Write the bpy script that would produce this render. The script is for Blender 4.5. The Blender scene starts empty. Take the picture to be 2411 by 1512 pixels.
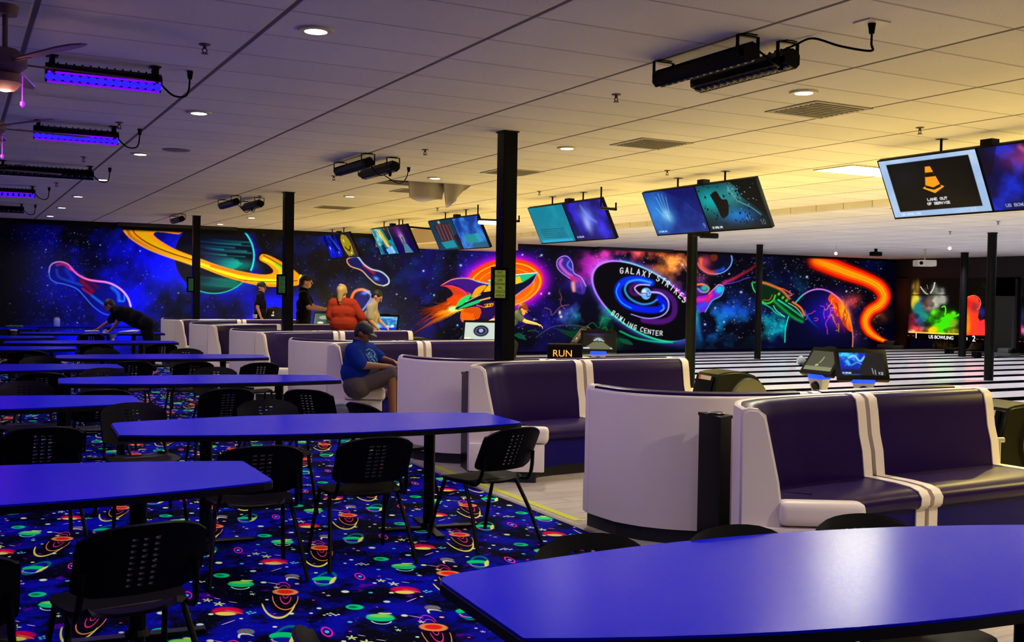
import bpy, bmesh, math, random
import numpy as np
from mathutils import Vector, Matrix, Quaternion

sc = bpy.context.scene
COL = sc.collection
rnd = random.Random(7)
PI = math.pi

# ---------------------------------------------------------------- camera
# world: X runs down the lanes, Y runs towards the mural wall, Z up; metres.
W, H = 2411, 1512
FPX = 2457.7
cx, cy = W / 2, H / 2
_d1 = np.array([-109 - cx, 672 - cy]); _d2 = np.array([5800 - cx, 765 - cy])
_Y = np.array([_d1[0], _d1[1], FPX]); _Y /= np.linalg.norm(_Y)
_X = np.array([_d2[0], _d2[1], FPX]); _X -= _Y * (_X @ _Y); _X /= np.linalg.norm(_X)
_Z = np.cross(_X, _Y)
RW = np.array([_X, _Y, _Z])
CZ = 1.6

def ray(x, y):
    return RW @ np.array([x - cx, y - cy, FPX])
def at(x, y, z):
    r = ray(x, y); t = (z - CZ) / r[2]
    return float(r[0] * t), float(r[1] * t)
def aty(x, y, Yw):
    r = ray(x, y); t = Yw / r[1]
    return float(r[0] * t), float(CZ + r[2] * t)
def to_px(X_, Y_, Z_):
    P = np.stack([np.asarray(X_, float), np.asarray(Y_, float), np.asarray(Z_, float) - CZ], 0).reshape(3, -1)
    c = RW.T @ P
    return cx + FPX * c[0] / c[2], cy + FPX * c[1] / c[2]

cam_d = bpy.data.cameras.new('camera'); cam = bpy.data.objects.new('camera', cam_d); COL.objects.link(cam)
rt, dn, fw = RW[:, 0], RW[:, 1], RW[:, 2]
mw = Matrix(((rt[0], -dn[0], -fw[0], 0), (rt[1], -dn[1], -fw[1], 0), (rt[2], -dn[2], -fw[2], CZ), (0, 0, 0, 1)))
cam.matrix_world = mw
cam_d.sensor_width = 36; cam_d.lens = FPX / W * 36; cam_d.clip_end = 200
sc.camera = cam

# ---------------------------------------------------------------- view, world, lights
sc.view_settings.view_transform = 'Standard'
try: sc.view_settings.look = 'None'
except Exception: pass
sc.view_settings.gamma = 1.0
sc.view_settings.use_curve_mapping = False
sc.view_settings.exposure = 0.0

wd = bpy.data.worlds.new('world'); sc.world = wd; wd.use_nodes = True
wd.node_tree.nodes['Background'].inputs[0].default_value = (0.10, 0.05, 0.35, 1)
wd.node_tree.nodes['Background'].inputs[1].default_value = 0.02

CEIL = 3.1
def lamp(name, kind, loc, col, power, target=None, **kw):
    d = bpy.data.lights.new(name, kind); d.color = col; d.energy = power
    for k, v in kw.items(): setattr(d, k, v)
    o = bpy.data.objects.new(name, d); COL.objects.link(o); o.location = loc
    if target is not None:
        o.rotation_euler = (Vector(target) - Vector(loc)).to_track_quat('-Z', 'Y').to_euler()
    return o

WARM = (1.0, 0.77, 0.19)
# added warm spots without fixtures, lighting the approach and the ceiling by bounce
for k, yy in enumerate((3.2, 6.6, 10.0, 13.4, 16.8, 20.2, 23.4)):
    lamp('approach_fill', 'SPOT', (9.4, yy, 3.0), WARM, 880, (9.4, yy, 0), spot_size=2.3, spot_blend=0.6, shadow_soft_size=0.02)
# cooler fill lamps added far down the lanes to brighten their boards
for X_ in (14.5, 19.5, 24.5):
    for yy in (8.0, 14.0, 20.0):
        lamp('lane_fill', 'SPOT', (X_, yy, 3.0), (0.98, 0.94, 0.98), 950, (X_, yy, 0), spot_size=2.5, spot_blend=0.6, shadow_soft_size=0.02)
# recessed downlights
DOWN_A = [(1.83, 5.86), (1.83, 9.10), (1.83, 12.25), (1.81, 15.45), (1.80, 18.55), (1.79, 21.35), (1.79, 24.05)]
DOWN_B = [(5.43, 5.72), (5.50, 9.15), (5.52, 12.5), (5.48, 15.7), (5.42, 21.6), (5.36, 24.2)]
for (x, y) in DOWN_A + [(1.83, 2.6), (1.83, -.6)]:  # row carried on unseen behind the camera, added to brighten booth fronts
    lamp('downlight_beam', 'SPOT', (x, y, 3.04), (1.0, 0.88, 0.84), 80, (x, y, 0), spot_size=2.7, spot_blend=0.8, shadow_soft_size=0.06)
for (x, y) in DOWN_B + [(5.43, 2.3), (5.43, -.9)]:  # last two again unseen, added for the booth fronts
    lamp('downlight_beam', 'SPOT', (x, y, 3.04), (1.0, 0.87, 0.76), 175, (x, y, 0), spot_size=2.7, spot_blend=0.8, shadow_soft_size=0.06)
# ultraviolet bars above the dining tables
BLUE_BARS = [(0.88, 7.42, 1), (0.99, 10.35, 1), (1.0, 13.9, 0), (0.55, 17.2, 1), (0.6, 21.0, 0)]
for (x, y, on) in BLUE_BARS + [(0.6, 3.6, 1), (-2.2, 5.0, 1), (-2.2, 9.0, 1), (-2.2, 13.0, 1)]:
    if on:
        lamp('blacklight_beam', 'AREA', (x, y, 2.86), (0.26, 0.03, 1.0), 18, (x, y, 0), shape='RECTANGLE', size=0.62, size_y=0.08)
lamp('warm_edge_fill', 'POINT', (0.24, 6.25, 2.62), (1.0, 0.50, 0.36), 4, shadow_soft_size=0.06)  # added warm points below the unlit fan globes, tinting the ceiling nearby
lamp('warm_edge_fill', 'POINT', (0.24, 8.85, 2.62), (1.0, 0.50, 0.36), 3, shadow_soft_size=0.06)
# ---------------------------------------------------------------- helpers
def s2l(c):
    return tuple((v / 12.92 if v <= 0.04045 else ((v + 0.055) / 1.055) ** 2.4) for v in c[:3])
def hexc(h):
    return s2l(tuple(int(h[i:i + 2], 16) / 255 for i in (0, 2, 4)))

MATS = {}
def mat(name, base, rough=0.5, metal=0.0, emit=None, es=0.0, spec=0.5, bump=0.0, bscale=60.0, vary=0.0, coat=0.0):
    if name in MATS: return MATS[name]
    m = bpy.data.materials.new(name); m.use_nodes = True
    nt = m.node_tree; b = nt.nodes['Principled BSDF']
    b.inputs['Base Color'].default_value = (*base, 1)
    b.inputs['Roughness'].default_value = rough
    b.inputs['Metallic'].default_value = metal
    b.inputs['Specular IOR Level'].default_value = spec
    if coat: b.inputs['Coat Weight'].default_value = coat
    if emit is not None:
        b.inputs['Emission Color'].default_value = (*emit, 1); b.inputs['Emission Strength'].default_value = es
    if bump or vary:
        tc = nt.nodes.new('ShaderNodeTexCoord'); nz = nt.nodes.new('ShaderNodeTexNoise')
        nz.inputs['Scale'].default_value = bscale; nz.inputs['Detail'].default_value = 3
        nt.links.new(tc.outputs['Object'], nz.inputs['Vector'])
        if bump:
            bp = nt.nodes.new('ShaderNodeBump'); bp.inputs['Strength'].default_value = bump; bp.inputs['Distance'].default_value = 0.004
            nt.links.new(nz.outputs['Fac'], bp.inputs['Height']); nt.links.new(bp.outputs['Normal'], b.inputs['Normal'])
        if vary:
            mx = nt.nodes.new('ShaderNodeMix'); mx.data_type = 'RGBA'
            mx.inputs[6].default_value = (*[v * (1 - vary) for v in base], 1); mx.inputs[7].default_value = (*[min(1, v * (1 + vary)) for v in base], 1)
            nt.links.new(nz.outputs['Fac'], mx.inputs[0]); nt.links.new(mx.outputs[2], b.inputs['Base Color'])
    MATS[name] = m
    return m

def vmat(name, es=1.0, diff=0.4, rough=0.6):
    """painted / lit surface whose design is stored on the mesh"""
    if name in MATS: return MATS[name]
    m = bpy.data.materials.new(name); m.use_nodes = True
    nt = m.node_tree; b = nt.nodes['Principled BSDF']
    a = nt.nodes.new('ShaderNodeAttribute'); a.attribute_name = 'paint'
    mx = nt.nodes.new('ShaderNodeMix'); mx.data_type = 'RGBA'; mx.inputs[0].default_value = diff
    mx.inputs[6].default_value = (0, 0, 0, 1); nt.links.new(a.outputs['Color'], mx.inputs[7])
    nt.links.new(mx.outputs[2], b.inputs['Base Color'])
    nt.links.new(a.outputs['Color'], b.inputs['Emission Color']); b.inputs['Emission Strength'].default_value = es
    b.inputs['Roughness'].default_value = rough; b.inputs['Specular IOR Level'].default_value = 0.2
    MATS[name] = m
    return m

def new_obj(name, me, m=None, parent=None):
    o = bpy.data.objects.new(name, me); COL.objects.link(o)
    if m is not None:
        me.materials.clear(); me.materials.append(m)
    if parent is not None: o.parent = parent
    return o
def tag(o, label=None, cat=None, group=None, kind=None):
    if label: o['label'] = label
    if cat: o['category'] = cat
    if group: o['group'] = group
    if kind: o['kind'] = kind
    return o
def thing(name, label, cat, loc=(0, 0, 0), rz=0.0, group=None):
    o = bpy.data.objects.new(name, None); COL.objects.link(o); o.empty_display_size = 0.1
    o.location = loc; o.rotation_euler = (0, 0, rz)
    return tag(o, label, cat, group)
def copy_tree(o, parent=None):
    c = o.copy(); COL.objects.link(c)
    if parent is not None: c.parent = parent
    for ch in list(o.children): copy_tree(ch, c)
    return c
def struct(name, bm, m, smooth=False):
    o = done(bm, name, m, None, smooth); o['kind'] = 'structure'; return o

def done(bm, name, m=None, parent=None, smooth=False, angle=None):
    me = bpy.data.meshes.new(name)
    bmesh.ops.recalc_face_normals(bm, faces=bm.faces[:])
    if smooth:
        for f in bm.faces: f.smooth = True
        lim = math.cos(angle if angle else 0.7)
        for e in bm.edges:
            if len(e.link_faces) == 2 and e.link_faces[0].normal.dot(e.link_faces[1].normal) < lim: e.smooth = False
    bm.to_mesh(me); bm.free()
    return new_obj(name, me, m, parent)

def box(bm, x0, x1, y0, y1, z0, z1, bev=0.0, M=None, seg=2):
    vs = [bm.verts.new((x, y, z)) for x in (x0, x1) for y in (y0, y1) for z in (z0, z1)]
    idx = [(0, 1, 3, 2), (4, 6, 7, 5), (0, 4, 5, 1), (2, 3, 7, 6), (0, 2, 6, 4), (1, 5, 7, 3)]
    fs = [bm.faces.new([vs[i] for i in f]) for f in idx]
    out = vs
    if bev:
        es = list({e for f in fs for e in f.edges})
        r = bmesh.ops.bevel(bm, geom=es, offset=bev, segments=seg, affect='EDGES', profile=0.6)
        out = list({v for f in r['faces'] for v in f.verts} | {v for v in vs if v.is_valid})
    if M is not None:
        for v in out: v.co = M @ v.co
    return bm
def cyl(bm, p0, p1, r0, r1=None, n=16, cap=True):
    r1 = r0 if r1 is None else r1
    p0, p1 = Vector(p0), Vector(p1); q = (p1 - p0).to_track_quat('Z', 'Y')
    a = [bm.verts.new(p0 + q @ Vector((r0 * math.cos(t), r0 * math.sin(t), 0))) for t in [2 * PI * i / n for i in range(n)]]
    b = [bm.verts.new(p1 + q @ Vector((r1 * math.cos(t), r1 * math.sin(t), 0))) for t in [2 * PI * i / n for i in range(n)]]
    for i in range(n): bm.faces.new((a[i], a[(i + 1) % n], b[(i + 1) % n], b[i]))
    if cap: bm.faces.new(a[::-1]); bm.faces.new(b)
    return bm
def tube(bm, pts, r, n=8, smooth_steps=0):
    pts = [Vector(p) for p in pts]
    if smooth_steps: pts = catmull(pts, smooth_steps)
    rings = []
    for i, p in enumerate(pts):
        t = (pts[min(i + 1, len(pts) - 1)] - pts[max(i - 1, 0)]).normalized()
        if i == 0:
            up = Vector((0, 0, 1)) if abs(t.z) < 0.9 else Vector((1, 0, 0))
            u = t.cross(up).normalized()
        else:
            u = (u - t * u.dot(t)).normalized()
        w = t.cross(u)
        rr = r[i] if isinstance(r, (list, tuple)) else r
        rings.append([bm.verts.new(p + (u * math.cos(a) + w * math.sin(a)) * rr) for a in [2 * PI * k / n for k in range(n)]])
    for a, b in zip(rings, rings[1:]):
        for k in range(n): bm.faces.new((a[k], a[(k + 1) % n], b[(k + 1) % n], b[k]))
    bm.faces.new(rings[0][::-1]); bm.faces.new(rings[-1])
    return bm
def catmull(pts, steps):
    P = [pts[0]] + list(pts) + [pts[-1]]; out = []
    for i in range(1, len(P) - 2):
        p0, p1, p2, p3 = P[i - 1], P[i], P[i + 1], P[i + 2]
        for s in range(steps):
            t = s / steps
            out.append(0.5 * ((2 * p1) + (p2 - p0) * t + (2 * p0 - 5 * p1 + 4 * p2 - p3) * t * t + (3 * p1 - p0 - 3 * p2 + p3) * t ** 3))
    out.append(pts[-1]); return out
def lathe(bm, prof, n=24, c=(0, 0, 0), M=None):
    rings = []
    for (r, z) in prof:
        rings.append([bm.verts.new(Vector(c) + Vector((r * math.cos(2 * PI * k / n), r * math.sin(2 * PI * k / n), z))) for k in range(n)])
    for a, b in zip(rings, rings[1:]):
        for k in range(n): bm.faces.new((a[k], a[(k + 1) % n], b[(k + 1) % n], b[k]))
    bm.faces.new(rings[0][::-1]); bm.faces.new(rings[-1])
    if M is not None:
        for rg in rings:
            for v in rg: v.co = M @ v.co
    return bm
def prism(bm, poly, z0, z1):
    a = [bm.verts.new((x, y, z0)) for x, y in poly]; b = [bm.verts.new((x, y, z1)) for x, y in poly]
    n = len(poly)
    for i in range(n): bm.faces.new((a[i], a[(i + 1) % n], b[(i + 1) % n], b[i]))
    bm.faces.new(a[::-1]); bm.faces.new(b)
    return bm
def sweep(bm, path, prof):
    """path: list of (x,y); prof: list of (d,z), d measured to the left of travel"""
    n = len(path); rings = []
    P = [Vector(p) for p in path]
    for i in range(n):
        t = (P[min(i + 1, n - 1)] - P[max(i - 1, 0)]).normalized(); nn = Vector((-t.y, t.x))
        rings.append([bm.verts.new((P[i].x + nn.x * d, P[i].y + nn.y * d, z)) for d, z in prof])
    m = len(prof)
    for a, b in zip(rings, rings[1:]):
        for k in range(m): bm.faces.new((a[k], a[(k + 1) % m], b[(k + 1) % m], b[k]))
    bm.faces.new(rings[0][::-1]); bm.faces.new(rings[-1])
    return bm
def resample(path, n):
    P = [Vector(p) for p in path]; L = [0]
    for a, b in zip(P, P[1:]): L.append(L[-1] + (b - a).length)
    out = []
    for i in range(n):
        s = L[-1] * i / (n - 1)
        for k in range(len(P) - 1):
            if s <= L[k + 1] + 1e-9:
                f = (s - L[k]) / max(1e-9, L[k + 1] - L[k]); out.append(tuple(P[k].lerp(P[k + 1], f))); break
    return out
def cut_path(path, s0, s1, n):
    P = resample(path, 240); L = sum((Vector(b) - Vector(a)).length for a, b in zip(P, P[1:]))
    i0 = int(round(s0 / L * 239)); i1 = int(round(s1 / L * 239)) if s1 is not None else 239
    return resample(P[max(0, i0):min(239, i1) + 1], n)

# ---------------------------------------------------------------- numpy painter
def _hash_noise(h, w, seed):
    r = np.random.RandomState(seed); return r.rand(h, w).astype(np.float32)
def fbm(h, w, cells, seed, octv=4, ax=1.0):
    out = np.zeros((h, w), np.float32); amp = 1; tot = 0
    yy = np.linspace(0, 1, h, endpoint=False)[:, None]; xx = np.linspace(0, 1, w, endpoint=False)[None, :]
    for o in range(octv):
        cyn = max(2, int(cells * 2 ** o)); cxn = max(2, int(cells * 2 ** o * w / h * ax))
        g = _hash_noise(cyn + 2, cxn + 2, seed + o)
        y = yy * cyn; x = xx * cxn; yi = y.astype(int); xi = x.astype(int)
        fy = y - yi; fx = x - xi; fy = fy * fy * (3 - 2 * fy); fx = fx * fx * (3 - 2 * fx)
        v = (g[yi, xi] * (1 - fy) * (1 - fx) + g[yi + 1, xi] * fy * (1 - fx) + g[yi, xi + 1] * (1 - fy) * fx + g[yi + 1, xi + 1] * fy * fx)
        out += amp * v; tot += amp; amp *= 0.5
    return out / tot
FONT = {
 'A': [[(0,0),(.5,1),(1,0)],[(.2,.35),(.8,.35)]], 'B': [[(0,0),(0,1),(.7,1),(.9,.8),(.7,.53),(0,.53)],[(.7,.53),(1,.28),(.75,0),(0,0)]],
 'C': [[(1,.85),(.6,1),(.2,.9),(0,.5),(.2,.1),(.6,0),(1,.15)]], 'D': [[(0,0),(0,1),(.6,1),(1,.65),(1,.35),(.6,0),(0,0)]],
 'E': [[(1,1),(0,1),(0,0),(1,0)],[(0,.5),(.75,.5)]], 'F': [[(1,1),(0,1),(0,0)],[(0,.5),(.75,.5)]],
 'G': [[(1,.85),(.6,1),(.2,.9),(0,.5),(.2,.1),(.6,0),(1,.15),(1,.48),(.6,.48)]], 'H': [[(0,0),(0,1)],[(1,0),(1,1)],[(0,.5),(1,.5)]],
 'I': [[(.5,0),(.5,1)]], 'K': [[(0,0),(0,1)],[(1,1),(0,.45)],[(.3,.6),(1,0)]], 'L': [[(0,1),(0,0),(1,0)]],
 'N': [[(0,0),(0,1),(1,0),(1,1)]], 'O': [[(.5,1),(.1,.85),(0,.5),(.1,.15),(.5,0),(.9,.15),(1,.5),(.9,.85),(.5,1)]],
 'R': [[(0,0),(0,1),(.75,1),(1,.75),(.75,.5),(0,.5)],[(.45,.5),(1,0)]],
 'S': [[(1,.85),(.6,1),(.15,.9),(.05,.7),(.35,.52),(.8,.42),(1,.25),(.75,.03),(.35,0),(0,.15)]],
 'T': [[(0,1),(1,1)],[(.5,1),(.5,0)]], 'U': [[(0,1),(0,.3),(.2,.05),(.5,0),(.8,.05),(1,.3),(1,1)]],
 'V': [[(0,1),(.5,0),(1,1)]], 'W': [[(0,1),(.25,0),(.5,.8),(.75,0),(1,1)]], 'X': [[(0,0),(1,1)],[(0,1),(1,0)]], 'Y': [[(0,1),(.5,.5),(1,1)],[(.5,.5),(.5,0)]],
 '0': [[(.5,1),(.1,.85),(0,.5),(.1,.15),(.5,0),(.9,.15),(1,.5),(.9,.85),(.5,1)]], '1': [[(.2,.8),(.55,1),(.55,0)]],
 '2': [[(0,.8),(.3,1),(.75,1),(1,.75),(.8,.5),(0,0),(1,0)]], '3': [[(0,.9),(.5,1),(.95,.8),(.5,.53),(1,.28),(.5,0),(0,.12)]],
 '9': [[(.95,.6),(.5,.45),(.1,.6),(.1,.85),(.5,1),(.9,.85),(.95,.5),(.7,.1),(.3,0)]], ' ': []}
class Canvas:
    """x right, y down, in its own units; colours 0..1 display values"""
    def __init__(s, x0, y0, x1, y1, k, bg=(0, 0, 0)):
        s.x0, s.y0, s.k = x0, y0, k; s.w = int((x1 - x0) * k); s.h = int((y1 - y0) * k)
        s.a = np.zeros((s.h, s.w, 3), np.float32) + np.array(bg, np.float32)
        s.X = (np.arange(s.w, dtype=np.float32) + .5)[None, :] / k + x0 + np.zeros((s.h, 1), np.float32)
        s.Y = (np.arange(s.h, dtype=np.float32) + .5)[:, None] / k + y0 + np.zeros((1, s.w), np.float32)
    def mixm(s, m, c, mode='mix', sl=None):
        sl = sl or (slice(None), slice(None)); c = np.array(c, np.float32); m = m[..., None]
        if mode == 'mix': s.a[sl] = s.a[sl] * (1 - m) + c * m
        elif mode == 'add': s.a[sl] = s.a[sl] + c * m
        else: s.a[sl] = 1 - (1 - np.clip(s.a[sl], 0, 1)) * (1 - c * m)
    def sub(s, xa, ya, xb, yb):
        i0 = max(0, int((ya - s.y0) * s.k)); i1 = min(s.h, int((yb - s.y0) * s.k) + 1)
        j0 = max(0, int((xa - s.x0) * s.k)); j1 = min(s.w, int((xb - s.x0) * s.k) + 1)
        return (slice(i0, max(i0, i1)), slice(j0, max(j0, j1)))
    def ell_d(s, x, y, rx, ry, ang=0, sl=None):
        sl = sl or (slice(None), slice(None)); dx = s.X[sl] - x; dy = s.Y[sl] - y; c, n = math.cos(ang), math.sin(ang)
        return np.sqrt(((dx * c + dy * n) / rx) ** 2 + ((-dx * n + dy * c) / ry) ** 2)
    def ell(s, x, y, rx, ry, c, ang=0, soft=0.08, mode='mix', a=1.0):
        R = max(rx, ry) * (1 + soft) + 2; sl = s.sub(x - R, y - R, x + R, y + R)
        d = s.ell_d(x, y, rx, ry, ang, sl); m = np.clip((1 + soft - d) / (2 * soft), 0, 1)
        s.mixm(m * m * (3 - 2 * m) * a, c, mode, sl)
    def glow(s, x, y, rx, ry, c, ang=0, a=1.0, mode='scr', p=2.0):
        R = max(rx, ry) * 2.2; sl = s.sub(x - R, y - R, x + R, y + R)
        d = s.ell_d(x, y, rx, ry, ang, sl); s.mixm(np.exp(-d ** p) * a, c, mode, sl)
    def ring(s, x, y, rx, ry, w, c, ang=0, a0=None, a1=None, a=1.0, mode='mix'):
        R = max(rx, ry) + 2 * w + 2; sl = s.sub(x - R, y - R, x + R, y + R)
        d = s.ell_d(x, y, rx, ry, ang, sl); m = np.clip(1.3 - np.abs(d - 1) * (rx + ry) / 2 / w, 0, 1)
        if a0 is not None:
            th = np.degrees(np.arctan2(s.Y[sl] - y, s.X[sl] - x)) % 360
            m = m * (((th - a0) % 360) < ((a1 - a0) % 360))
        s.mixm(m * a, c, mode, sl)
    def line(s, pts, w, c, a=1.0, mode='mix', soft=0.6, smooth=True, c2=None, w2=None):
        P = [Vector((float(p[0]), float(p[1]))) for p in pts]
        if smooth and len(P) > 2: P = catmull(P, 8)
        n = len(P) - 1; mw_ = max(w, w2 or 0)
        xs = [p.x for p in P]; ys = [p.y for p in P]; sl = s.sub(min(xs) - mw_ * 2 - 1, min(ys) - mw_ * 2 - 1, max(xs) + mw_ * 2 + 1, max(ys) + mw_ * 2 + 1)
        X, Y = s.X[sl], s.Y[sl]
        if X.size == 0: return
        best = np.full(X.shape, 1e9, np.float32); bt = np.zeros(X.shape, np.float32)
        for i in range(n):
            a_, b_ = P[i], P[i + 1]; dx, dy = b_.x - a_.x, b_.y - a_.y; L2 = dx * dx + dy * dy + 1e-9
            t = np.clip(((X - a_.x) * dx + (Y - a_.y) * dy) / L2, 0, 1)
            ww = w if w2 is None else w + (w2 - w) * (i + t) / n
            d = np.hypot(X - a_.x - t * dx, Y - a_.y - t * dy) / ww
            k = d < best; best = np.where(k, d, best); bt = np.where(k, (i + t) / n, bt)
        m = np.clip((1 - best) / soft + 0.0, 0, 1) * a
        col = np.array(c, np.float32)
        if c2 is not None: col = col * (1 - bt[..., None]) + np.array(c2, np.float32) * bt[..., None]
        if mode == 'mix': s.a[sl] = s.a[sl] * (1 - m[..., None]) + col * m[..., None]
        else: s.a[sl] = 1 - (1 - np.clip(s.a[sl], 0, 1)) * (1 - col * m[..., None])
    def polymask(s, pts, sl):
        X, Y = s.X[sl], s.Y[sl]; ins = np.zeros(X.shape, bool); n = len(pts)
        for i in range(n):
            x1, y1 = pts[i]; x2, y2 = pts[(i + 1) % n]
            if y1 == y2: continue
            c = ((Y < y1) != (Y < y2)) & (X < (x2 - x1) * (Y - y1) / (y2 - y1) + x1); ins ^= c
        return ins
    def poly(s, pts, c, smooth=False, a=1.0, mode='mix'):
        if smooth:
            P = [Vector(p) for p in pts]; P = catmull(P + [P[0]], 6); pts = [(p.x, p.y) for p in P]
        xs = [p[0] for p in pts]; ys = [p[1] for p in pts]; sl = s.sub(min(xs), min(ys), max(xs), max(ys))
        s.mixm(s.polymask(pts, sl).astype(np.float32) * a, c, mode, sl)
    def letter(s, ch, x, y, w, h, w_, c, ang=0):
        ca, sa = math.cos(ang), math.sin(ang)
        for st in FONT.get(ch, []):
            pts = []
            for u, v in st:
                lx, ly = (u - .5) * w, -(v - .5) * h
                pts.append((x + lx * ca - ly * sa, y + lx * sa + ly * ca))
            s.line(pts, w_, c, smooth=False)
    def text(s, t, x, y, w, h, w_, c, gap=0.35):
        for i, ch in enumerate(t): s.letter(ch, x + (i + .5) * w * (1 + gap), y, w * (0.7 if ch == 'I' else 1), h, w_, c)
    def stars(s, n, seed, box_, r=(0.5, 1.4), cols=((1, 1, 1), (.6, .75, 1), (.35, .55, 1)), a=1.0):
        R = random.Random(seed)
        for _ in range(n):
            x = R.uniform(box_[0], box_[2]); y = R.uniform(box_[1], box_[3]); q = R.random() ** 3
            s.glow(x, y, r[0] + (r[1] - r[0]) * q, r[0] + (r[1] - r[0]) * q, R.choice(cols), a=a * R.uniform(.45, 1))
    def lin(s):
        a = np.clip(s.a, 0, 1); return np.where(a <= .04045, a / 12.92, ((a + .055) / 1.055) ** 2.4)
    def sample(s, px, py):
        a = s.lin(); x = np.clip((px - s.x0) * s.k - .5, 0, s.w - 1.001); y = np.clip((py - s.y0) * s.k - .5, 0, s.h - 1.001)
        xi = x.astype(int); yi = y.astype(int); fx = (x - xi)[:, None]; fy = (y - yi)[:, None]
        x1 = np.minimum(xi + 1, s.w - 1); y1 = np.minimum(yi + 1, s.h - 1)
        return a[yi, xi] * (1 - fx) * (1 - fy) + a[yi, x1] * fx * (1 - fy) + a[y1, xi] * (1 - fx) * fy + a[y1, x1] * fx * fy

def grid_mesh(name, P, rgb, m, parent=None):
    """P: (ny,nx,3) vertex positions, rgb: (ny*nx,3) linear colours"""
    ny, nx = P.shape[:2]; me = bpy.data.meshes.new(name)
    me.vertices.add(nx * ny); me.vertices.foreach_set('co', P.reshape(-1).astype(np.float32))
    i = np.arange(ny - 1)[:, None] * nx + np.arange(nx - 1)[None, :]
    q = np.stack([i, i + 1, i + 1 + nx, i + nx], -1).reshape(-1, 4); nf = len(q)
    me.loops.add(nf * 4); me.loops.foreach_set('vertex_index', q.reshape(-1).astype(np.int32))
    me.polygons.add(nf); me.polygons.foreach_set('loop_start', np.arange(nf, dtype=np.int32) * 4)
    me.update(calc_edges=True)
    at_ = me.color_attributes.new('paint', 'FLOAT_COLOR', 'POINT')
    c = np.ones((nx * ny, 4), np.float32); c[:, :3] = rgb; at_.data.foreach_set('color', c.reshape(-1))
    return new_obj(name, me, m, parent)
def panel(name, cv, o, u, v, m, parent=None):
    """canvas as a flat panel: o = top-left corner, u = full width vector, v = full height (down) vector"""
    nx, ny = cv.w + 1, cv.h + 1
    a = np.linspace(0, 1, nx)[None, :, None]; b = np.linspace(0, 1, ny)[:, None, None]
    P = np.array(o)[None, None] + a * np.array(u)[None, None] + b * np.array(v)[None, None]
    px = np.tile(np.linspace(cv.x0, cv.x0 + cv.w / cv.k, nx), ny); py = np.repeat(np.linspace(cv.y0, cv.y0 + cv.h / cv.k, ny), nx)
    return grid_mesh(name, P, cv.sample(px, py), m, parent)
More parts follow.
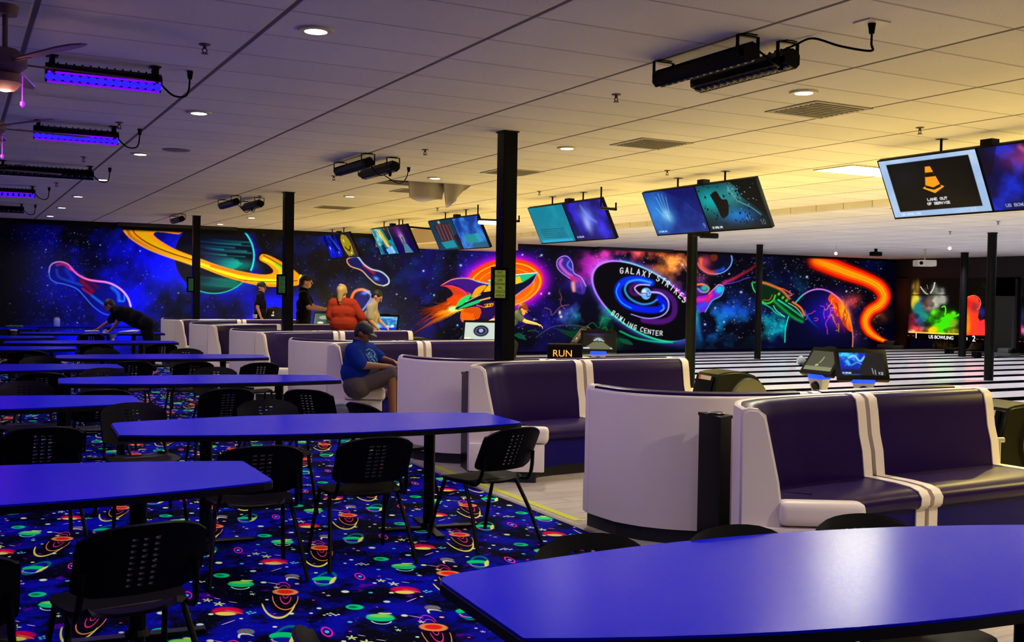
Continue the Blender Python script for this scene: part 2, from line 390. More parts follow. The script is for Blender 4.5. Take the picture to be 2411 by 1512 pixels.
# ---------------------------------------------------------------- the painted mural
def draw_mural():
    cv = Canvas(-60, 500, 2125, 850, 1.35)
    h, w = cv.h, cv.w; X, Y = cv.X, cv.Y
    def band(x0, x1, s=60): return 1 / (1 + np.exp(-(X - x0) / s)) * 1 / (1 + np.exp((X - x1) / s))
    n1 = fbm(h, w, 3, 1, 5); n2 = fbm(h, w, 6, 20, 4); n3 = fbm(h, w, 12, 40, 3)
    cl = np.clip((n1 - .36) * 3.2, 0, 1)
    cv.a[:] = (0, 0, .05)
    cv.mixm(cl * band(110, 800, 35), (0.0, .02, 1.15), 'add')
    cv.mixm(np.clip((n2 - .5) * 4, 0, 1) * band(150, 780, 50) * .35, (.02, .15, .9), 'add')
    cv.mixm(np.clip((n2 - .5) * 5, 0, 1) * band(0, 130, 40) * .25, (.1, .05, .3), 'add')
    dk = np.clip((n1[::-1] - .54) * 5, 0, 1) * band(120, 720) * .7
    cv.a *= (1 - dk[..., None] * np.array([1, 1, .8]))
    cv.mixm(np.clip((n2 - .4) * 2, 0, 1) * band(780, 1060, 25) * .5, (.0, .05, .38), 'add')
    cv.mixm(np.clip((n3 - .55) * 6, 0, 1) * band(820, 1050, 20) * .25, (.0, .3, .45), 'add')
    cv.mixm(np.clip((n2 - .42) * 3, 0, 1) * band(1000, 1350, 30) * .55, (.08, .02, .75), 'add')
    cv.mixm(np.clip((n2 - .5) * 3, 0, 1) * band(1640, 2070, 25) * .45, (.02, .08, .55), 'add')
    # starry dust
    cv.stars(420, 3, (0, 540, 210, 800), (0.5, 1.2), ((.8, .85, 1), (.5, .6, 1), (.7, .7, .9)), .8)
    cv.stars(900, 4, (60, 530, 800, 800), (0.5, 1.3), ((.3, .5, 1), (.2, .3, 1), (.6, .8, 1)), .8)
    cv.stars(500, 5, (780, 560, 1120, 800), (0.5, 1.3), ((.2, .45, .8), (.4, .6, .9), (.8, .9, 1)), .7)
    cv.stars(420, 6, (1040, 560, 1360, 800), (0.5, 1.4), ((.7, .6, 1), (.9, .9, 1), (.4, .4, 1)), .9)
    cv.stars(1100, 8, (1630, 580, 2080, 800), (0.5, 1.3), ((.85, .9, 1), (.5, .6, 1), (1, 1, 1)), .9)
    cv.stars(200, 9, (1400, 570, 1640, 640), (0.5, 1.3), ((1, .8, .7), (1, 1, 1)), .9)
    for (x, y, r) in ((23, 715, 3), (108, 588, 3), (112, 672, 2.5), (98, 630, 2.5), (236, 577, 2.5), (330, 591, 3), (182, 760, 2.5), (420, 690, 2.5), (1085, 625, 5), (997, 638, 4.5), (1275, 601, 5), (1230, 600, 4), (1293, 691, 5), (1258, 752, 4), (1077, 766, 4), (1745, 688, 5), (1660, 764, 5), (1684, 725, 4), (1900, 652, 5), (1993, 686, 4), (955, 703, 3), (934, 693, 3), (1022, 695, 4), (1705, 758, 4), (1607, 623, 4), (1717, 645, 3.5), (1274, 692, 4)):
        cv.glow(x, y, r * .62, r * .62, (.45, .7, 1), a=.8); cv.glow(x, y, r * .3, r * .3, (1, 1, 1))
    # --- ringed planet
    pl = lambda x, y: (x / 3.014, 480 + y / 3.014)
    cv.ell(504, 603, 93, 88, (0, .01, .10), soft=.03)
    for k in range(26):
        r_ = random.Random(k); yy = 570 + k * 4.2; xo = 470 + r_.uniform(-10, 30); ln = r_.uniform(50, 110)
        if yy < 640 or yy > 655:
            x1_ = min(xo + ln, 504 + 90 * math.sqrt(max(0, 1 - ((yy - 603) / 86) ** 2)))
            g = (0, .75, .62) if yy < 655 else (0, .55, .33)
            if x1_ > xo: cv.line([(xo, yy - 6), ((xo + x1_) / 2, yy - 2), (x1_, yy + 1)], r_.uniform(2.0, 5.0), (0, .10, .3), c2=g, a=.6, mode='scr', soft=1)
    cv.ell(560, 625, 40, 12, (0, .75, .55), a=.55, soft=.9, mode='scr'); cv.ell(520, 668, 60, 16, (0, .42, .25), a=.6, soft=.9, mode='scr')
    cv.ring(504, 603, 94, 88, 2.2, (.15, .95, .95), a0=-72, a1=22)
    cv.ring(504, 603, 94, 88, 1.6, (.1, .75, .6), a0=38, a1=115)
    cv.ring(504, 603, 94, 88, 1.2, (.2, .1, .5), a0=140, a1=215, a=.6)
    ro = [(865, 150), (880, 200), (940, 260), (1060, 330), (1250, 400), (1360, 425), (1560, 505), (1750, 562), (1900, 588), (2060, 584), (2125, 572), (2142, 532), (2110, 490), (2040, 440), (1950, 385), (1865, 356), (1842, 395), (1900, 430), (1938, 468), (1930, 492), (1880, 502), (1780, 492), (1600, 452), (1410, 385), (1250, 325), (1150, 270), (1090, 222), (1110, 200), (1180, 205), (1270, 215), (1282, 185), (1150, 150), (1000, 146)]
    cv.poly([pl(*p) for p in ro], (.93, .58, .04), smooth=True)
    cv.line([pl(900, 165), pl(930, 230), pl(1040, 300), pl(1200, 370), pl(1400, 440)], 5, (.62, .30, .05), c2=(1, .75, .1))
    cv.line([pl(1150, 165), pl(1050, 170), pl(1010, 200), pl(1060, 260), pl(1200, 335), pl(1350, 385)], 6, (.62, .62, .06), c2=(1, .7, .0))
    cv.line([pl(1270, 200), pl(1150, 180), pl(1080, 185)], 4, (.75, .4, .05))
    cv.line([pl(1010, 150), pl(950, 170), pl(960, 215), pl(1060, 285), pl(1200, 345), pl(1390, 405)], 1.6, (.08, .04, 0))
    cv.line([pl(1400, 425), pl(1600, 490), pl(1780, 535), pl(1950, 550), pl(2060, 545)], 7, (1, .9, .05), c2=(1, .95, .1))
    cv.line([pl(1500, 440), pl(1700, 495), pl(1850, 515), pl(1960, 510), pl(1985, 470), pl(1930, 420), pl(1870, 390)], 5, (1, .45, .05), c2=(.95, .9, .1))
    cv.line([pl(1985, 515), pl(2010, 470), pl(1960, 425)], 4, (.5, .85, .1))
    cv.line([pl(1700, 538), pl(1850, 552), pl(2000, 552), pl(2110, 545)], 1.2, (.1, .05, 0))
    cv.line([pl(1870, 365), pl(1950, 410), pl(2060, 480)], 1.2, (.1, .05, 0))
    cv.line([pl(1360, 412), pl(1560, 492), pl(1750, 550)], 1.2, (1, .35, 0), a=.8)
    cv.ell(708, 660, 5, 14, (.85, .85, .15))
    # --- big neon pin
    q = lambda x, y: (x / 3.6, 480 + y / 3.6)
    cv.poly([q(*p) for p in [(420, 540), (450, 505), (510, 495), (580, 520), (640, 590), (720, 640), (860, 665), (960, 690), (1060, 760), (1100, 860), (1040, 930), (930, 940), (820, 900), (740, 810), (660, 720), (540, 680), (450, 650), (420, 600)]], (0, .02, .5), smooth=True, a=.75)
    cv.line([q(480, 560), q(500, 620), q(600, 660), q(700, 690)], 5, (.1, .4, 1), a=.6, soft=1)
    cv.line([q(560, 560), q(620, 640)], 9, (.05, .25, 1), a=.6, soft=1)
    cv.line([q(690, 650), q(780, 740)], 9, (.55, 0, .05), a=.85, soft=.9)
    cv.line([q(740, 640), q(830, 710)], 6, (.45, 0, .08), a=.7, soft=.9)
    cv.line([q(700, 720), q(770, 770)], 4, (.8, .05, .3), a=.8, soft=.9)
    cv.line([q(780, 780), q(860, 840), q(880, 850)], 5, (.1, .45, 1), a=.8, soft=.9)
    cv.line([q(950, 710), q(1000, 760), q(1010, 820)], 7, (.05, .4, 1), a=.85, soft=.8)
    cv.line([q(1010, 820), q(1050, 825), q(1055, 770)], 3, (.1, .5, 1), a=.8)
    cv.line([q(415, 580), q(425, 630), q(470, 665), q(560, 685), q(650, 720), q(710, 780), q(780, 860), q(850, 915), q(900, 938), q(955, 940)], 1.8, (.25, .5, 1), c2=(.1, .3, 1))
    cv.line([q(415, 580), q(425, 530), q(455, 502), q(510, 492), q(570, 510), q(620, 560)], 2.6, (.55, .6, 1), c2=(1, .4, .8))
    cv.line([q(480, 520), q(540, 515), q(600, 560)], 5, (1, .15, .45), a=.7, soft=1)
    cv.line([q(600, 545), q(660, 600), q(740, 640), q(820, 655), q(900, 665), q(970, 690), q(1040, 740), q(1085, 800), q(1108, 868)], 3.2, (1, .3, .75), c2=(.9, .75, 1))
    # --- small pin below the screens
    z = lambda x, y: (700 + x / 3.444, 480 + y / 3.444)
    cv.poly([z(*p) for p in [(405, 450), (440, 430), (490, 435), (540, 490), (600, 530), (680, 555), (735, 600), (740, 645), (700, 665), (640, 650), (580, 600), (510, 530), (430, 500)]], (.02, .04, .35), smooth=True)
    cv.line([z(540, 500), z(620, 560)], 6, (.75, .05, .1), a=.9, soft=.9); cv.glow(*z(640, 605), 7, 4, (.3, .6, 1), ang=.5)
    cv.line([z(440, 432), z(490, 432), z(540, 490), z(600, 530), z(680, 552), z(735, 600), z(740, 645), z(700, 665)], 2.3, (.7, .75, 1), c2=(.75, .85, .8))
    cv.line([z(700, 665), z(640, 650), z(580, 600), z(520, 540), z(430, 505), z(402, 455), z(440, 432)], 1.6, (.8, .8, .6), c2=(1, .6, .35))
    # --- pin behind the boy
    cv.line([z(430, 800), z(460, 720), z(520, 695), z(580, 715)], 4.5, (1, .35, .15), c2=(1, .6, .5))
    cv.line([z(560, 705), z(600, 750), z(570, 810), z(530, 862)], 3.4, (.45, .6, 1), c2=(.3, .45, 1)); cv.ell(*z(520, 770), 13, 17, (0, .02, .4)); cv.glow(*z(545, 725), 8, 4, (.3, .5, .9))
    # --- orange planet behind the rocket
    g = lambda x, y: (960 + x / 5.241, 560 + y / 5.241)
    gx, gy = g(1190, 560)
    cv.glow(gx, gy, 112, 74, (.30, 0, .9), ang=-.12, a=.95, p=6); cv.glow(gx + 2, gy, 100, 64, (1, 0, .55), ang=-.12, p=8)
    cv.ell(gx, gy, 92, 57, (1, .25, .0), ang=-.15, soft=.06)
    for k in range(9):
        r_ = random.Random(50 + k); f = .95 - k * .085
        cv.ring(gx + 2, gy + 4 + k * 1.5, 88 * f, 53 * f, r_.uniform(1.5, 3.5), r_.choice([(1, .6, 0), (1, .42, 0), (1, .8, .1), (1, .2, .0)]), ang=-.15, a=.85)
    # flames
    for k in range(70):
        r_ = random.Random(100 + k); a0 = g(r_.uniform(560, 720), r_.uniform(700, 900)); t = r_.uniform(.25, 1)
        a1 = g(560 - 500 * t * r_.uniform(.6, 1), 860 + 330 * t * r_.uniform(-.25, 1.0))
        mid = ((a0[0] + a1[0]) / 2 + r_.uniform(-5, 5), (a0[1] + a1[1]) / 2 + r_.uniform(-6, 4))
        cv.line([a0, mid, a1], r_.uniform(2, 5.5), r_.choice([(1, .45, 0), (1, .65, 0), (.95, .2, 0)]), c2=(.5, .03, 0), w2=.4, a=.8, soft=1)
    for k in range(26):
        r_ = random.Random(300 + k); a0 = g(r_.uniform(560, 680), r_.uniform(850, 900)); a1 = g(r_.uniform(280, 520), r_.uniform(900, 1060))
        cv.line([a0, a1], r_.uniform(2, 5), (1, .95, .25), c2=(1, .4, 0), w2=.5, a=.75, soft=1)
    cv.line([g(540, 900), g(300, 1040), g(60, 1190)], 9, (1, .6, .05), c2=(.4, 0, 0), w2=1, a=.9, soft=1)
    cv.poly([g(*p) for p in [(410, 590), (540, 585), (660, 640), (735, 700), (700, 790), (600, 830), (480, 770), (560, 700), (500, 620)]], (.92, .25, 0), smooth=True, a=.85)
    cv.line([g(410, 590), g(560, 600), g(680, 650), g(740, 710)], 1.6, (1, .2, .5))
    cv.poly([g(*p) for p in [(660, 900), (740, 860), (860, 855), (905, 900), (880, 990), (780, 1050), (680, 1040), (650, 980)]], (.95, .38, 0), smooth=True)
    for k in range(5): cv.ring(*g(800, 950), 6 + k * 4, 5 + k * 3.4, 1, (.55, .1, 0), a0=200, a1=420, a=.8)
    cv.ell(*g(545, 880), 8, 6, (.75, 1, .7), soft=.8)
    # rocket
    navy = (.03, .02, .16)
    cv.poly([g(*p) for p in [(580, 880), (700, 740), (900, 600), (1150, 520), (1330, 455), (1605, 432), (1530, 560), (1400, 660), (1280, 750), (1100, 800), (850, 840), (620, 890)]], navy, smooth=False)
    cv.poly([g(*p) for p in [(1000, 520), (1330, 462), (1600, 434), (1420, 550), (1310, 580), (1020, 640)]], (.1, .75, .5))
    cv.poly([g(*p) for p in [(1310, 490), (1380, 478), (1410, 545), (1320, 575)]], (1, .75, .1)); cv.poly([g(*p) for p in [(1230, 510), (1310, 490), (1320, 575), (1240, 600)]], (.7, .1, .6))
    cv.line([g(1000, 530), g(1320, 460), g(1600, 432)], 1.5, (.9, 1, 1)); cv.line([g(1600, 432), g(1530, 560), g(1400, 660), g(1290, 740)], 1.2, (.6, .5, 1))
    cv.poly([g(*p) for p in [(420, 585), (560, 515), (740, 505), (880, 545), (1000, 570), (930, 600), (840, 650), (780, 690), (700, 640), (600, 590)]], (.22, .04, .5), smooth=True)
    cv.line([g(420, 585), g(560, 512), g(740, 502), g(880, 545), g(1010, 572)], 1.8, (1, .4, .3), c2=(.5, .9, 1))
    cv.line([g(420, 588), g(580, 582), g(700, 640), g(760, 720)], 1.2, navy)
    cv.poly([g(*p) for p in [(780, 740), (830, 640), (900, 595), (970, 590), (920, 660), (850, 720)]], (1, .62, .05), smooth=True)
    cv.poly([g(*p) for p in [(930, 670), (980, 600), (1030, 575), (1030, 650)]], (1, .7, .1), smooth=True)
    cv.poly([g(*p) for p in [(590, 860), (650, 760), (780, 695), (760, 750), (680, 820)]], (.1, .85, .4), smooth=True)
    cv.poly([g(*p) for p in [(610, 885), (720, 820), (900, 760), (880, 800), (740, 850)]], (.1, .75, .5), smooth=True)
    cv.line([g(720, 790), g(820, 740), g(900, 700)], 1.5, (.8, .75, .6)); cv.line([g(900, 770), g(1020, 740)], 2.5, (1, .7, .3))
    cv.poly([g(*p) for p in [(850, 840), (1000, 790), (1160, 790), (1080, 960), (950, 1060), (890, 1020), (910, 900)]], (.12, .02, .26), smooth=True)
    cv.line([g(1150, 800), g(1090, 950), g(970, 1060)], 1.6, (.75, .2, .7)); cv.poly([g(*p) for p in [(945, 820), (1060, 805), (1050, 845), (960, 862)]], (.95, .65, .05))
    for k in range(3): cv.ell(*g(965 + 35 * k, 832), 2.2, 2.2, (.15, .05, .02))
    cv.line([g(850, 830), g(950, 860)], 1.5, (1, .4, .2))
    # --- pin right of the rocket
    cv.glow(*g(1960, 330), 16, 22, (.3, .1, .5), a=.6)
    cv.poly([g(*p) for p in [(1840, 300), (1880, 240), (1950, 225), (2010, 270), (2040, 340), (2050, 430), (2130, 480), (2190, 560), (2200, 640), (2160, 700), (2050, 660), (2010, 600), (2000, 500), (1900, 430), (1850, 370)]], (.16, .12, .52), smooth=True)
    cv.line([g(1900, 270), g(1880, 330), g(1950, 420), g(2020, 470)], 6, (.85, .4, .85), a=.85, soft=.9)
    cv.line([g(1990, 290), g(1970, 340), g(2020, 400)], 3, (.3, .4, .95)); cv.line([g(2010, 490), g(2080, 530)], 6, (.75, .08, .2))
    cv.line([g(2040, 560), g(2050, 650)], 7, (.95, .6, .45), soft=.9)
    cv.line([g(2000, 500), g(1900, 430), g(1845, 360), g(1845, 280), g(1900, 232), g(1970, 232), g(2030, 310), g(2050, 430), g(2140, 490), g(2200, 600)], 1.4, (.8, .5, .95), c2=(.6, .6, 1))
    # blue / teal / green clouds under the pin and around the logo
    lx, ly = 1300 + 745 / 3.444, 540 + 585 / 3.444
    th = .576
    ns = fbm(h, w, 9, 77, 4); st = np.clip((ns - .38) * 3.4, 0, 1)
    def cloud(x, y, rx, ry, c, a=1, ang=0, p=2): cv.mixm(np.exp(-cv.ell_d(x, y, rx, ry, ang) ** p) * st * a, c, 'scr')
    cloud(1290, 740, 80, 26, (.35, .1, .9)); cloud(1385, 705, 50, 30, (.2, .35, .95)); cloud(1370, 745, 60, 22, (0, .55, .5))
    cloud(1410, 780, 55, 40, (0, .6, .2)); cloud(1400, 640, 45, 60, (.75, .1, .75)); cloud(1450, 600, 60, 26, (.9, .15, .6))
    cloud(1530, 596, 70, 26, (1, .3, .1), 1.1); cloud(1590, 620, 55, 40, (1, .55, .15), 1.2); cloud(1600, 580, 40, 18, (.9, .12, .0), 1.2); cloud(1625, 670, 26, 40, (.8, .2, .95), 1.2)
    cloud(1680, 780, 60, 50, (0, .5, .75)); cloud(1720, 730, 60, 30, (.05, .25, .8)); cloud(1820, 760, 60, 26, (0, .5, .6)); cloud(1850, 690, 40, 30, (0, .4, .6)); cloud(1830, 780, 45, 50, (0, .6, .6))
    cloud(2010, 720, 40, 22, (1, .3, .2)); cloud(2060, 740, 26, 20, (.8, .35, .1), .8); cloud(1990, 790, 40, 20, (.4, .15, .1), .8)
    for (pts, c) in (([(1316, 685), (1322, 700), (1320, 715), (1330, 728)], (1, .5, .5)), ([(1282, 725), (1296, 730), (1300, 742), (1320, 722), (1340, 718)], (1, .6, .5)), ([(1345, 650), (1365, 660), (1372, 690)], (.9, .3, .8)), ([(1370, 620), (1392, 628), (1400, 650), (1388, 670)], (.8, .3, .7)), ([(1395, 605), (1405, 625), (1420, 630)], (.8, .3, .7)), ([(1375, 775), (1395, 760), (1410, 772), (1420, 750), (1440, 752)], (.1, .9, .35)), ([(1400, 790), (1425, 770), (1430, 785)], (.1, .8, .3)), ([(1560, 600), (1575, 620), (1600, 618), (1620, 645)], (1, .8, .4)), ([(1590, 610), (1610, 612), (1622, 640), (1628, 660)], (1, .95, .7))):
        cv.line(pts, 1.0, c, a=.65, soft=1)
    cv.glow(1318, 736, 3, 5, (1, .95, .4)); cv.glow(1321, 746, 3, 3, (1, .95, .5))
    # dim green saucer shapes low on the wall
    cv.line([(1262, 795), (1300, 770), (1350, 766), (1385, 772)], 1.2, (.25, .35, .3), a=.8)
    cv.poly([(1305, 772), (1345, 780), (1372, 780), (1368, 805), (1345, 795)], (0, .28, .12), smooth=True, a=.7)
    cv.line([(1210, 790), (1225, 786), (1238, 800)], 1.5, (.05, .5, .3), a=.8); cv.poly([(1210, 790), (1228, 787), (1240, 801), (1222, 797)], (0, .35, .2), a=.8); cv.line([(1243, 780), (1258, 778), (1270, 783)], 1.2, (.05, .45, .3), a=.8)
    cv.poly([(1455, 797), (1478, 800), (1490, 812), (1468, 808)], (0, .35, .22), smooth=True, a=.8)
    # --- logo disc
    a_, b_ = 466 / 3.444, 232 / 3.444
    cv.glow(lx, ly, a_ * 1.08, b_ * 1.13, (.35, .3, .95), ang=th, a=.9, p=14)
    cv.ring(lx, ly, a_ * 1.02, b_ * 1.03, 4, (.1, .85, .55), ang=th, a0=55, a1=170)
    cv.ring(lx, ly, a_ * 1.02, b_ * 1.03, 3, (.75, .5, 1), ang=th, a0=170, a1=240); cv.ring(lx, ly, a_ * 1.02, b_ * 1.03, 3.5, (.5, .8, .9), ang=th, a0=240, a1=330); cv.ring(lx, ly, a_ * 1.02, b_ * 1.03, 4, (.9, .2, .9), ang=th, a0=330, a1=380)
    cv.line([(1460, 780), (1500, 797), (1560, 806), (1600, 800), (1622, 790)], 3.5, (.0, .75, .4), c2=(.1, .8, .7), soft=1)
    cv.ell(lx, ly, a_, b_, (.004, .0, .02), ang=th, soft=.012)
    L = lambda x, y: (1300 + x / 3.444, 540 + y / 3.444)
    for ch, x, y, an in (('G', 563, 335, 0), ('A', 608, 334, 3), ('L', 653, 338, 6), ('A', 700, 346, 9), ('X', 744, 360, 13), ('Y', 790, 366, 16), ('S', 862, 398, 24), ('T', 902, 418, 26), ('R', 938, 444, 30), ('I', 974, 473, 33), ('K', 1010, 504, 36), ('E', 1045, 538, 38), ('S', 1074, 572, 40)):
        cv.letter(ch, *L(x, y), 6.6, 13.2, 1.25, (.93, .95, .95), math.radians(an))
    for ch, x, y, an in (('B', 497, 680, 30), ('O', 526, 700, 28), ('W', 558, 724, 26), ('L', 590, 748, 24), ('I', 615, 768, 22), ('N', 640, 782, 20), ('G', 673, 794, 16), ('C', 727, 812, 10), ('E', 758, 823, 8), ('N', 789, 831, 6), ('T', 820, 838, 4), ('E', 852, 842, 2), ('R', 884, 843, 0)):
        cv.letter(ch, *L(x, y), 5.6, 10.4, 1.1, (.9, .93, .95), math.radians(an))
    # swirl
    cv.line([L(830, 500), L(920, 520), L(985, 580), L(990, 680), L(940, 735), L(850, 750), L(740, 735)], 9, (.25, .05, .4), c2=(.3, .05, .45), soft=.5)
    cv.line([L(700, 440), L(640, 470), L(650, 520), L(700, 530)], 6, (.28, .03, .35), soft=.6)
    cv.line([L(800, 435), L(700, 405), L(590, 420), L(535, 480), L(550, 560), L(620, 620), L(740, 650), L(860, 650), L(905, 610), L(870, 560)], 11, (0, .2, .95), c2=(0, .05, .85), soft=.5)
    cv.line([L(800, 432), L(700, 410), L(620, 430), L(590, 490), L(630, 560), L(720, 605), L(800, 600), L(850, 570)], 4, (.25, .75, 1), c2=(.2, .6, 1), soft=1)
    cv.line([L(545, 440), L(520, 510), L(560, 590), L(640, 640)], 2, (.1, .75, 1), soft=1); cv.line([L(900, 615), L(905, 645), L(880, 665)], 3, (.2, .75, 1), soft=1)
    cv.line([L(800, 510), L(880, 520), L(940, 580), L(935, 660), L(870, 710), L(760, 722), L(640, 688)], 3.2, (.75, .7, 1), c2=(.6, .5, 1), w2=1.6)
    cv.line([L(790, 452), L(710, 450), L(670, 475), L(690, 510), L(740, 545)], 2.8, (.8, .7, 1), soft=.8)
    cv.ell(*L(762, 522), 12, 14, (.45, .68, .95), soft=.1); cv.ell(*L(745, 505), 5, 6, (.8, .92, 1), soft=.6)
    cv.line([L(725, 520), L(765, 520), L(770, 545), L(800, 540)], 1.2, (.05, .05, .3)); cv.ell(*L(778, 500), 1.6, 1.6, (.1, .1, .4)); cv.ell(*L(790, 515), 1.6, 1.6, (.1, .1, .4))
    # --- right of the logo
    R_ = lambda x, y: (1600 + x / 5.815, 560 + y / 5.815)
    cv.ell(*R_(480, 300), 41, 34, (.02, .02, .12), soft=.05)
    cv.line([R_(290, 300), R_(300, 400), R_(400, 470), R_(500, 480)], 9, (.95, .35, .2), c2=(.75, .25, .3), a=.9, soft=.8); cv.glow(*R_(350, 330), 14, 16, (.8, .2, .2), a=.8)
    cv.line([R_(500, 460), R_(580, 440), R_(640, 390)], 7, (.1, .2, .75), c2=(.1, .4, 1), soft=1)
    cv.ring(*R_(480, 300), 41, 34, 1.4, (.9, .45, .5), a0=90, a1=170); cv.ring(*R_(480, 300), 41, 34, 1.4, (.5, .7, 1), a0=-15, a1=90)
    cv.ell(*R_(470, 270), 9, 9, (.4, .13, .03), soft=.2); cv.ell(*R_(345, 340), 4, 7, (.6, .2, .35), soft=.4); cv.ell(*R_(650, 370), 6, 10, (.02, .03, .2), ang=.5, soft=.2)
    cv.line([R_(600, 620), R_(720, 570), R_(850, 500), R_(960, 440), (1785, 620)], 7, (.95, .15, .45), c2=(.45, .05, .03), w2=5, a=.85, soft=1); cv.line([R_(600, 640), R_(760, 610), R_(900, 560), R_(960, 545)], 1.6, (.4, .25, .9), soft=1)
    cv.line([R_(250, 640), R_(330, 640), R_(400, 690), R_(370, 740), R_(300, 740), R_(255, 700)], 3.5, (1, .5, .2), c2=(.4, .5, 1)); cv.ell(*R_(340, 690), 8, 6, (.1, .7, .6), soft=.5)
    cv.poly([R_(*p) for p in [(245, 800), (400, 770), (480, 690), (540, 640), (600, 660), (610, 720), (560, 790), (450, 850), (400, 940), (345, 1010), (240, 1000)]], (.45, .1, .8), smooth=True)
    cv.ell(*R_(545, 705), 10, 9, (.1, .75, .9), ang=-.6, soft=.6); cv.line([R_(245, 850), R_(380, 840), R_(430, 780)], 9, (.95, .1, .6), soft=1); cv.line([R_(260, 960), R_(350, 900)], 9, (.15, .3, .95), soft=1)
    cv.line([R_(400, 770), R_(480, 690), R_(540, 640), R_(600, 660)], 1.4, (1, .5, .6)); cv.line([R_(610, 680), R_(570, 790), R_(450, 860), R_(390, 950), R_(350, 1020)], 1.4, (.1, .8, .9))
    cv.line([R_(395, 800), R_(375, 870)], 5, (.9, .1, .2), soft=1)
    cv.line([(1641, 735), (1643, 770), (1650, 800)], 9, (0, .75, .7), c2=(0, .4, .6), a=.7, soft=1)
    # planet bottom right
    cv.ell(1928, 800, 80, 119, (.0, .01, .13), soft=.02)
    cv.glow(1950, 740, 44, 40, (.10, .04, .75), a=.9); cv.poly([(1957, 690), (1975, 700), (1992, 722), (2003, 752), (2006, 780), (1996, 776), (1986, 764), (1978, 748), (1966, 742), (1962, 722), (1950, 705)], (.98, .25, .02), smooth=True, a=.95); cv.glow(1990, 736, 12, 30, (1, .55, 0), ang=-.3, a=.9, p=3); cv.glow(1975, 735, 26, 42, (.8, .12, .1), ang=-.3, a=.5, p=3)
    for k in range(12):
        r_ = random.Random(900 + k); x = 1925 + r_.uniform(-8, 60); y = 700 + r_.uniform(0, 50)
        pts = [(x, y)]
        for _ in range(5): pts.append((pts[-1][0] + r_.uniform(-9, 9), pts[-1][1] + r_.uniform(-2, 14)))
        cv.line(pts, 1.2, (1, .25, .7) if x < 1960 else (1, .75, .1), a=.95, soft=1)
    for k in range(9):
        r_ = random.Random(700 + k); x = 1965 + r_.uniform(0, 32); y = 715 + r_.uniform(-10, 40)
        cv.line([(x, y), (x + r_.uniform(-4, 6), y + 14), (x + r_.uniform(-4, 8), y + 34)], 2.0, (.55, .05, .05), a=.8, soft=1)
    cv.line([(1893, 735), (1908, 755), (1930, 775)], 7, (0, .5, 1), c2=(0, .1, .6), w2=.8, a=.9, soft=1)
    cv.ring(1928, 800, 80, 119, 2.0, (.1, .85, .8), a0=175, a1=250); cv.ring(1928, 800, 80, 119, 1.8, (.8, .5, .9), a0=250, a1=300); cv.ring(1928, 800, 80, 119, 1.6, (1, .55, .25), a0=300, a1=380)
    # small green rocket
    cv.poly([R_(*p) for p in [(985, 640), (1010, 600), (1060, 600), (1180, 600), (1330, 680), (1500, 850), (1680, 970), (1725, 1080), (1690, 1140), (1560, 1110), (1380, 990), (1200, 900), (1060, 780)]], (.01, .14, .05), smooth=True)
    cv.line([R_(1120, 610), R_(1230, 640), R_(1400, 720), R_(1500, 830)], 5, (.85, .45, .18), c2=(.75, .4, .2), soft=.8); cv.line([R_(1340, 680), R_(1440, 710), R_(1540, 780), R_(1470, 800)], 1.4, (.95, .4, .25))
    cv.line([R_(1550, 880), R_(1660, 960), R_(1710, 1060)], 3, (1, .4, .15)); cv.line([R_(1350, 850), R_(1500, 950), R_(1690, 1090)], 3, (.15, .8, .6), c2=(.1, .6, .45)); cv.line([R_(1490, 895), R_(1600, 960), R_(1690, 1070)], .9, (.8, .9, .85))
    cv.line([R_(1300, 870), R_(1400, 960), R_(1560, 1090), R_(1680, 1150)], 6, (.05, .6, .25), soft=1); cv.line([R_(1125, 870), R_(1200, 900), R_(1280, 860), R_(1310, 790)], 3, (.2, .75, .2)); cv.line([R_(1150, 850), R_(1230, 850), R_(1270, 780)], 1.3, (.6, .4, .2))
    for (x, y) in ((1360, 770), (1415, 820), (1465, 860)): cv.ell(*R_(x, y), 3, 4, (.35, .7, .2), ang=.5, soft=.3)
    cv.line([R_(990, 620), R_(1010, 700), R_(1050, 760)], 1.8, (.3, .8, .45)); cv.line([R_(990, 625), R_(1050, 602)], 1.6, (.2, .7, .35)); cv.line([R_(1120, 890), R_(1250, 960), R_(1320, 1030), R_(1440, 1085)], 1.5, (.1, .85, .45)); cv.line([R_(1285, 930), R_(1330, 1000), R_(1440, 1080)], 1.2, (.5, .9, .7))
    # flame ribbon
    F = lambda x, y: (1900 + x / 3.436, 500 + y / 3.436)
    rb = [F(60, 390), F(200, 440), F(330, 490), F(470, 540), F(580, 600), F(625, 680), F(590, 750), F(510, 800), F(470, 880), F(500, 960), F(580, 1020), F(680, 1060)]
    wd_ = [20, 19, 17, 15, 15, 14, 13, 12, 11, 10, 6, 2]
    P = catmull([Vector(p) for p in rb], 10)
    def wat(t): i = min(int(t * 11), 10); f = t * 11 - i; return wd_[i] * (1 - f) + wd_[i + 1] * f
    for sc_, c, aa in ((1.5, (.45, .02, 0), .55), (1.15, (.95, .1, 0), 1), (.75, (1, .38, 0), 1), (.4, (1, .65, .02), .9)):
        for i in range(len(P) - 1):
            t = i / (len(P) - 1); cc = c
            cv.line([tuple(P[i]), tuple(P[i + 1])], wat(t) * sc_, cc, a=aa * (min(1, .15 + t * 4)), soft=.45 if sc_ > 1.2 else .3, smooth=False)
    for k in range(7):
        off = (k - 3) * 2.2; pts = [(p.x + off * .6, p.y + off * .8) for p in P[8:-12:6]]
        cv.line(pts, .8, (.6, .1, 0) if k % 2 else (1, .8, .1), a=.55, soft=1)
    return cv

MUR = draw_mural()
# ---------------------------------------------------------------- room shell
YW, XM = 25.5, 28.6
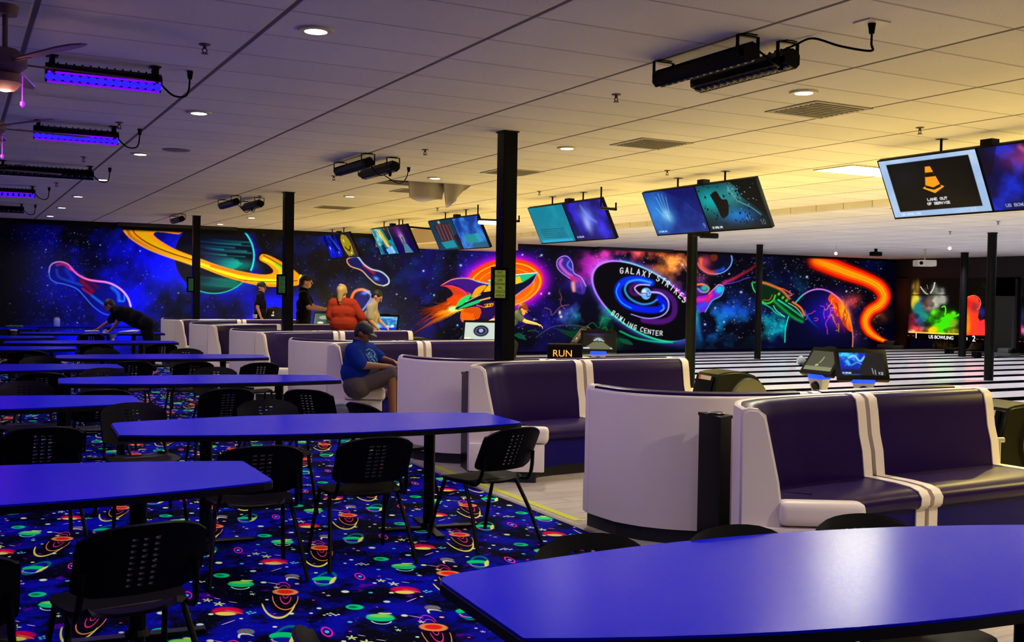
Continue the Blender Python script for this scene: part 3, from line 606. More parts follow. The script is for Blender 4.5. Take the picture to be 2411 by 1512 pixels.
# mural wall (front face painted)
nx, ny = 1500, 250
pxs = np.linspace(-40, 2112, nx)
XX = np.array([aty(p, 690, YW)[0] for p in pxs]); XX[-1] = XM
ZZ = np.linspace(0.0, CEIL, ny)
P = np.zeros((ny, nx, 3)); P[..., 0] = XX[None, :]; P[..., 1] = YW; P[..., 2] = ZZ[:, None]
pu, pv = to_px(P[..., 0].ravel(), P[..., 1].ravel(), P[..., 2].ravel())
rgb = MUR.sample(pu, pv)
# the top rim of the wall is painted plain black (a little deeper in places)
zt = P[..., 2].ravel(); xt = P[..., 0].ravel()
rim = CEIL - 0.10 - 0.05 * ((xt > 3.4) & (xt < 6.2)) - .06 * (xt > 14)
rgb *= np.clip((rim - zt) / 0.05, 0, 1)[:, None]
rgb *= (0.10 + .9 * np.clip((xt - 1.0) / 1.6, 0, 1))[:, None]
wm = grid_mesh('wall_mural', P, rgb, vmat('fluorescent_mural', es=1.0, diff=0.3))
wm['kind'] = 'structure'; wm['label'] = 'far wall painted with a glowing space mural'
black = mat('black_paint', (0.004, 0.004, 0.008), 0.6)
bm = bmesh.new(); box(bm, XX[0], XM + .2, YW + .01, YW + .2, 0, CEIL + .4); box(bm, -9, XX[0], YW, YW + .2, 0, CEIL + .4); struct('wall_back', bm, black)
bm = bmesh.new(); box(bm, XM + 2.6, XM + 2.8, -4.2, YW, 0, CEIL + .4); struct('wall_right', bm, black)
bm = bmesh.new(); box(bm, -9.2, -9, -4.2, YW, 0, CEIL + .4); struct('wall_left', bm, mat('dark_navy_wall', (0.02, 0.015, 0.06), .7))
bm = bmesh.new(); box(bm, -9.2, XM + 2.8, -4.4, -4.2, 0, CEIL + .4); struct('wall_front', bm, mat('dark_navy_wall', (0.02, 0.015, 0.06), .7))

# ---- node helper
class N:
    def __init__(s, m): s.nt = m.node_tree; s.L = s.nt.links
    def n(s, t, **kw):
        x = s.nt.nodes.new(t)
        for k, v in kw.items(): setattr(x, k, v)
        return x
    def _in(s, node, i, v):
        if v is None: return
        if hasattr(v, 'links') or hasattr(v, 'is_output'): s.L.new(v, node.inputs[i])
        else: node.inputs[i].default_value = v
    def math(s, op, a, b=None, c=None, clamp=False):
        x = s.n('ShaderNodeMath', operation=op, use_clamp=clamp); s._in(x, 0, a); s._in(x, 1, b); s._in(x, 2, c); return x.outputs[0]
    def vec(s, op, a, b=None, c=None):
        x = s.n('ShaderNodeVectorMath', operation=op); s._in(x, 0, a); s._in(x, 1, b); s._in(x, 2, c)
        return x.outputs['Value'] if op in ('DOT_PRODUCT', 'LENGTH', 'DISTANCE') else x.outputs[0]
    def rng(s, v, a, b, c=0.0, d=1.0, sm=False):
        x = s.n('ShaderNodeMapRange'); x.interpolation_type = 'SMOOTHSTEP' if sm else 'LINEAR'
        s._in(x, 0, v); x.inputs[1].default_value = a; x.inputs[2].default_value = b; x.inputs[3].default_value = c; x.inputs[4].default_value = d; return x.outputs[0]
    def mix(s, f, a, b):
        x = s.n('ShaderNodeMix', data_type='RGBA'); s._in(x, 0, f)
        for i, v in ((6, a), (7, b)):
            if isinstance(v, tuple): x.inputs[i].default_value = (*v[:3], 1)
            else: s.L.new(v, x.inputs[i])
        return x.outputs[2]
    def noise(s, v, scale, det=3, rough=.5, dim='3D'):
        x = s.n('ShaderNodeTexNoise'); s._in(x, 0, v); x.inputs['Scale'].default_value = scale; x.inputs['Detail'].default_value = det; x.inputs['Roughness'].default_value = rough; return x.outputs[0]
def nm(name, rough=.5, spec=.5):
    m = bpy.data.materials.new(name); m.use_nodes = True; b = m.node_tree.nodes['Principled BSDF']
    b.inputs['Roughness'].default_value = rough; b.inputs['Specular IOR Level'].default_value = spec
    return m, b, N(m)

# ---- ceiling tiles
def ceiling_mat():
    m, b, g = nm('ceiling_tiles', .9, .1)
    geo = g.n('ShaderNodeNewGeometry'); pos = geo.outputs['Position']
    sp = g.n('ShaderNodeSeparateXYZ'); g.L.new(pos, sp.inputs[0])
    def ln(v, off, per, wd_):
        t = g.math('SUBTRACT', v, off); t = g.math('DIVIDE', t, per); t = g.math('FRACT', t); t = g.math('SUBTRACT', t, .5); t = g.math('ABSOLUTE', t)
        d = g.math('MULTIPLY', g.math('SUBTRACT', .5, t), per)
        return g.rng(d, wd_ * .5, wd_, 1, 0)
    a = ln(sp.outputs[0], 0.385, 1.188, 0.020); c = ln(sp.outputs[1], 4.38, 0.581, 0.012)
    c = g.math('MULTIPLY', c, .55); l = g.math('MAXIMUM', a, c)
    sk = g.noise(pos, 140, 2, .6); sk2 = g.noise(pos, .8, 2); cell = g.n('ShaderNodeTexWhiteNoise')
    v2 = g.vec('FLOOR', g.vec('DIVIDE', g.vec('SUBTRACT', pos, (0.385, 4.38, 0)), (1.188, 0.581, 1.0))); g.L.new(v2, cell.inputs[0])
    tone = g.math('ADD', g.rng(sk, .3, .7, -.07, .07), g.rng(cell.outputs[0], 0, 1, -.03, .03)); tone = g.math('ADD', tone, g.rng(sk2, .3, .7, -.03, .03))
    col = g.vec('ADD', (0.66, 0.64, 0.62), g.n('ShaderNodeCombineXYZ').outputs[0])
    cmb = col.node.inputs[1].links[0].from_node
    for i in range(3): g.L.new(tone, cmb.inputs[i])
    g.L.new(g.mix(l, col, (0.14, 0.12, 0.13)), b.inputs['Base Color'])
    bp = g.n('ShaderNodeBump'); bp.inputs['Strength'].default_value = .5; bp.inputs['Distance'].default_value = .01
    g.L.new(g.math('SUBTRACT', g.math('MULTIPLY', sk, .3), l), bp.inputs['Height']); g.L.new(bp.outputs[0], b.inputs['Normal'])
    return m
cm = ceiling_mat()
# opening with a fallen tile is cut out of the slab
HX0, HX1, HY0, HY1 = 5.14, 6.33, 13.10, 13.68
bm = bmesh.new()
for (a, b_, c, d) in ((-9, HX0, -4.2, YW), (HX1, 12.2, -4.2, YW), (HX0, HX1, -4.2, HY0), (HX0, HX1, HY1, YW)):
    box(bm, a, b_, c, d, CEIL, CEIL + .05)
struct('ceiling', bm, cm)
bm = bmesh.new(); box(bm, HX0 - .1, HX1 + .1, HY0 - .1, HY1 + .1, CEIL + .45, CEIL + .5)
for (a, b_, c, d) in ((HX0 - .02, HX0, HY0, HY1), (HX1, HX1 + .02, HY0, HY1), (HX0, HX1, HY0 - .02, HY0), (HX0, HX1, HY1, HY1 + .02)): box(bm, a, b_, c, d, CEIL + .05, CEIL + .45)
struct('ceiling_cavity', bm, mat('cavity_brown', (0.03, 0.010, 0.006), .9))
# slightly lower ceiling over the lanes
bm = bmesh.new(); box(bm, 12.2, XM + 2.7, -4.2, YW, CEIL - .10, CEIL + .05); struct('ceiling_over_lanes', bm, cm)
bm = bmesh.new(); box(bm, 9.6, 13.2, 24.4, YW - .02, CEIL - .34, CEIL + .02); box(bm, 9.6, 9.9, 21.0, 24.4, CEIL - .34, CEIL + .02); struct('ceiling_soffit', bm, mat('soffit_cream', (.6, .5, .42), .8))
bm = bmesh.new(); box(bm, 3.3, 6.0, YW - .25, YW - .02, CEIL - .07, CEIL); box(bm, 16.3, 18.9, YW - .3, YW - .02, CEIL - .17, CEIL - .1); struct('trim_1', bm, black)

# ---- carpet
def carpet_mat():
    m, b, g = nm('space_carpet', .95, .05)
    geo = g.n('ShaderNodeNewGeometry'); pos = geo.outputs['Position']
    a = np.array([.935, -.03]); bb = np.array([.47, -.87]); Mi = np.linalg.inv(np.array([a, bb]).T); M = np.array([a, bb]).T
    r = np.array([.881, -.4725]); f = np.array([.276, .961]); RF = np.linalg.inv(np.array([r, f]).T)
    A = RF @ M
    d = g.vec('SUBTRACT', pos, (1.55, 5.39, 0))
    u = g.vec('DOT_PRODUCT', d, (*Mi[0], 0)); v = g.vec('DOT_PRODUCT', d, (*Mi[1], 0))
    cb = g.n('ShaderNodeCombineXYZ'); g.L.new(u, cb.inputs[0]); g.L.new(v, cb.inputs[1]); uv = cb.outputs[0]
    def local(rf, ang, rr, rf_):
        """wrapped coordinates about a motif centre given in (right, forward) metres, scaled by its radii"""
        lat = np.linalg.inv(A) @ np.array(rf)
        w_ = g.vec('WRAP', g.vec('SUBTRACT', uv, (float(lat[0]), float(lat[1]), 0)), (.5, .5, .5), (-.5, -.5, -.5))
        c, s = math.cos(ang), math.sin(ang); T = np.diag([1 / rr, 1 / rf_]) @ np.array([[c, s], [-s, c]]) @ A
        x = g.vec('DOT_PRODUCT', w_, (*T[0], 0)); y = g.vec('DOT_PRODUCT', w_, (*T[1], 0)); return x, y
    def rad(x, y): return g.math('SQRT', g.math('ADD', g.math('MULTIPLY', x, x), g.math('MULTIPLY', y, y)))
    n1 = g.noise(pos, 2.6, 4, .6); n2 = g.noise(g.vec('ADD', pos, (7, 3, 0)), 5.0, 4, .6); n3 = g.noise(pos, 45, 2, .6)
    col = g.mix(g.rng(n1, .42, .60, sm=True), (0.0, 0.0, 0.006), (0.001, 0.002, 0.42))
    col = g.mix(g.rng(n2, .53, .64, 0, .9, sm=True), col, (0.0, 0.0, 0.003))
    col = g.mix(g.math('MULTIPLY', g.rng(n2, .30, .38, 1, 0, sm=True), .8), col, (0.10, 0.0, 0.42))
    col = g.mix(g.rng(n3, .66, .74, 0, .5), col, (0.0, 0.16, 0.6))
    def disc(rf, rr, rf_, c, ang=0, e=.08, half=None, a_=1.0):
        nonlocal col
        x, y = local(rf, ang, rr, rf_); mk = g.rng(rad(x, y), 1 - e, 1 + e, 1, 0)
        if half is not None:
            mk = g.math('MULTIPLY', mk, g.rng(y, half[0], half[0] + .1, 0, 1)) if half[1] > 0 else g.math('MULTIPLY', mk, g.rng(y, half[0], half[0] + .1, 1, 0))
        if a_ < 1: mk = g.math('MULTIPLY', mk, a_)
        col = g.mix(mk, col, c)
    def ring(rf, rr, rf_, c, wd_, ang=0, half=None, e=.05):
        nonlocal col
        x, y = local(rf, ang, rr, rf_); dd = g.math('ABSOLUTE', g.math('SUBTRACT', rad(x, y), 1)); mk = g.rng(dd, wd_, wd_ + e, 1, 0)
        if half is not None:
            mk = g.math('MULTIPLY', mk, g.rng(y, half[0], half[0] + .1, 0, 1) if half[1] > 0 else g.rng(y, half[0], half[0] + .1, 1, 0))
        col = g.mix(mk, col, c)
    Zc = lambda x, y: ((x - 542) / 2116, -(y - 512) / 604)   # picture of one repeat -> metres
    GRN, LIME, PNK, ORG, RED, YEL, WHT, CYN = (0, .75, .18), (.25, .85, .08), (.95, .03, .25), (1, .32, .08), (.95, .02, .01), (.95, .85, .12), (.85, 1, .6), (.1, .55, .85)
    disc((-.005, -.20), .085, .20, (0, 0, .006), e=.2)
    # saucer with orbits
    ring(Zc(512, 470), .040, .115, PNK, .035, half=(.1, 1), e=.03); ring(Zc(525, 475), .024, .06, PNK, .06, half=(.1, 1))
    ring(Zc(542, 560), .066, .235, ORG, .018, half=(-.05, -1), e=.03); ring(Zc(545, 560), .028, .135, PNK, .05, half=(-.1, -1)); ring(Zc(545, 545), .014, .06, PNK, .09, half=(.0, -1))
    ring(Zc(470, 560), .090, .37, YEL, .025, ang=.0, half=(-.45, -1), e=.03)
    disc(Zc(542, 512), .067, .060, ORG); disc(Zc(542, 510), .044, .038, RED, e=.15)
    # green ringed planet
    gp = (.213, .26)
    ring((gp[0] + .012, gp[1] + .01), .050, .135, (0, .18, .2), .12, ang=-.2); disc(gp, .066, .055, GRN, ang=.12, e=.05); disc((gp[0], gp[1] - .055), .06, .04, (0, .01, .35), e=.2)
    ring((gp[0] + .0, gp[1] - .035), .055, .06, (.3, .5, .8), .06, half=(-.2, -1)); disc((gp[0] + .048, gp[1] - .02), .012, .075, YEL, ang=-.25)
    # red planet
    rp = (.640, .07)
    disc(rp, .072, .065, (.85, .0, .06), e=.15); disc((rp[0] - .005, rp[1] - .042), .05, .03, YEL, e=.1); disc((rp[0] + .035, rp[1] - .01), .055, .010, (1, .12, .08), ang=-.55)
    # green discs
    disc(Zc(1285, 664), .045, .045, (0, .75, .28)); disc(Zc(1265, 664), .024, .022, (0, .25, .08), e=.3)
    ring(Zc(1530, 790), .050, .06, (.5, .9, .7), .06, half=(-.3, -1)); disc(Zc(1530, 766), .070, .058, (0, .78, .25), e=.06); disc(Zc(1530, 748), .055, .026, LIME, e=.3); disc(Zc(1590, 724), .034, .016, (.65, .95, .1)); disc(Zc(1590, 712), .028, .010, (0, .02, .3))
    # striped world and its tail
    sx, sy = local(Zc(2120, 660), 0, .040, .045); mk = g.rng(rad(sx, sy), .9, 1.1, 1, 0)
    st = g.math('FRACT', g.math('ADD', g.math('MULTIPLY', sx, 1.6), g.math('MULTIPLY', sy, .6)))
    col = g.mix(mk, col, g.mix(g.rng(st, .4, .6), (.0, .35, .3), (.55, .05, .08)))
    ring(Zc(2200, 740), .045, .115, WHT, .05, ang=.5, half=(.55, 1))
    # magenta ring, stars, dots
    ring(Zc(958, 905), .024, .065, (1, .02, .45), .12, ang=.1); disc(Zc(958, 905), .011, .022, CYN)
    def star(rf, s_, c):
        nonlocal col
        x, y = local(rf, .2, s_, s_ * 1.3); an = g.math('ARCTAN2', y, x); k = g.math('COSINE', g.math('MULTIPLY', an, 5)); mk = g.rng(g.math('SUBTRACT', rad(x, y), g.math('MULTIPLY', k, .42)), .5, .62, 1, 0); col = g.mix(mk, col, c)
    star(Zc(1330, 990), .032, (.75, .95, .3)); star(Zc(1660, 360), .027, (.75, .95, .3)); star(Zc(1675, 880), .016, WHT); star(Zc(1020, 545), .014, (.9, .5, .7)); star(Zc(1940, 800), .018, WHT)
    for (x, y, r_, c) in ((1215, 498, .020, WHT), (1500, 505, .012, CYN), (1735, 502, .013, WHT), (605, 740, .014, WHT), (902, 683, .012, WHT), (675, 415, .012, (1, .5, .4)), (290, 405, .016, WHT), (900, 404, .010, PNK), (970, 515, .008, (1, .5, .5)), (1205, 812, .012, CYN), (1650, 602, .017, (.6, .8, 1)), (440, 868, .011, WHT), (1840, 938, .009, WHT), (1190, 898, .008, PNK), (1110, 985, .011, WHT), (1525, 660, .006, PNK), (430, 745, .008, (.7, 0, .4)), (848, 598, .007, PNK), (158, 517, .007, CYN), (2055, 540, .009, WHT), (1280, 140, .009, WHT)):
        disc(Zc(x, y), r_, r_ * 1.1, c, e=.2)
    for (x, y) in ((950, 750), (985, 738), (1010, 752), (1045, 740), (1070, 750), (1100, 742), (1020, 730)): disc(Zc(x, y), .007, .008, WHT, e=.3)
    for (x, y) in ((2110, 480), (2140, 470), (2165, 485), (2190, 478), (2130, 492)): disc(Zc(x, y), .007, .010, CYN, e=.3)
    for (x, y, an, ln_) in ((1930, 578, .9, .05), (1905, 752, -.5, .04), (1475, 970, -.35, .024), (1760, 340, -.5, .02)): disc(Zc(x, y), ln_, .004, (.8, .5, .9), ang=an)
    g.L.new(col, b.inputs['Emission Color']); b.inputs['Emission Strength'].default_value = CARPET_GLOW
    g.L.new(g.vec('MULTIPLY', col, (.55, .55, .55)), b.inputs['Base Color'])
    return m
CARPET_GLOW = 0.36
bm = bmesh.new(); box(bm, -9, 3.78, -4.2, YW, -.05, 0.006); struct('floor_carpet', bm, carpet_mat())

# ---- grey plank floor and pale approach
def plank_mat():
    m, b, g = nm('grey_plank_floor', .38, .35)
    geo = g.n('ShaderNodeNewGeometry'); pos = geo.outputs['Position']
    br = g.n('ShaderNodeTexBrick'); g.L.new(pos, br.inputs[0]); br.inputs['Scale'].default_value = 1; br.inputs['Brick Width'].default_value = 1.2; br.inputs['Row Height'].default_value = .18; br.inputs['Mortar Size'].default_value = .003
    br.inputs[1].default_value = (.42, .38, .33, 1); br.inputs[2].default_value = (.56, .51, .45, 1); br.inputs[3].default_value = (.10, .09, .08, 1)
    gr = g.noise(g.vec('MULTIPLY', pos, (1.5, 16, 1)), 2.2, 5, .65)
    g.L.new(g.mix(g.rng(gr, .35, .7, 0, .65), br.outputs[0], (.24, .21, .185)), b.inputs['Base Color']); return m
bm = bmesh.new(); box(bm, 3.78, 7.4, -4.2, YW, -.05, 0.004); struct('floor_planks', bm, plank_mat())
def approach_mat():
    m, b, g = nm('pale_approach_boards', .22, .5)
    geo = g.n('ShaderNodeNewGeometry'); pos = geo.outputs['Position']
    n_ = g.noise(g.vec('MULTIPLY', pos, (.7, 14, 1)), 1.6, 4)
    g.L.new(g.mix(n_, (.64, .56, .36), (.74, .66, .45)), b.inputs['Base Color']); return m
bm = bmesh.new(); box(bm, 7.4, 11.55, -4.2, YW, -.05, 0.004); struct('floor_approach', bm, approach_mat())
bm = bmesh.new(); box(bm, 11.55, XM + 2.6, -4.2, YW, -.12, -.07); struct('floor_under_lanes', bm, black)
# metal edge between carpet and planks
bm = bmesh.new(); box(bm, 3.765, 3.80, -4.2, YW, .006, .012); struct('trim_2', bm, mat('edge_strip', (.25, .24, .23), .4, .6))
# yellow safety tape
def tape_mat():
    m, b, g = nm('yellow_tape', .6, .3)
    geo = g.n('ShaderNodeNewGeometry'); sp = g.n('ShaderNodeSeparateXYZ'); g.L.new(geo.outputs['Position'], sp.inputs[0])
    t = g.math('FRACT', g.math('MULTIPLY', g.math('ADD', sp.outputs[0], sp.outputs[1]), 18))
    g.L.new(g.mix(g.rng(t, .45, .6), (.62, .72, .03), (.35, .36, .03)), b.inputs['Base Color']); return m
tp = tape_mat()
for k, (a, c) in enumerate(((6.25, 8.9), (10.1, 12.2))):
    bm = bmesh.new(); box(bm, 3.87, 3.935, a, c, .0045, .0065)
    o = done(bm, 'safety_tape', tp); tag(o, ('yellow striped safety tape on the plank floor beside the nearest pale booth panel', 'yellow striped tape on the floor seen between the legs of the third right-hand table')[k], 'floor tape')
# ---------------------------------------------------------------- materials used by furniture
M_white = mat('cream_vinyl', (0.82, 0.74, 0.67), .42, bump=.08, bscale=220)
M_purp = mat('purple_vinyl', (0.013, 0.0022, 0.060), .36, spec=.17, bump=.06, bscale=180)
M_navy = mat('navy_vinyl', (0.004, 0.001, 0.12), .45, spec=.12)
M_kick = mat('black_kickboard', (0.004, 0.004, 0.008), .5)
M_blk = mat('black_plastic', (0.0018, 0.0018, 0.0025), .5, spec=.08)
M_blkm = mat('black_metal', (0.0015, 0.0015, 0.002), .4, spec=.12)
M_gloss = mat('glossy_black', (0.0015, 0.0015, 0.002), .3, spec=.08)
M_grey = mat('light_grey_plastic', (0.42, 0.42, 0.44), .35)
M_alu = mat('brushed_metal', (0.5, 0.48, 0.42), .35, .7)
M_paper = mat('white_paper', (0.75, 0.72, 0.85), .6)
M_table = mat('blue_laminate', (0.001, 0.004, 0.70), .23, spec=.06, bump=.04, bscale=500)
M_edge = mat('black_table_edge', (0.002, 0.002, 0.003), .5, spec=.2)

# ---------------------------------------------------------------- dining tables
def table_outline(L=1.275, a=.29, b=.5, n=14, r=.05):
    pts = []
    for i in range(n + 1):
        x = -L + 2 * L * i / n; xx = max(-L + r, min(L - r, x)); pts.append((xx, -(a + (b - a) * (1 - (xx / L) ** 2))))
    cor = [(L - .01, -a - .01 + .02), (L, -a + r)]
    right = pts + cor
    return right + [(-x, -y) for x, y in right]
def make_table(label, x, y, rz, cat='table', L=1.275):
    t = thing('dining_table', label, cat, (x, y, 0), rz, 'blue topped dining tables')
    o = table_outline(L)
    bm = bmesh.new(); prism(bm, o, .742, .75); done(bm, 'tabletop', M_table, t)
    bm = bmesh.new(); s = [(px * .998, py * .996) for px, py in o]; prism(bm, [(px * 1.004, py * 1.006) for px, py in o], .712, .7415); done(bm, 'edge_band', M_edge, t)
    for sx in (-.72, .72):
        bm = bmesh.new(); cyl(bm, (sx, 0, .03), (sx, 0, .70), .038, n=16); done(bm, 'pedestal', M_blkm, t, True)
        bm = bmesh.new()
        for a in (0, 1):
            M = Matrix.Translation((sx, 0, 0)) @ Matrix.Rotation(a * PI / 2, 4, 'Z')
            box(bm, -.30, .30, -.032, .032, .012, .035, .008, M)
        cyl(bm, (sx, 0, .03), (sx, 0, .06), .06, .045)
        done(bm, 'cross_foot', M_blkm, t)
        bm = bmesh.new(); box(bm, sx - .2, sx + .2, -.2, .2, .700, .712); done(bm, 'mounting_plate', M_blkm, t)
    return t
TABLES = [
 ('large blue table in the foreground with pale light reflected on its top', 2.50, 2.37, -.14),
 ('nearest blue table of the left row, a big black chair in front of it', .02, 5.0, -.10),
 ('long blue table with two perforated chairs in front, second of the right row', 2.10, 6.50, -.14),
 ('blue table cut by the left edge, second of the left row', .0, 8.52, -.10),
 ('long blue table ending beside the seated man in the blue shirt', 2.08, 10.09, -.16),
 ('blue table in the left row, third from the camera', .36, 12.15, -.10),
 ('blue table ending in front of the third booth, a lone chair at its right end', 2.33, 13.62, -.20),
 ('blue table in the left row, fourth from the camera', .26, 15.95, -.10),
 ('dark blue table just in front of the bending worker', 1.92, 17.5, -.14),
 ('blue table in the left row, fifth from the camera, small dark cup on it', .28, 19.5, -.10),
 ('blue table the bending worker is wiping, papers on it', 2.32, 21.05, -.14),
 ('blue table far back in the left row close to the mural', .28, 23.55, -.05),
 ('dark table against the mural wall with the glass jar on it', 2.32, 24.75, -.03),
]
for (l, x, y, r) in TABLES: make_table(l, x, y, r)

# ---------------------------------------------------------------- chairs
def back_mesh():
    """curved perforated back, local: width x, height z, at y"""
    bm = bmesh.new()
    Wt, z0, z1 = .225, .515, .80
    cols = [-.225, -.17, -.115] + [-.0585, -.0195, .0195, .0585] + [.115, .17, .225]
    rows = [z0, .535] + [.545 + .0235 * k for k in range(10)] + [.772, .787, .80]
    def place(x, z):
        t = (z - z0) / (z1 - z0); w = 1.0
        if t > .80: w = 1 - .22 * ((t - .80) / .20) ** 2.2
        if t < .14: w = 1 - .30 * (1 - t / .14) ** 2
        X_ = x * w; drop = (abs(x) / .225) ** 4 * .012 * (t > .9) + (abs(x) / .225) ** 2.2 * .012 * t
        y = -.235 - .13 * t - .0 + .06 * (X_ / .225) ** 2
        return Vector((X_, y, z - drop))
    V = {}
    def gv(x, z):
        k = (round(x, 5), round(z, 5))
        if k not in V: V[k] = bm.verts.new(place(x, z))
        return V[k]
    for i in range(len(cols) - 1):
        for j in range(len(rows) - 1):
            xa, xb, za, zb = cols[i], cols[i + 1], rows[j], rows[j + 1]
            hole = 3 <= i <= 5 and 2 <= j <= 10
            if not hole: bm.faces.new((gv(xa, za), gv(xb, za), gv(xb, zb), gv(xa, zb))); continue
            xm, zm = (xa + xb) / 2, (za + zb) / 2; hw, hh = .013, .0048
            ins = [(-hw, -hh * .5), (-hw * .7, -hh), (hw * .7, -hh), (hw, -hh * .5), (hw, hh * .5), (hw * .7, hh), (-hw * .7, hh), (-hw, hh * .5)]
            iv = [bm.verts.new(place(xm + a, zm + b)) for a, b in ins]
            c = [gv(xa, za), gv(xb, za), gv(xb, zb), gv(xa, zb)]
            bm.faces.new((c[0], c[1], iv[2], iv[1])); bm.faces.new((c[1], iv[3], iv[2])); bm.faces.new((c[1], c[2], iv[4], iv[3])); bm.faces.new((c[2], iv[5], iv[4]))
            bm.faces.new((c[2], c[3], iv[6], iv[5])); bm.faces.new((c[3], iv[7], iv[6])); bm.faces.new((c[3], c[0], iv[0], iv[7])); bm.faces.new((c[0], iv[1], iv[0]))
    bmesh.ops.recalc_face_normals(bm, faces=bm.faces[:])
    r = bmesh.ops.solidify(bm, geom=bm.faces[:], thickness=.012)
    return bm
def seat_mesh():
    bm = bmesh.new(); nx_, ny_ = 12, 12; g = []
    for j in range(ny_ + 1):
        v = -1 + 2 * j / ny_; row = []
        for i in range(nx_ + 1):
            u = -1 + 2 * i / nx_
            w = .232 * (1 - .10 * (v < 0) * abs(v)); d = .215
            k = 1 - .13 * (abs(u) ** 4) * (abs(v) ** 4)
            x = u * w * (1 - .16 * abs(v) ** 6); y = v * d * (1 - .12 * abs(u) ** 6) + .01
            z = .445 - .014 * (1 - u * u) * (1 - max(v, -1) * .4) - .035 * max(0, v - .6) ** 1.5 * 2 + .035 * max(0, -v - .7) ** 1.2
            row.append(bm.verts.new((x * k, y * k, z)))
        g.append(row)
    for j in range(ny_):
        for i in range(nx_): bm.faces.new((g[j][i], g[j][i + 1], g[j + 1][i + 1], g[j + 1][i]))
    bmesh.ops.recalc_face_normals(bm, faces=bm.faces[:])
    bmesh.ops.solidify(bm, geom=bm.faces[:], thickness=.014)
    return bm
def make_chair():
    t = thing('dining_chair', '', 'chair')
    done(back_mesh(), 'backrest', M_blk, t, True); done(seat_mesh(), 'seat', M_blk, t, True)
    for s in (-1, 1):
        bm = bmesh.new(); tube(bm, [(s * .205, .12, .425), (s * .222, .19, .22), (s * .238, .25, .006)], .0125); done(bm, 'leg', M_blkm, t, True)
        bm = bmesh.new(); tube(bm, [(s * .205, -.08, .425), (s * .235, -.20, .22), (s * .262, -.29, .006)], .0125); done(bm, 'leg', M_blkm, t, True)
        bm = bmesh.new(); tube(bm, [(s * .20, -.10, .425), (s * .212, -.20, .43), (s * .205, -.245, .50), (s * .198, -.262, .62)], .012, smooth_steps=4); done(bm, 'back_support', M_blkm, t, True)
    bm = bmesh.new()
    for s in (-1, 1): tube(bm, [(s * .20, -.13, .424), (s * .20, .14, .424)], .011)
    tube(bm, [(-.20, .1, .424), (.20, .1, .424)], .010); tube(bm, [(-.20, -.1, .424), (.20, -.1, .424)], .010)
    done(bm, 'seat_frame', M_blkm, t, True)
    return t
R = math.radians
CHAIRS = [
 (3.00, 5.98, 13, 'black chair at the right table end, pale booth showing through its slots', 'a'),
 (2.14, 5.90, -2, 'black perforated chair in the middle of the near side of the second right-hand table', 'a'),
 (1.47, 5.82, -4, 'black chair between the nearest left table and the second right-hand table', 'a'),
 (.56, 4.15, 7, 'big black chair closest to the camera at the near side of the left table', 'b'),
 (-.04, 3.92, 0, 'black chair cut off by the left edge of the picture at floor level', 'b'),
 (.45, 7.02, 3, 'black chair with rounded back in front of the table cut by the left edge', 'b'),
 (2.98, 7.42, -75, 'black chair turned sideways behind the right end of the second right-hand table', 'a'),
 (2.05, 7.40, 178, 'black chair on the far side of the second right-hand table, middle place', 'a'),
 (1.15, 7.50, 184, 'black chair on the far side of the second right-hand table, left place', 'a'),
 (2.02, 9.10, 0, 'black chair on the near side of the table beside the seated man, middle place', 'c'),
 (2.82, 8.72, -42, 'black perforated chair turned towards the booth with a dark jacket on its seat', 'c'),
 (1.05, 9.32, 4, 'black chair on the near side of the table beside the seated man, left place', 'c'),
 (1.35, 11.02, 180, 'black chair on the far side of the table beside the seated man, left place', 'c'),
 (2.40, 10.85, 175, 'black chair on the far side of the table beside the seated man, middle place', 'c'),
 (3.06, 12.12, 4, 'black perforated chair standing alone in front of the third booth', 'd'),
 (2.42, 12.50, 0, 'black chair at the near side of the table ending at the third booth, middle place', 'd'),
 (1.78, 12.70, 0, 'black chair at the near side of the table ending at the third booth, left place', 'd'),
 (.55, 9.62, 182, 'black chair on the far side of the table cut by the left edge', 'b'),
 (.75, 11.25, 0, 'black chair in front of the third table of the left row', 'e'),
 (-.05, 11.35, 0, 'black chair at the left edge in front of the third table of the left row', 'e'),
 (.9, 13.15, 180, 'black chair behind the third table of the left row', 'e'),
 (.85, 15.05, 0, 'black chair in front of the fourth table of the left row', 'e'),
 (1.75, 14.75, 176, 'black chair on the far side of the table ending at the third booth', 'd'),
 (2.80, 14.45, 176, 'black chair on the far right side of the table ending at the third booth', 'd'),
 (2.75, 16.55, 0, 'black chair at the right end in front of the worker\'s near dark blue table', 'd'),
 (1.85, 16.70, 0, 'black chair in the middle in front of the worker\'s near dark blue table', 'd'),
 (2.15, 20.15, 0, 'black chair with slots showing under the table the worker is wiping', 'd'),
 (1.90, 2.66, 181, 'black chair whose rounded top shows over the left part of the foreground table', 'f'),
 (2.44, 2.56, 178, 'black chair behind the foreground table, its top in front of the black bin', 'f'),
 (2.98, 2.52, 172, 'black chair behind the foreground table, its top in front of the white seat roll', 'f'),
 (1.08, 2.34, -96, 'black chair at the left end of the foreground table, its back touching the bottom edge', 'f'),
]
GRP = {'a': 'black chairs around the second right-hand table', 'b': 'black chairs around the near left-hand tables', 'c': 'black chairs around the table beside the seated man', 'd': 'black chairs in the far right-hand row', 'e': 'black chairs in the far left-hand row', 'f': 'black chairs around the foreground table'}
ch0 = make_chair()
for i, (x, y, a, l, g_) in enumerate(CHAIRS):
    c = ch0 if i == 0 else copy_tree(ch0)
    c.location = (x, y, .006); c.rotation_euler = (0, 0, R(a)); c['label'] = l; c['group'] = GRP[g_]; c.scale = (1, 1, .97)

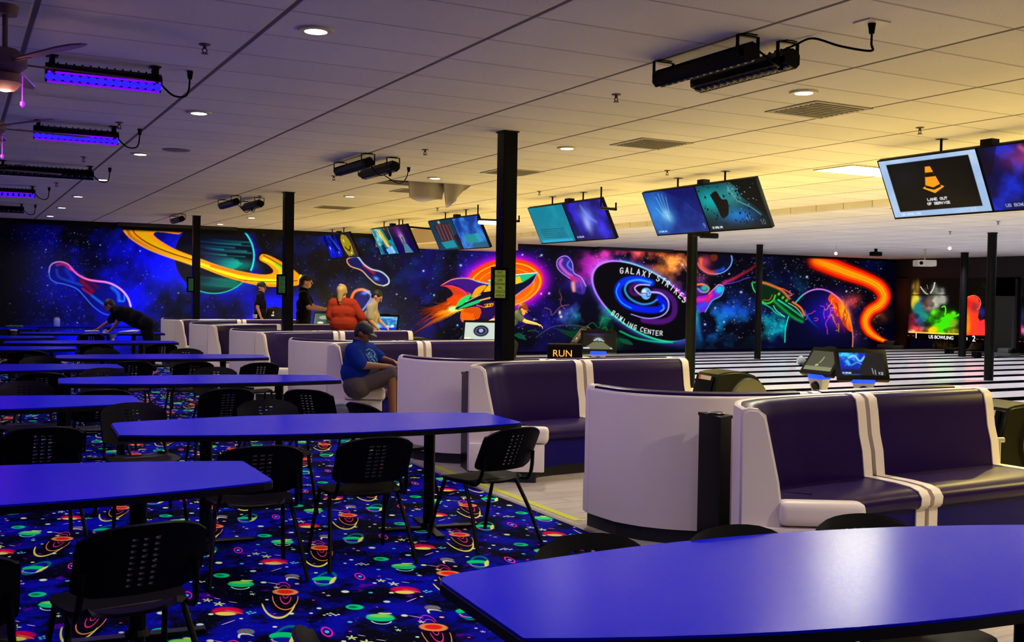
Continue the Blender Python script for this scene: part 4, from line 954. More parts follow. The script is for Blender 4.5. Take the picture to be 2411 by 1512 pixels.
# ---------------------------------------------------------------- booths
HB = .975
F_PATH = [(3.87, 0.0), (3.872, -.18), (3.885, -.36), (3.95, -.52), (4.06, -.67), (4.22, -.80), (4.42, -.89), (4.7, -.945), (5.0, -.96), (6.48, -.96)]
N_PATH = [(3.86, -1.62), (3.99, -1.40), (4.15, -1.22), (4.35, -1.13), (4.62, -1.08), (4.95, -1.06), (5.29, -1.06), (6.50, -1.06)]
def back_prof(f=0.0):
    return [(0.0, .10), (0.0, HB - .035), (.008, HB - .008), (.03, HB), (.085, HB - .002), (.118, HB - .03), (.135, HB - .11), (.155, HB - .25), (.185, .62), (.205, .46), (.205, .10)]
def lift(p, e): return [(d, z + (e if z > HB - .04 and d > .001 else 0)) for d, z in p]
def infl(p, e, c=(.10, .5)):
    return [(d + (e if d > c[0] else (0 if d < .001 else 0)), z + (e if z > .8 else 0)) for d, z in p]
SHELL = [(-.012, .10), (-.012, HB - .015), (-.006, HB + .004), (.012, HB + .010), (.030, HB + .004), (.030, HB - .02), (.0, HB - .04), (.0, .10)]
SHELL_LOW = [(-.012, .10), (-.012, HB - .03), (-.006, HB - .014), (.004, HB - .010), (.010, HB - .02), (.0, HB - .04), (.0, .10)]
SEATP = [(.17, .33), (.17, .455), (.45, .458), (.57, .452), (.635, .435), (.665, .40), (.660, .355), (.64, .33)]
FRONTP = [(.20, .10), (.20, .325), (.62, .325), (.62, .10)]
KICKP = [(.05, .003), (.05, .098), (.57, .098), (.57, .003)]
def scale_prof(p, e):
    return [(d + e * (1 if d > .3 else 0), z + e * (1 if z > .4 else 0)) for d, z in p]
def bench(name, label, path, s0, s1, group, seat_end_roll=False, trims=(1, 1), flip=False):
    """one upholstered unit following the path; padding lies to the given side"""
    t = thing(name, label, 'booth seat', (0, 0, 0), 0, group)
    sgn = -1 if flip else 1
    fl = lambda p: [(sgn * d, z) for d, z in p]
    P = cut_path(path, s0, s1, 26)
    L = sum((Vector(b) - Vector(a)).length for a, b in zip(P, P[1:])); tw = .075
    core = cut_path(P, tw, L - tw, 24)
    bm = bmesh.new(); sweep(bm, P, fl(SHELL if flip else SHELL_LOW)); done(bm, 'outer_shell', M_white, t, True, .9)
    bm = bmesh.new(); sweep(bm, core, fl(back_prof() if flip else lift(back_prof(), .014))); done(bm, 'backrest', M_purp, t, True, .9)
    bm = bmesh.new(); sweep(bm, core, fl(SEATP)); done(bm, 'seat_cushion', M_purp, t, True, .9)
    bm = bmesh.new(); sweep(bm, core, fl(FRONTP)); done(bm, 'front_panel', M_navy, t, True, .6)
    bm = bmesh.new(); sweep(bm, P, fl([(d - .04 if d < .1 else d, z) for d, z in KICKP])); done(bm, 'kickboard', M_kick, t)
    for e, (a, b) in enumerate(((0, tw), (L - tw, L))):
        if not trims[e]: continue
        Q = cut_path(P, a, b, 5)
        bm = bmesh.new(); sweep(bm, Q, fl(infl(back_prof(), .008))); done(bm, 'end_trim', M_white, t, True, .9)
        bm = bmesh.new(); sweep(bm, Q, fl(scale_prof(SEATP, .006))); done(bm, 'seat_trim', M_white, t, True, .9)
        bm = bmesh.new(); sweep(bm, Q, fl([(.19, .10), (.19, .327), (.630, .327), (.630, .10)])); done(bm, 'front_trim', M_white, t, True, .6)
    if seat_end_roll:
        Q = P[:2]; a = Vector(P[0]); d = (Vector(P[2]) - a).normalized(); nn = Vector((-d.y, d.x)) * sgn
        p0 = a + nn * .22 - d * .02; p1 = a + nn * .66 - d * .02
        bm = bmesh.new()
        Mx = Matrix(((nn.x, -d.x * 1, 0, a.x), (nn.y, -d.y * 1, 0, a.y), (0, 0, 1, 0), (0, 0, 0, 1)))
        box(bm, .20, .675, -.07, .065, .345, .482, .05, Mx, seg=4); done(bm, 'seat_end_roll', M_white, t, True, 1.2)
        bm = bmesh.new(); box(bm, .0, .64, -.02, .05, .10, .335, .01, Mx); done(bm, 'end_panel', M_white, t, True, .8)
        bm = bmesh.new(); pr = [(-.014, .10), (-.014, HB - .03), (0, HB), (.03, HB + .014), (.085, HB + .010), (.125, HB - .03), (.15, HB - .14), (.175, .72), (.205, .58), (.222, .45), (.222, .10)]
        fa = [bm.verts.new(Mx @ Vector((q[0], .022, q[1]))) for q in pr]; fb = [bm.verts.new(Mx @ Vector((q[0], -.055, q[1]))) for q in pr]
        for k in range(len(pr)): bm.faces.new((fa[k], fa[(k + 1) % len(pr)], fb[(k + 1) % len(pr)], fb[k]))
        bm.faces.new(fa); bm.faces.new(fb[::-1])
        bmesh.ops.recalc_face_normals(bm, faces=bm.faces[:])
        es = [e for e in bm.edges if len(e.link_faces) == 2 and e.calc_face_angle(0) > .9]
        bmesh.ops.bevel(bm, geom=es, offset=.014, segments=3, affect='EDGES'); done(bm, 'end_cap', M_white, t, True, .9)
    return t
BY = [6.10, 9.57, 13.38, 16.70, 19.90, 22.90]
ORD = ['nearest the camera', 'second from the camera', 'third from the camera', 'fourth from the camera', 'fifth from the camera', 'farthest from the camera']
for k, y0 in enumerate(BY):
    Fp = [(x, y + y0) for x, y in F_PATH]; Np = [(x, y + y0) for x, y in N_PATH]
    bench('curved_booth_bench', 'curved booth unit turned away, showing its plain cream back panel, ' + ORD[k], Fp, 0, 1.72, 'curved booth units facing away', True, (1, 1))
    bench('straight_booth_bench', 'straight booth unit turned away behind the purple backs, ' + ORD[k], Fp, 1.76, None, 'straight booth units facing away', False, (1, 1))
    bench('curved_booth_bench', 'curved purple booth unit with cream end cap at the aisle, ' + ORD[k], Np, 0, 1.62, 'curved purple booth units facing the camera', True, (1, 1), flip=True)
    bench('straight_booth_bench', 'straight purple booth unit with cream edge trims, ' + ORD[k], Np, 1.66, None, 'straight purple booth units facing the camera', False, (1, 1), flip=True)
# nearer booths behind the foreground are outside the picture
# black waste bins in the notch between back-to-back booths
for k, y0 in enumerate(BY[:2]):
    t = thing('waste_bin', ('tall black waste bin wedged between the two nearest back-to-back booth units', 'narrow black waste bin edge between the second pair of booth units')[k], 'waste bin', (0, y0, 0))
    bm = bmesh.new(); prism(bm, [(4.125, -.90), (4.22, -.96), (4.20, -1.12), (4.06, -1.19)], .003, .86); done(bm, 'bin_body', M_gloss, t)
    bm = bmesh.new(); prism(bm, [(4.12, -.895), (4.225, -.955), (4.205, -1.125), (4.052, -1.198)], .86, .88); done(bm, 'bin_lid', M_gloss, t)
    bm = bmesh.new(); lathe(bm, [(.038, .880), (.05, .880), (.053, .889), (.047, .893), (.038, .889)], 24, (4.145, -1.04, 0)); done(bm, 'opening_rim', mat('rim_grey', (.03, .03, .035), .3), t, True)

# ---------------------------------------------------------------- bowling lanes
def lane_mat():
    m, b, g = nm('glossy_lane_boards', .16, .6)
    geo = g.n('ShaderNodeNewGeometry'); pos = geo.outputs['Position']
    n_ = g.noise(g.vec('MULTIPLY', pos, (.4, 26, 1)), 1.5, 3)
    g.L.new(g.mix(n_, (.82, .82, .90), (.93, .92, .96)), b.inputs['Base Color']); return m
M_lane = lane_mat(); M_gut = mat('black_gutter', (.001, .001, .004), .9, spec=.02)
LB = [24.25, 23.02, 21.76, 20.75, 19.87, 18.64, 17.40, 16.13, 14.92, 13.72, 12.50, 11.28, 10.06, 8.84, 7.62, 6.40, 5.18, 3.96]
LO = ['against the mural wall', 'second from the mural wall', 'third from the mural wall', 'fourth from the mural wall', 'fifth from the mural wall', 'sixth from the mural wall', 'seventh from the mural wall', 'eighth from the mural wall', 'ninth from the mural wall', 'tenth from the mural wall', 'eleventh from the mural wall', 'twelfth from the mural wall', 'thirteenth from the mural wall', 'fourteenth from the mural wall', 'fifteenth from the mural wall', 'sixteenth from the mural wall', 'seventeenth from the mural wall']
for k in range(len(LB) - 1):
    yb, ya = LB[k], LB[k + 1]
    t = thing('bowling_lane', 'glossy pale bowling lane with black gutters, ' + LO[k], 'bowling lane', (11.6, 0, 0), 0, 'parallel bowling lanes')
    bm = bmesh.new(); box(bm, 0, 17.6, ya + .235, yb - .235, -.008, .0); done(bm, 'lane_boards', M_lane, t)
    for a, c in ((ya + .005, ya + .23), (yb - .23, yb - .005)):
        bm = bmesh.new(); prof = [(a, -.003)] + [(a + (c - a) * (.5 - .5 * math.cos(PI * q / 6)), -.003 - .05 * math.sin(PI * q / 6)) for q in range(1, 6)] + [(c, -.003), (c, -.069), (a, -.069)]
        fa = [bm.verts.new((0, p[0], p[1])) for p in prof]; fb = [bm.verts.new((17.6, p[0], p[1])) for p in prof]
        for q in range(len(prof)): bm.faces.new((fa[q], fa[(q + 1) % len(prof)], fb[(q + 1) % len(prof)], fb[q]))
        done(bm, 'gutter', M_gut, t)

# ---------------------------------------------------------------- masking units and pin decks
XMK = XM - .02
mk = Canvas(2135, 640, 2430, 800, 3.0)
def draw_mask(cv):
    z = lambda x, y: (2050 + x / 6.3, 620 + y / 6.3)
    h, w = cv.h, cv.w; n = fbm(h, w, 7, 5, 4); st = np.clip((n - .36) * 3.5, 0, 1)
    def puff(x, y, rx, ry, c, a=1.2, ang=0, p=3): X_, Y_ = z(x, y); cv.mixm(np.clip(np.exp(-cv.ell_d(X_, Y_, rx / 6.3, ry / 6.3, ang) ** p) * (st * .8 + .35) * a, 0, 1), c)
    cv.a[:] = (.01, .015, .01)
    puff(670, 430, 60, 150, (.8, .62, .2)); puff(700, 330, 30, 90, (.85, .6, .25)); puff(640, 600, 40, 90, (.85, .7, .1)); puff(690, 520, 70, 80, (.85, .8, .2), .8)
    puff(720, 690, 90, 110, (.05, .45, .5)); puff(780, 800, 90, 90, (.1, .5, .45)); puff(700, 850, 70, 60, (.15, .3, .65)); puff(760, 520, 40, 70, (.2, .35, .75), .8)
    puff(840, 600, 70, 100, (.85, .45, .4), .9); puff(930, 560, 110, 130, (.72, .72, .66)); puff(1040, 540, 90, 90, (.6, .6, .55)); puff(940, 400, 60, 90, (.65, .65, .58), .9); puff(1040, 420, 60, 60, (.72, .72, .68), 1.1); puff(800, 410, 40, 50, (.6, .6, .5), .7)
    cv.line([z(740, 350), z(800, 430), z(860, 470)], 2, (.7, .7, .65)); cv.line([z(950, 290), z(930, 370), z(890, 440)], 2.4, (.75, .75, .68)); cv.line([z(835, 320), z(850, 380)], 1, (.5, .5, .45))
    puff(1090, 900, 200, 170, (.22, .85, .02), 1.6); puff(960, 740, 70, 60, (.35, .85, .15)); puff(900, 830, 40, 50, (.2, .75, .05)); cv.line([z(1060, 650), z(1100, 640), z(1112, 700), z(1100, 760)], 2.2, (.3, .9, .1)); puff(1230, 750, 40, 40, (.3, .85, .05)); cv.line([z(1150, 760), z(1240, 790), z(1310, 760)], 3.4, (.3, .8, .05))
    puff(620, 900, 70, 130, (.95, .2, .35)); puff(680, 980, 120, 60, (.95, .25, .2)); puff(760, 930, 60, 60, (.45, .5, .75), .8); puff(900, 990, 90, 60, (1, .75, .05)); puff(1230, 1010, 110, 50, (1, .8, .1)); puff(1240, 900, 60, 60, (.65, .5, .2), .8)
    cv.line([z(570, 1020), z(900, 1035), z(1300, 1050)], 2.5, (1, .9, .3), a=.8); puff(600, 1010, 60, 30, (1, .9, .6))
    cv.poly([z(600, 462), z(1130, 464), z(1130, 478), z(600, 476)], (.0, .0, .0))
    # second unit: tall rounded orange shape
    cv.poly([z(*p) for p in [(1375, 1065), (1385, 700), (1395, 560), (1440, 490), (1520, 475), (1590, 510), (1630, 600), (1620, 700), (1590, 800), (1620, 860), (1690, 830), (1700, 1070)]], (.95, .22, .1))
    puff(1420, 900, 60, 170, (1, .5, .0), 1.2); puff(1540, 640, 70, 90, (.55, .15, .2), .8); puff(1450, 600, 50, 60, (.9, .1, .05)); puff(1640, 960, 50, 120, (1, .12, .3)); puff(1650, 730, 50, 80, (.1, .12, .4), .9); puff(1600, 560, 30, 30, (.8, .1, .1), .7)
    cv.ring(*z(1520, 590), 18, 18, .8, (1, .5, .45), a0=180, a1=420)
    # strips between and right-hand unit
    for (xa, xb) in ((1312, 1372), (1712, 2140)): cv.poly([z(xa, 200), z(xb, 200), z(xb, 1140), z(xa, 1140)], (.005, .008, .005))
    puff(2200, 960, 60, 90, (.95, .2, .45)); puff(2240, 780, 60, 120, (.2, .25, .7)); puff(2190, 760, 30, 60, (.25, .1, .3)); puff(2270, 1000, 40, 60, (.9, .3, .6))
    cv.stars(60, 70, (2290, 665, 2322, 720), (.4, .9), ((.4, .4, .2),), .9); cv.stars(30, 71, (2395, 660, 2411, 700), (.4, .9), ((.5, .6, .6),), .9)
    for xa, xb, ya, yb in ((2135, 2430, 786, 800),): pass
draw_mask(mk)
def strip_poly(z_): pass
# the pictures end on a sloping lower edge in the photograph, i.e. a level line on the wall
def mask_panel(name, label, y1, y0, z0, z1, parent=None):
    n1 = int((y1 - y0) * 110) + 2; n2 = int((z1 - z0) * 100)
    P = np.zeros((n2, n1, 3)); P[..., 0] = XMK - .03; P[..., 1] = np.linspace(y1, y0, n1)[None, :]; P[..., 2] = np.linspace(z0, z1, n2)[:, None]
    a, b = to_px(P[..., 0].ravel(), P[..., 1].ravel(), P[..., 2].ravel())
    return grid_mesh(name, P, mk.sample(a, b), vmat('lit_mask_picture', es=1.2, diff=.2), parent)
masks = [(24.87, 22.80, '1', 'lane masking unit with white powder splash and green cloud picture, numbered 1'), (22.68, 21.75, '2', 'lane masking unit with rounded orange red figure picture, numbered 2'), (20.62, 18.6, '3', 'masking unit at the right edge with pink and blue picture')]
def text_part(name, s, size, loc, rot, m, parent, depth=.004, align='CENTER'):
    c = bpy.data.curves.new(name, 'FONT'); c.body = s; c.size = size; c.extrude = depth; c.align_x = align; c.align_y = 'CENTER'
    o = bpy.data.objects.new(name, c); me = bpy.data.meshes.new_from_object(o); bpy.data.objects.remove(o); bpy.data.curves.remove(c)
    o = new_obj(name, me, m, parent); o.location = loc; o.rotation_euler = rot; return o
M_glowW = mat('lit_white', (.8, .8, .8), .5, emit=(1, 1, 1), es=1.0); M_glowR = mat('lit_red_dash', (.3, 0, 0), .5, emit=(.45, .02, .02), es=1.0)
for (y1, y0, num, lab) in masks:
    t = thing('lane_mask', lab, 'bowling lane mask', (0, 0, 0), 0, 'masking units over the pin decks')
    mask_panel('mask_picture', lab, y1, y0, .50, 2.35, t)
    bm = bmesh.new(); box(bm, XMK - .028, XMK + .25, y0 - .05, y1 + .05, .50, CEIL - .12); done(bm, 'cabinet', black, t)
    bm = bmesh.new(); box(bm, XMK - .05, XMK + .25, y0 - .05, y1 + .05, .30, .50); done(bm, 'number_strip', M_gloss, t)
    ry = (PI / 2, 0, -PI / 2)
    yn = {'1': 24.50, '2': 22.25, '3': 20.35}[num]
    text_part('lane_number', num, .26, (XMK - .06, yn, .41), ry, M_glowW, t)
    if num == '1': text_part('maker_lettering', 'US BOWLING', .16, (XMK - .06, 23.5, .40), ry, M_glowW, t)
    if num == '2': text_part('maker_lettering', 'US', .12, (XMK - .06, 22.55, .40), ry, M_glowW, t)
    for dy in ((.12, .32) if num == '1' else (-.12, -.32) if num == '2' else (.12, .28)):
        bm = bmesh.new(); box(bm, XMK - .06, XMK - .05, yn + dy - .04, yn + dy + .04, .40, .42); done(bm, 'red_dash', M_glowR, t)
bm = bmesh.new(); box(bm, XMK, XMK + .2, 3.9, 25.5, 2.36, CEIL); box(bm, XMK, XMK + .2, 3.9, 18.5, .3, 2.4); box(bm, XMK, XMK + .2, 24.95, 25.5, 0, 2.4); struct('wall_masking', bm, black)
t = thing('ball_return_cover', 'dark grey upright panel between the second mask and the right edge', 'panel', (0, 0, 0))
bm = bmesh.new(); box(bm, XMK - .12, XMK + .25, 20.78, 21.55, 0, 1.78, .01); done(bm, 'cover_panel', mat('dark_grey_green', (.035, .045, .04), .6), t)
bm = bmesh.new(); box(bm, XMK - .14, XMK + .25, 20.70, 20.78, 0, 2.3); done(bm, 'cover_post', M_kick, t)
t['label'] = 'dark grey upright panel between the second and third lane masks'
# pin deck interiors
t = thing('pin_deck', 'open pin deck under the first mask with pale curved guard and white boxes inside', 'pin deck', (XM + .66, 0, 0))
bm = bmesh.new(); box(bm, .9, 1.0, 22.8, 24.9, 0, .28); done(bm, 'rear_curtain', mat('deck_dark', (.02, .018, .01), .8), t)
bm = bmesh.new(); tube(bm, [(.1, 24.45, .30), (.1, 24.25, .08), (.1, 24.0, .03), (.1, 23.7, .02), (.1, 23.5, .06), (.1, 23.35, .20), (.1, 23.28, .34)], .025, smooth_steps=4); done(bm, 'curved_guard', mat('pale_yellow_plastic', (.62, .58, .36), .5), t, True)
for (ya, yb, za, zb, m_) in ((24.15, 24.38, .05, .38, mat('pale_khaki', (.42, .40, .26), .6)), (23.85, 24.05, .03, .2, mat('pale_khaki', (.42, .40, .26), .6)), (23.82, 24.1, .24, .4, mat('deep_blue', (.01, .01, .12), .5))):
    bm = bmesh.new(); box(bm, .2, .4, ya, yb, za, zb, .01); done(bm, 'storage_box', m_, t)
bm = bmesh.new()
for q in range(5): lathe(bm, [(.02, 0), (.045, .05), (.05, .12), (.02, .22), (.025, .27), (.005, .3)], 12, (.15 + .05 * (q % 2), 24.5 - q * .13, .0 if q < 3 else .02))
done(bm, 'pin_cluster', mat('amber_pin', (.7, .45, .05), .4), t, True)['kind'] = 'stuff'
for i, (yc, lab) in enumerate(((22.2, 'curved brown ball guide under the second mask'), (20.1, 'curved brown ball guide under the third mask'))):
    t = thing('ball_guide', lab, 'ball guide', (XM, 0, 0))
    bm = bmesh.new(); prof = [(.0, .30), (-.06, .12), (-.16, .02), (-.42, .0), (-.42, -.02), (-.15, -.01), (0, .05), (.1, .30)]
    fa = [bm.verts.new((0, yc + .2 - p[0], p[1] + .04)) for p in prof]; fb = [bm.verts.new((.5, yc + .2 - p[0], p[1] + .04)) for p in prof]
    for q in range(len(prof)): bm.faces.new((fa[q], fa[(q + 1) % 8], fb[(q + 1) % 8], fb[q]))
    bm.faces.new(fa); bm.faces.new(fb[::-1]); done(bm, 'guide_shell', mat('brown_guide', (.09, .05, .02), .5), t)
# small dark gear boxes on the lane ends and a far ball return hood
for i, (x, y, lab) in enumerate(((27.3, 24.5, 'dark low ball-sweep unit on the first lane beside the mural'), (27.0, 20.0, 'grey green sweep unit on the lane at the right edge'))):
    t = thing('lane_machine', lab, 'lane machine', (x, y, 0))
    bm = bmesh.new(); box(bm, -.25, .25, -.35, .35, 0, .12, .03); box(bm, -.2, .1, -.25, .12, .1, .26, .05); done(bm, 'housing', mat('gunmetal', (.05, .06, .055), .5), t, True)
    bm = bmesh.new(); cyl(bm, (0, -.3, .14), (0, -.14, .14), .12, n=20); done(bm, 'wheel', M_blk, t, True)
for i, (x, y, lab) in enumerate(((26.6, 21.6, 'small black block on a far lane below the first mask'), (25.9, 20.1, 'small black block with white dot on a far lane below the second mask'))):
    bm = bmesh.new(); box(bm, x - .1, x + .1, y - .1, y + .1, .0, .16, .02); tag(done(bm, 'foul_sensor', M_blk), lab, 'lane sensor')
bm = bmesh.new(); bmesh.ops.create_uvsphere(bm, u_segments=24, v_segments=16, radius=.11); tag(done(bm, 'bowling_ball', mat('pale_ball', (.45, .5, .5), .12), None, True), 'pale grey bowling ball rolling on a distant lane', 'bowling ball'); bpy.data.objects['bowling_ball'].location = (*at(1886, 849, .11), .11)

# ---------------------------------------------------------------- columns with signs
M_col = mat('black_green_column', (0.002, 0.003, 0.0035), .35, spec=.14)
def column(name, label, x, y, w, top, sign=None, rnd_=False, base=0):
    t = thing(name, label, 'column', (x, y, 0), 0, 'black ceiling support columns')
    bm = bmesh.new()
    if rnd_: cyl(bm, (0, 0, base), (0, 0, top), w / 2, n=24)
    else: box(bm, -w / 2, w / 2, -w / 2, w / 2, base, top, .008)
    done(bm, 'column_shaft', M_col, t, rnd_)
    bm = bmesh.new(); box(bm, -w / 2 - .01, w / 2 + .01, -w / 2 - .01, w / 2 + .01, top - .012, top - .002) if not rnd_ else cyl(bm, (0, 0, top - .02), (0, 0, top - .002), w / 2 + .012, n=24); done(bm, 'ceiling_collar', M_col, t)
    return t
M_sign = mat('sign_yellow_green', (.30, .36, .035), .6, emit=(.12, .16, .01), es=.6)
def notice(x, y, label, scl=1.0, dim=False):
    t = thing('notice_sign', label, 'sign', (x, y, 1.69), -PI / 2 * 0 - R(28))
    bm = bmesh.new(); box(bm, -.085, .085, -.03, .0, -.155, .155, .004); done(bm, 'backing_board', M_blk, t)
    bm = bmesh.new(); box(bm, -.048, .048, -.036, -.0301, -.125, .125); done(bm, 'notice_panel', M_sign if not dim else mat('sign_green_dim', (.05, .16, .05), .6, emit=(.02, .08, .02), es=.5), t)
    for i, s in enumerate(('NO', 'FOOD', 'OR', 'DRINK', 'IN', 'COUCH', 'AREA')):
        text_part('sign_lettering', s, .032, (0, -.038, .105 - .035 * i), (PI / 2, 0, 0), mat('sign_ink', (.01, .02, .0), .7), t, .001)
    return t
column('support_column', 'square black column between the big rocket and the nearest booths', 4.51, 8.57, .142, CEIL)
column('support_column', 'square black column beside the ringed planet and the standing worker', 4.50, 15.69, .142, CEIL)
column('support_column', 'square black column in front of the ringed planet, third from the camera', 4.37, 21.89, .142, CEIL)
column('lane_column', 'black pole in front of the right side of the round logo', 11.45, 14.72, .18, CEIL, rnd_=True)
column('lane_column', 'slim black pole beside the small green rocket', 18.60, 21.08, .17, CEIL - .1, rnd_=True, base=-.07)
column('lane_column', 'black pole at the right in front of the grey panel', 18.55, 14.10, .18, CEIL - .1, rnd_=True, base=-.07)
column('lane_column', 'slim black pole between the first and second lane masks', 25.6, 20.35, .21, CEIL - .1, rnd_=True, base=-.07)
notice(4.395, 8.455, 'yellow green notice about no food or drink on the nearest column')
notice(4.385, 15.575, 'dim green notice on the column beside the planet ring', dim=True)
notice(4.255, 21.775, 'small dim green notice on the farthest square column', dim=True)
# ---------------------------------------------------------------- ceiling fittings
M_lampw = mat('downlight_glow', (.9, .9, .85), .5, emit=(1.0, .97, .80), es=9.0)
M_lampr = mat('downlight_rim', (.6, .55, .35), .5)
def downlight(label, x, y, grp):
    t = thing('ceiling_downlight', label, 'ceiling light', (x, y, CEIL), 0, grp)
    bm = bmesh.new(); lathe(bm, [(.078, -.014), (.098, -.014), (.104, -.004), (.104, .002), (.078, .002)], 28); done(bm, 'trim_ring', M_lampr, t, True)
    bm = bmesh.new(); lathe(bm, [(.001, -.015), (.06, -.015), (.079, -.011), (.079, -.002), (.001, -.002)], 28); done(bm, 'lens', M_lampw, t, True)
nth = ['nearest', 'second', 'third', 'fourth', 'fifth', 'sixth', 'seventh']
for k, (x, y) in enumerate(DOWN_A): downlight(nth[k] + ' round downlight of the left ceiling row, counted from the camera', x, y, 'downlights of the left row')
for k, (x, y) in enumerate(DOWN_B): downlight(nth[k] + ' round downlight of the right ceiling row, counted from the camera', x, y, 'downlights of the right row')
# square panel light
t = thing('panel_light', 'bright rectangular ceiling panel light left of the big right screens', 'ceiling light', (9.40, 8.79, CEIL))
bm = bmesh.new(); box(bm, -.585, .585, -.285, .285, -.010, 0); done(bm, 'diffuser', mat('panel_glow', (.9, .9, .85), .5, emit=(1, .98, .72), es=70), t)
bm = bmesh.new()
for (a, b_, c, d) in ((-.6, .6, -.30, -.285), (-.6, .6, .285, .30), (-.6, -.585, -.285, .285), (.585, .6, -.285, .285)): box(bm, a, b_, c, d, -.014, 0)
done(bm, 'panel_frame', M_lampr, t)
# air vents
M_vent = mat('vent_grey', (.30, .28, .25), .7)
VENTS = [(6.04, 6.20, 'grey square air vent beside the second round downlight, nearest the camera'), (6.04, 8.45, 'grey square air vent near the middle of the ceiling beyond the downlight'), (6.04, 11.35, 'grey air vent just right of the nearest square column'), (6.0, 14.3, 'flat grey air vent between the fallen tile and the planet column'), (6.0, 18.0, 'distant grey air vent right of the planet column'), (12.9, 11.1, 'grey vent in the lower ceiling over the lanes')]
for (x, y, l) in VENTS:
    zc = CEIL if x < 12.2 else CEIL - .1
    t = thing('air_vent', l, 'air vent', (x, y, zc)); bm = bmesh.new(); box(bm, -.30, .30, -.285, .285, -.008, 0); done(bm, 'vent_plate', M_vent, t)
    bm = bmesh.new()
    for q in range(9): box(bm, -.25, .25, -.24 + q * .055, -.24 + q * .055 + .018, -.014, -.008)
    done(bm, 'louvre', mat('vent_slot', (.16, .15, .13), .7), t)
t = thing('ceiling_speaker', 'round flush ceiling speaker grille near the left downlights', 'speaker', (*at(415, 353, CEIL), CEIL))
bm = bmesh.new(); lathe(bm, [(.001, -.008), (.13, -.008), (.145, -.004), (.15, 0), (.001, 0)], 30); done(bm, 'grille', mat('speaker_grille', (.16, .13, .16), .8), t, True)
# sprinklers
for (px_, py_, l) in ((482, 104, 'sprinkler head above the lit violet bar at top left'), (281, 288, 'sprinkler head left of the second left downlight'), (197, 369, 'sprinkler head left of the third left downlight'), (133, 430, 'sprinkler head left of the fourth left downlight'), (1451, 222, 'sprinkler head left of the big twin black light bars'), (1001, 352, 'sprinkler head above the small twin black light bars'), (786, 414, 'sprinkler head left of the middle twin light bars'), (1571, 401, 'sprinkler head above the pair of screens numbered 9 and 10'), (2166, 300, 'sprinkler head above the out of service screen'), (612, 461, 'sprinkler head left of the planet column top'), (1270, 450, 'sprinkler head above the teal keyboard screen'), (1030, 489, 'sprinkler head left of the screens beside the column'), (2350, 521, 'sprinkler head above the right lane pole'), (2237, 545, 'sprinkler head right of the projector')):
    zc = CEIL if px_ < 2200 else CEIL - .1
    X_, Y_ = at(px_, py_, zc); t = thing('sprinkler', l, 'sprinkler', (X_, Y_, zc), 0)
    bm = bmesh.new(); lathe(bm, [(.001, 0), (.036, 0), (.034, -.006), (.011, -.010), (.011, -.03), (.001, -.03)], 14); done(bm, 'escutcheon', mat('sprinkler_metal', (.10, .07, .07), .5, .4), t, True)
    bm = bmesh.new(); tube(bm, [(.010, 0, -.028), (.015, 0, -.042), (.0, 0, -.056)], .004); tube(bm, [(-.010, 0, -.028), (-.015, 0, -.042), (.0, 0, -.056)], .004); lathe(bm, [(.001, -.055), (.022, -.055), (.022, -.059), (.001, -.059)], 12); done(bm, 'deflector', mat('sprinkler_metal', (.10, .07, .07), .5, .4), t, True)
# light bars
M_uv = mat('violet_lens', (.05, .02, .3), .3, emit=(.012, .006, 1.0), es=2.2); M_uvoff = mat('dark_lens', (.01, .01, .02), .25)
M_uvh = mat('violet_halo', (.2, .02, .6), .3, emit=(.20, .0, 1.0), es=1.0)
BARDROP = .115
def bar(label, x, y, rz, L=1.0, lit=0, cable=None, tilt=0, grp=None):
    t = thing('light_bar', label, 'stage light bar', (x, y, CEIL - BARDROP), rz, grp)
    M = Matrix.Rotation(tilt, 4, 'X')
    bm = bmesh.new(); n = 8; prof = [(-.045, -.035), (.045, -.035), (.062, .0), (.045, .05), (.02, .065), (-.02, .065), (-.045, .05), (-.062, .0)]
    fa = [bm.verts.new(M @ Vector((-L / 2, a, b))) for a, b in prof]; fb = [bm.verts.new(M @ Vector((L / 2, a, b))) for a, b in prof]
    for q in range(n): bm.faces.new((fa[q], fa[(q + 1) % n], fb[(q + 1) % n], fb[q]))
    bm.faces.new(fa); bm.faces.new(fb[::-1])
    for q in range(int(L / .05)): box(bm, -L / 2 + .02 + q * .05, -L / 2 + .03 + q * .05, -.045, .045, .05, .066, M=M)
    done(bm, 'housing', M_blkm, t)
    bm = bmesh.new()
    nl = 14
    for q in range(nl): lathe(bm, [(.001, -.048), (.020, -.046), (.029, -.036), (.029, -.03), (.001, -.03)], 12, (-L / 2 + (q + .5) * L / nl, 0, 0), None)
    for v in bm.verts: v.co = M @ v.co
    done(bm, 'lens_row', M_uv if lit else M_uvoff, t, True)
    if lit:
        bm = bmesh.new(); box(bm, -L / 2 + .01, L / 2 - .01, -.046, -.030, -.0372, -.0352, M=M); box(bm, -L / 2 + .01, L / 2 - .01, .030, .046, -.0372, -.0352, M=M); done(bm, 'glow_strip', M_uvh, t)
    for s in (-1, 1):
        bm = bmesh.new(); xx = s * (L / 2 - .04)
        box(bm, xx - .012, xx + .012, -.078, -.072, -.01, .106); box(bm, xx - .012, xx + .012, .072, .078, -.01, .106); box(bm, xx - .012, xx + .012, -.078, .078, .102, .108); box(bm, xx - .035, xx + .035, -.04, .04, .108, .1145)
        done(bm, 'bracket', M_blkm, t)
    if cable:
        bm = bmesh.new(); tube(bm, cable, .0065, smooth_steps=8); done(bm, 'power_cable', M_blk, t, True)
        e = Vector(cable[-1]); bm = bmesh.new(); cyl(bm, e - Vector((0, 0, .055)), e, .014, .022, 12); done(bm, 'plug', M_blk, t, True)
    return t
top = .112
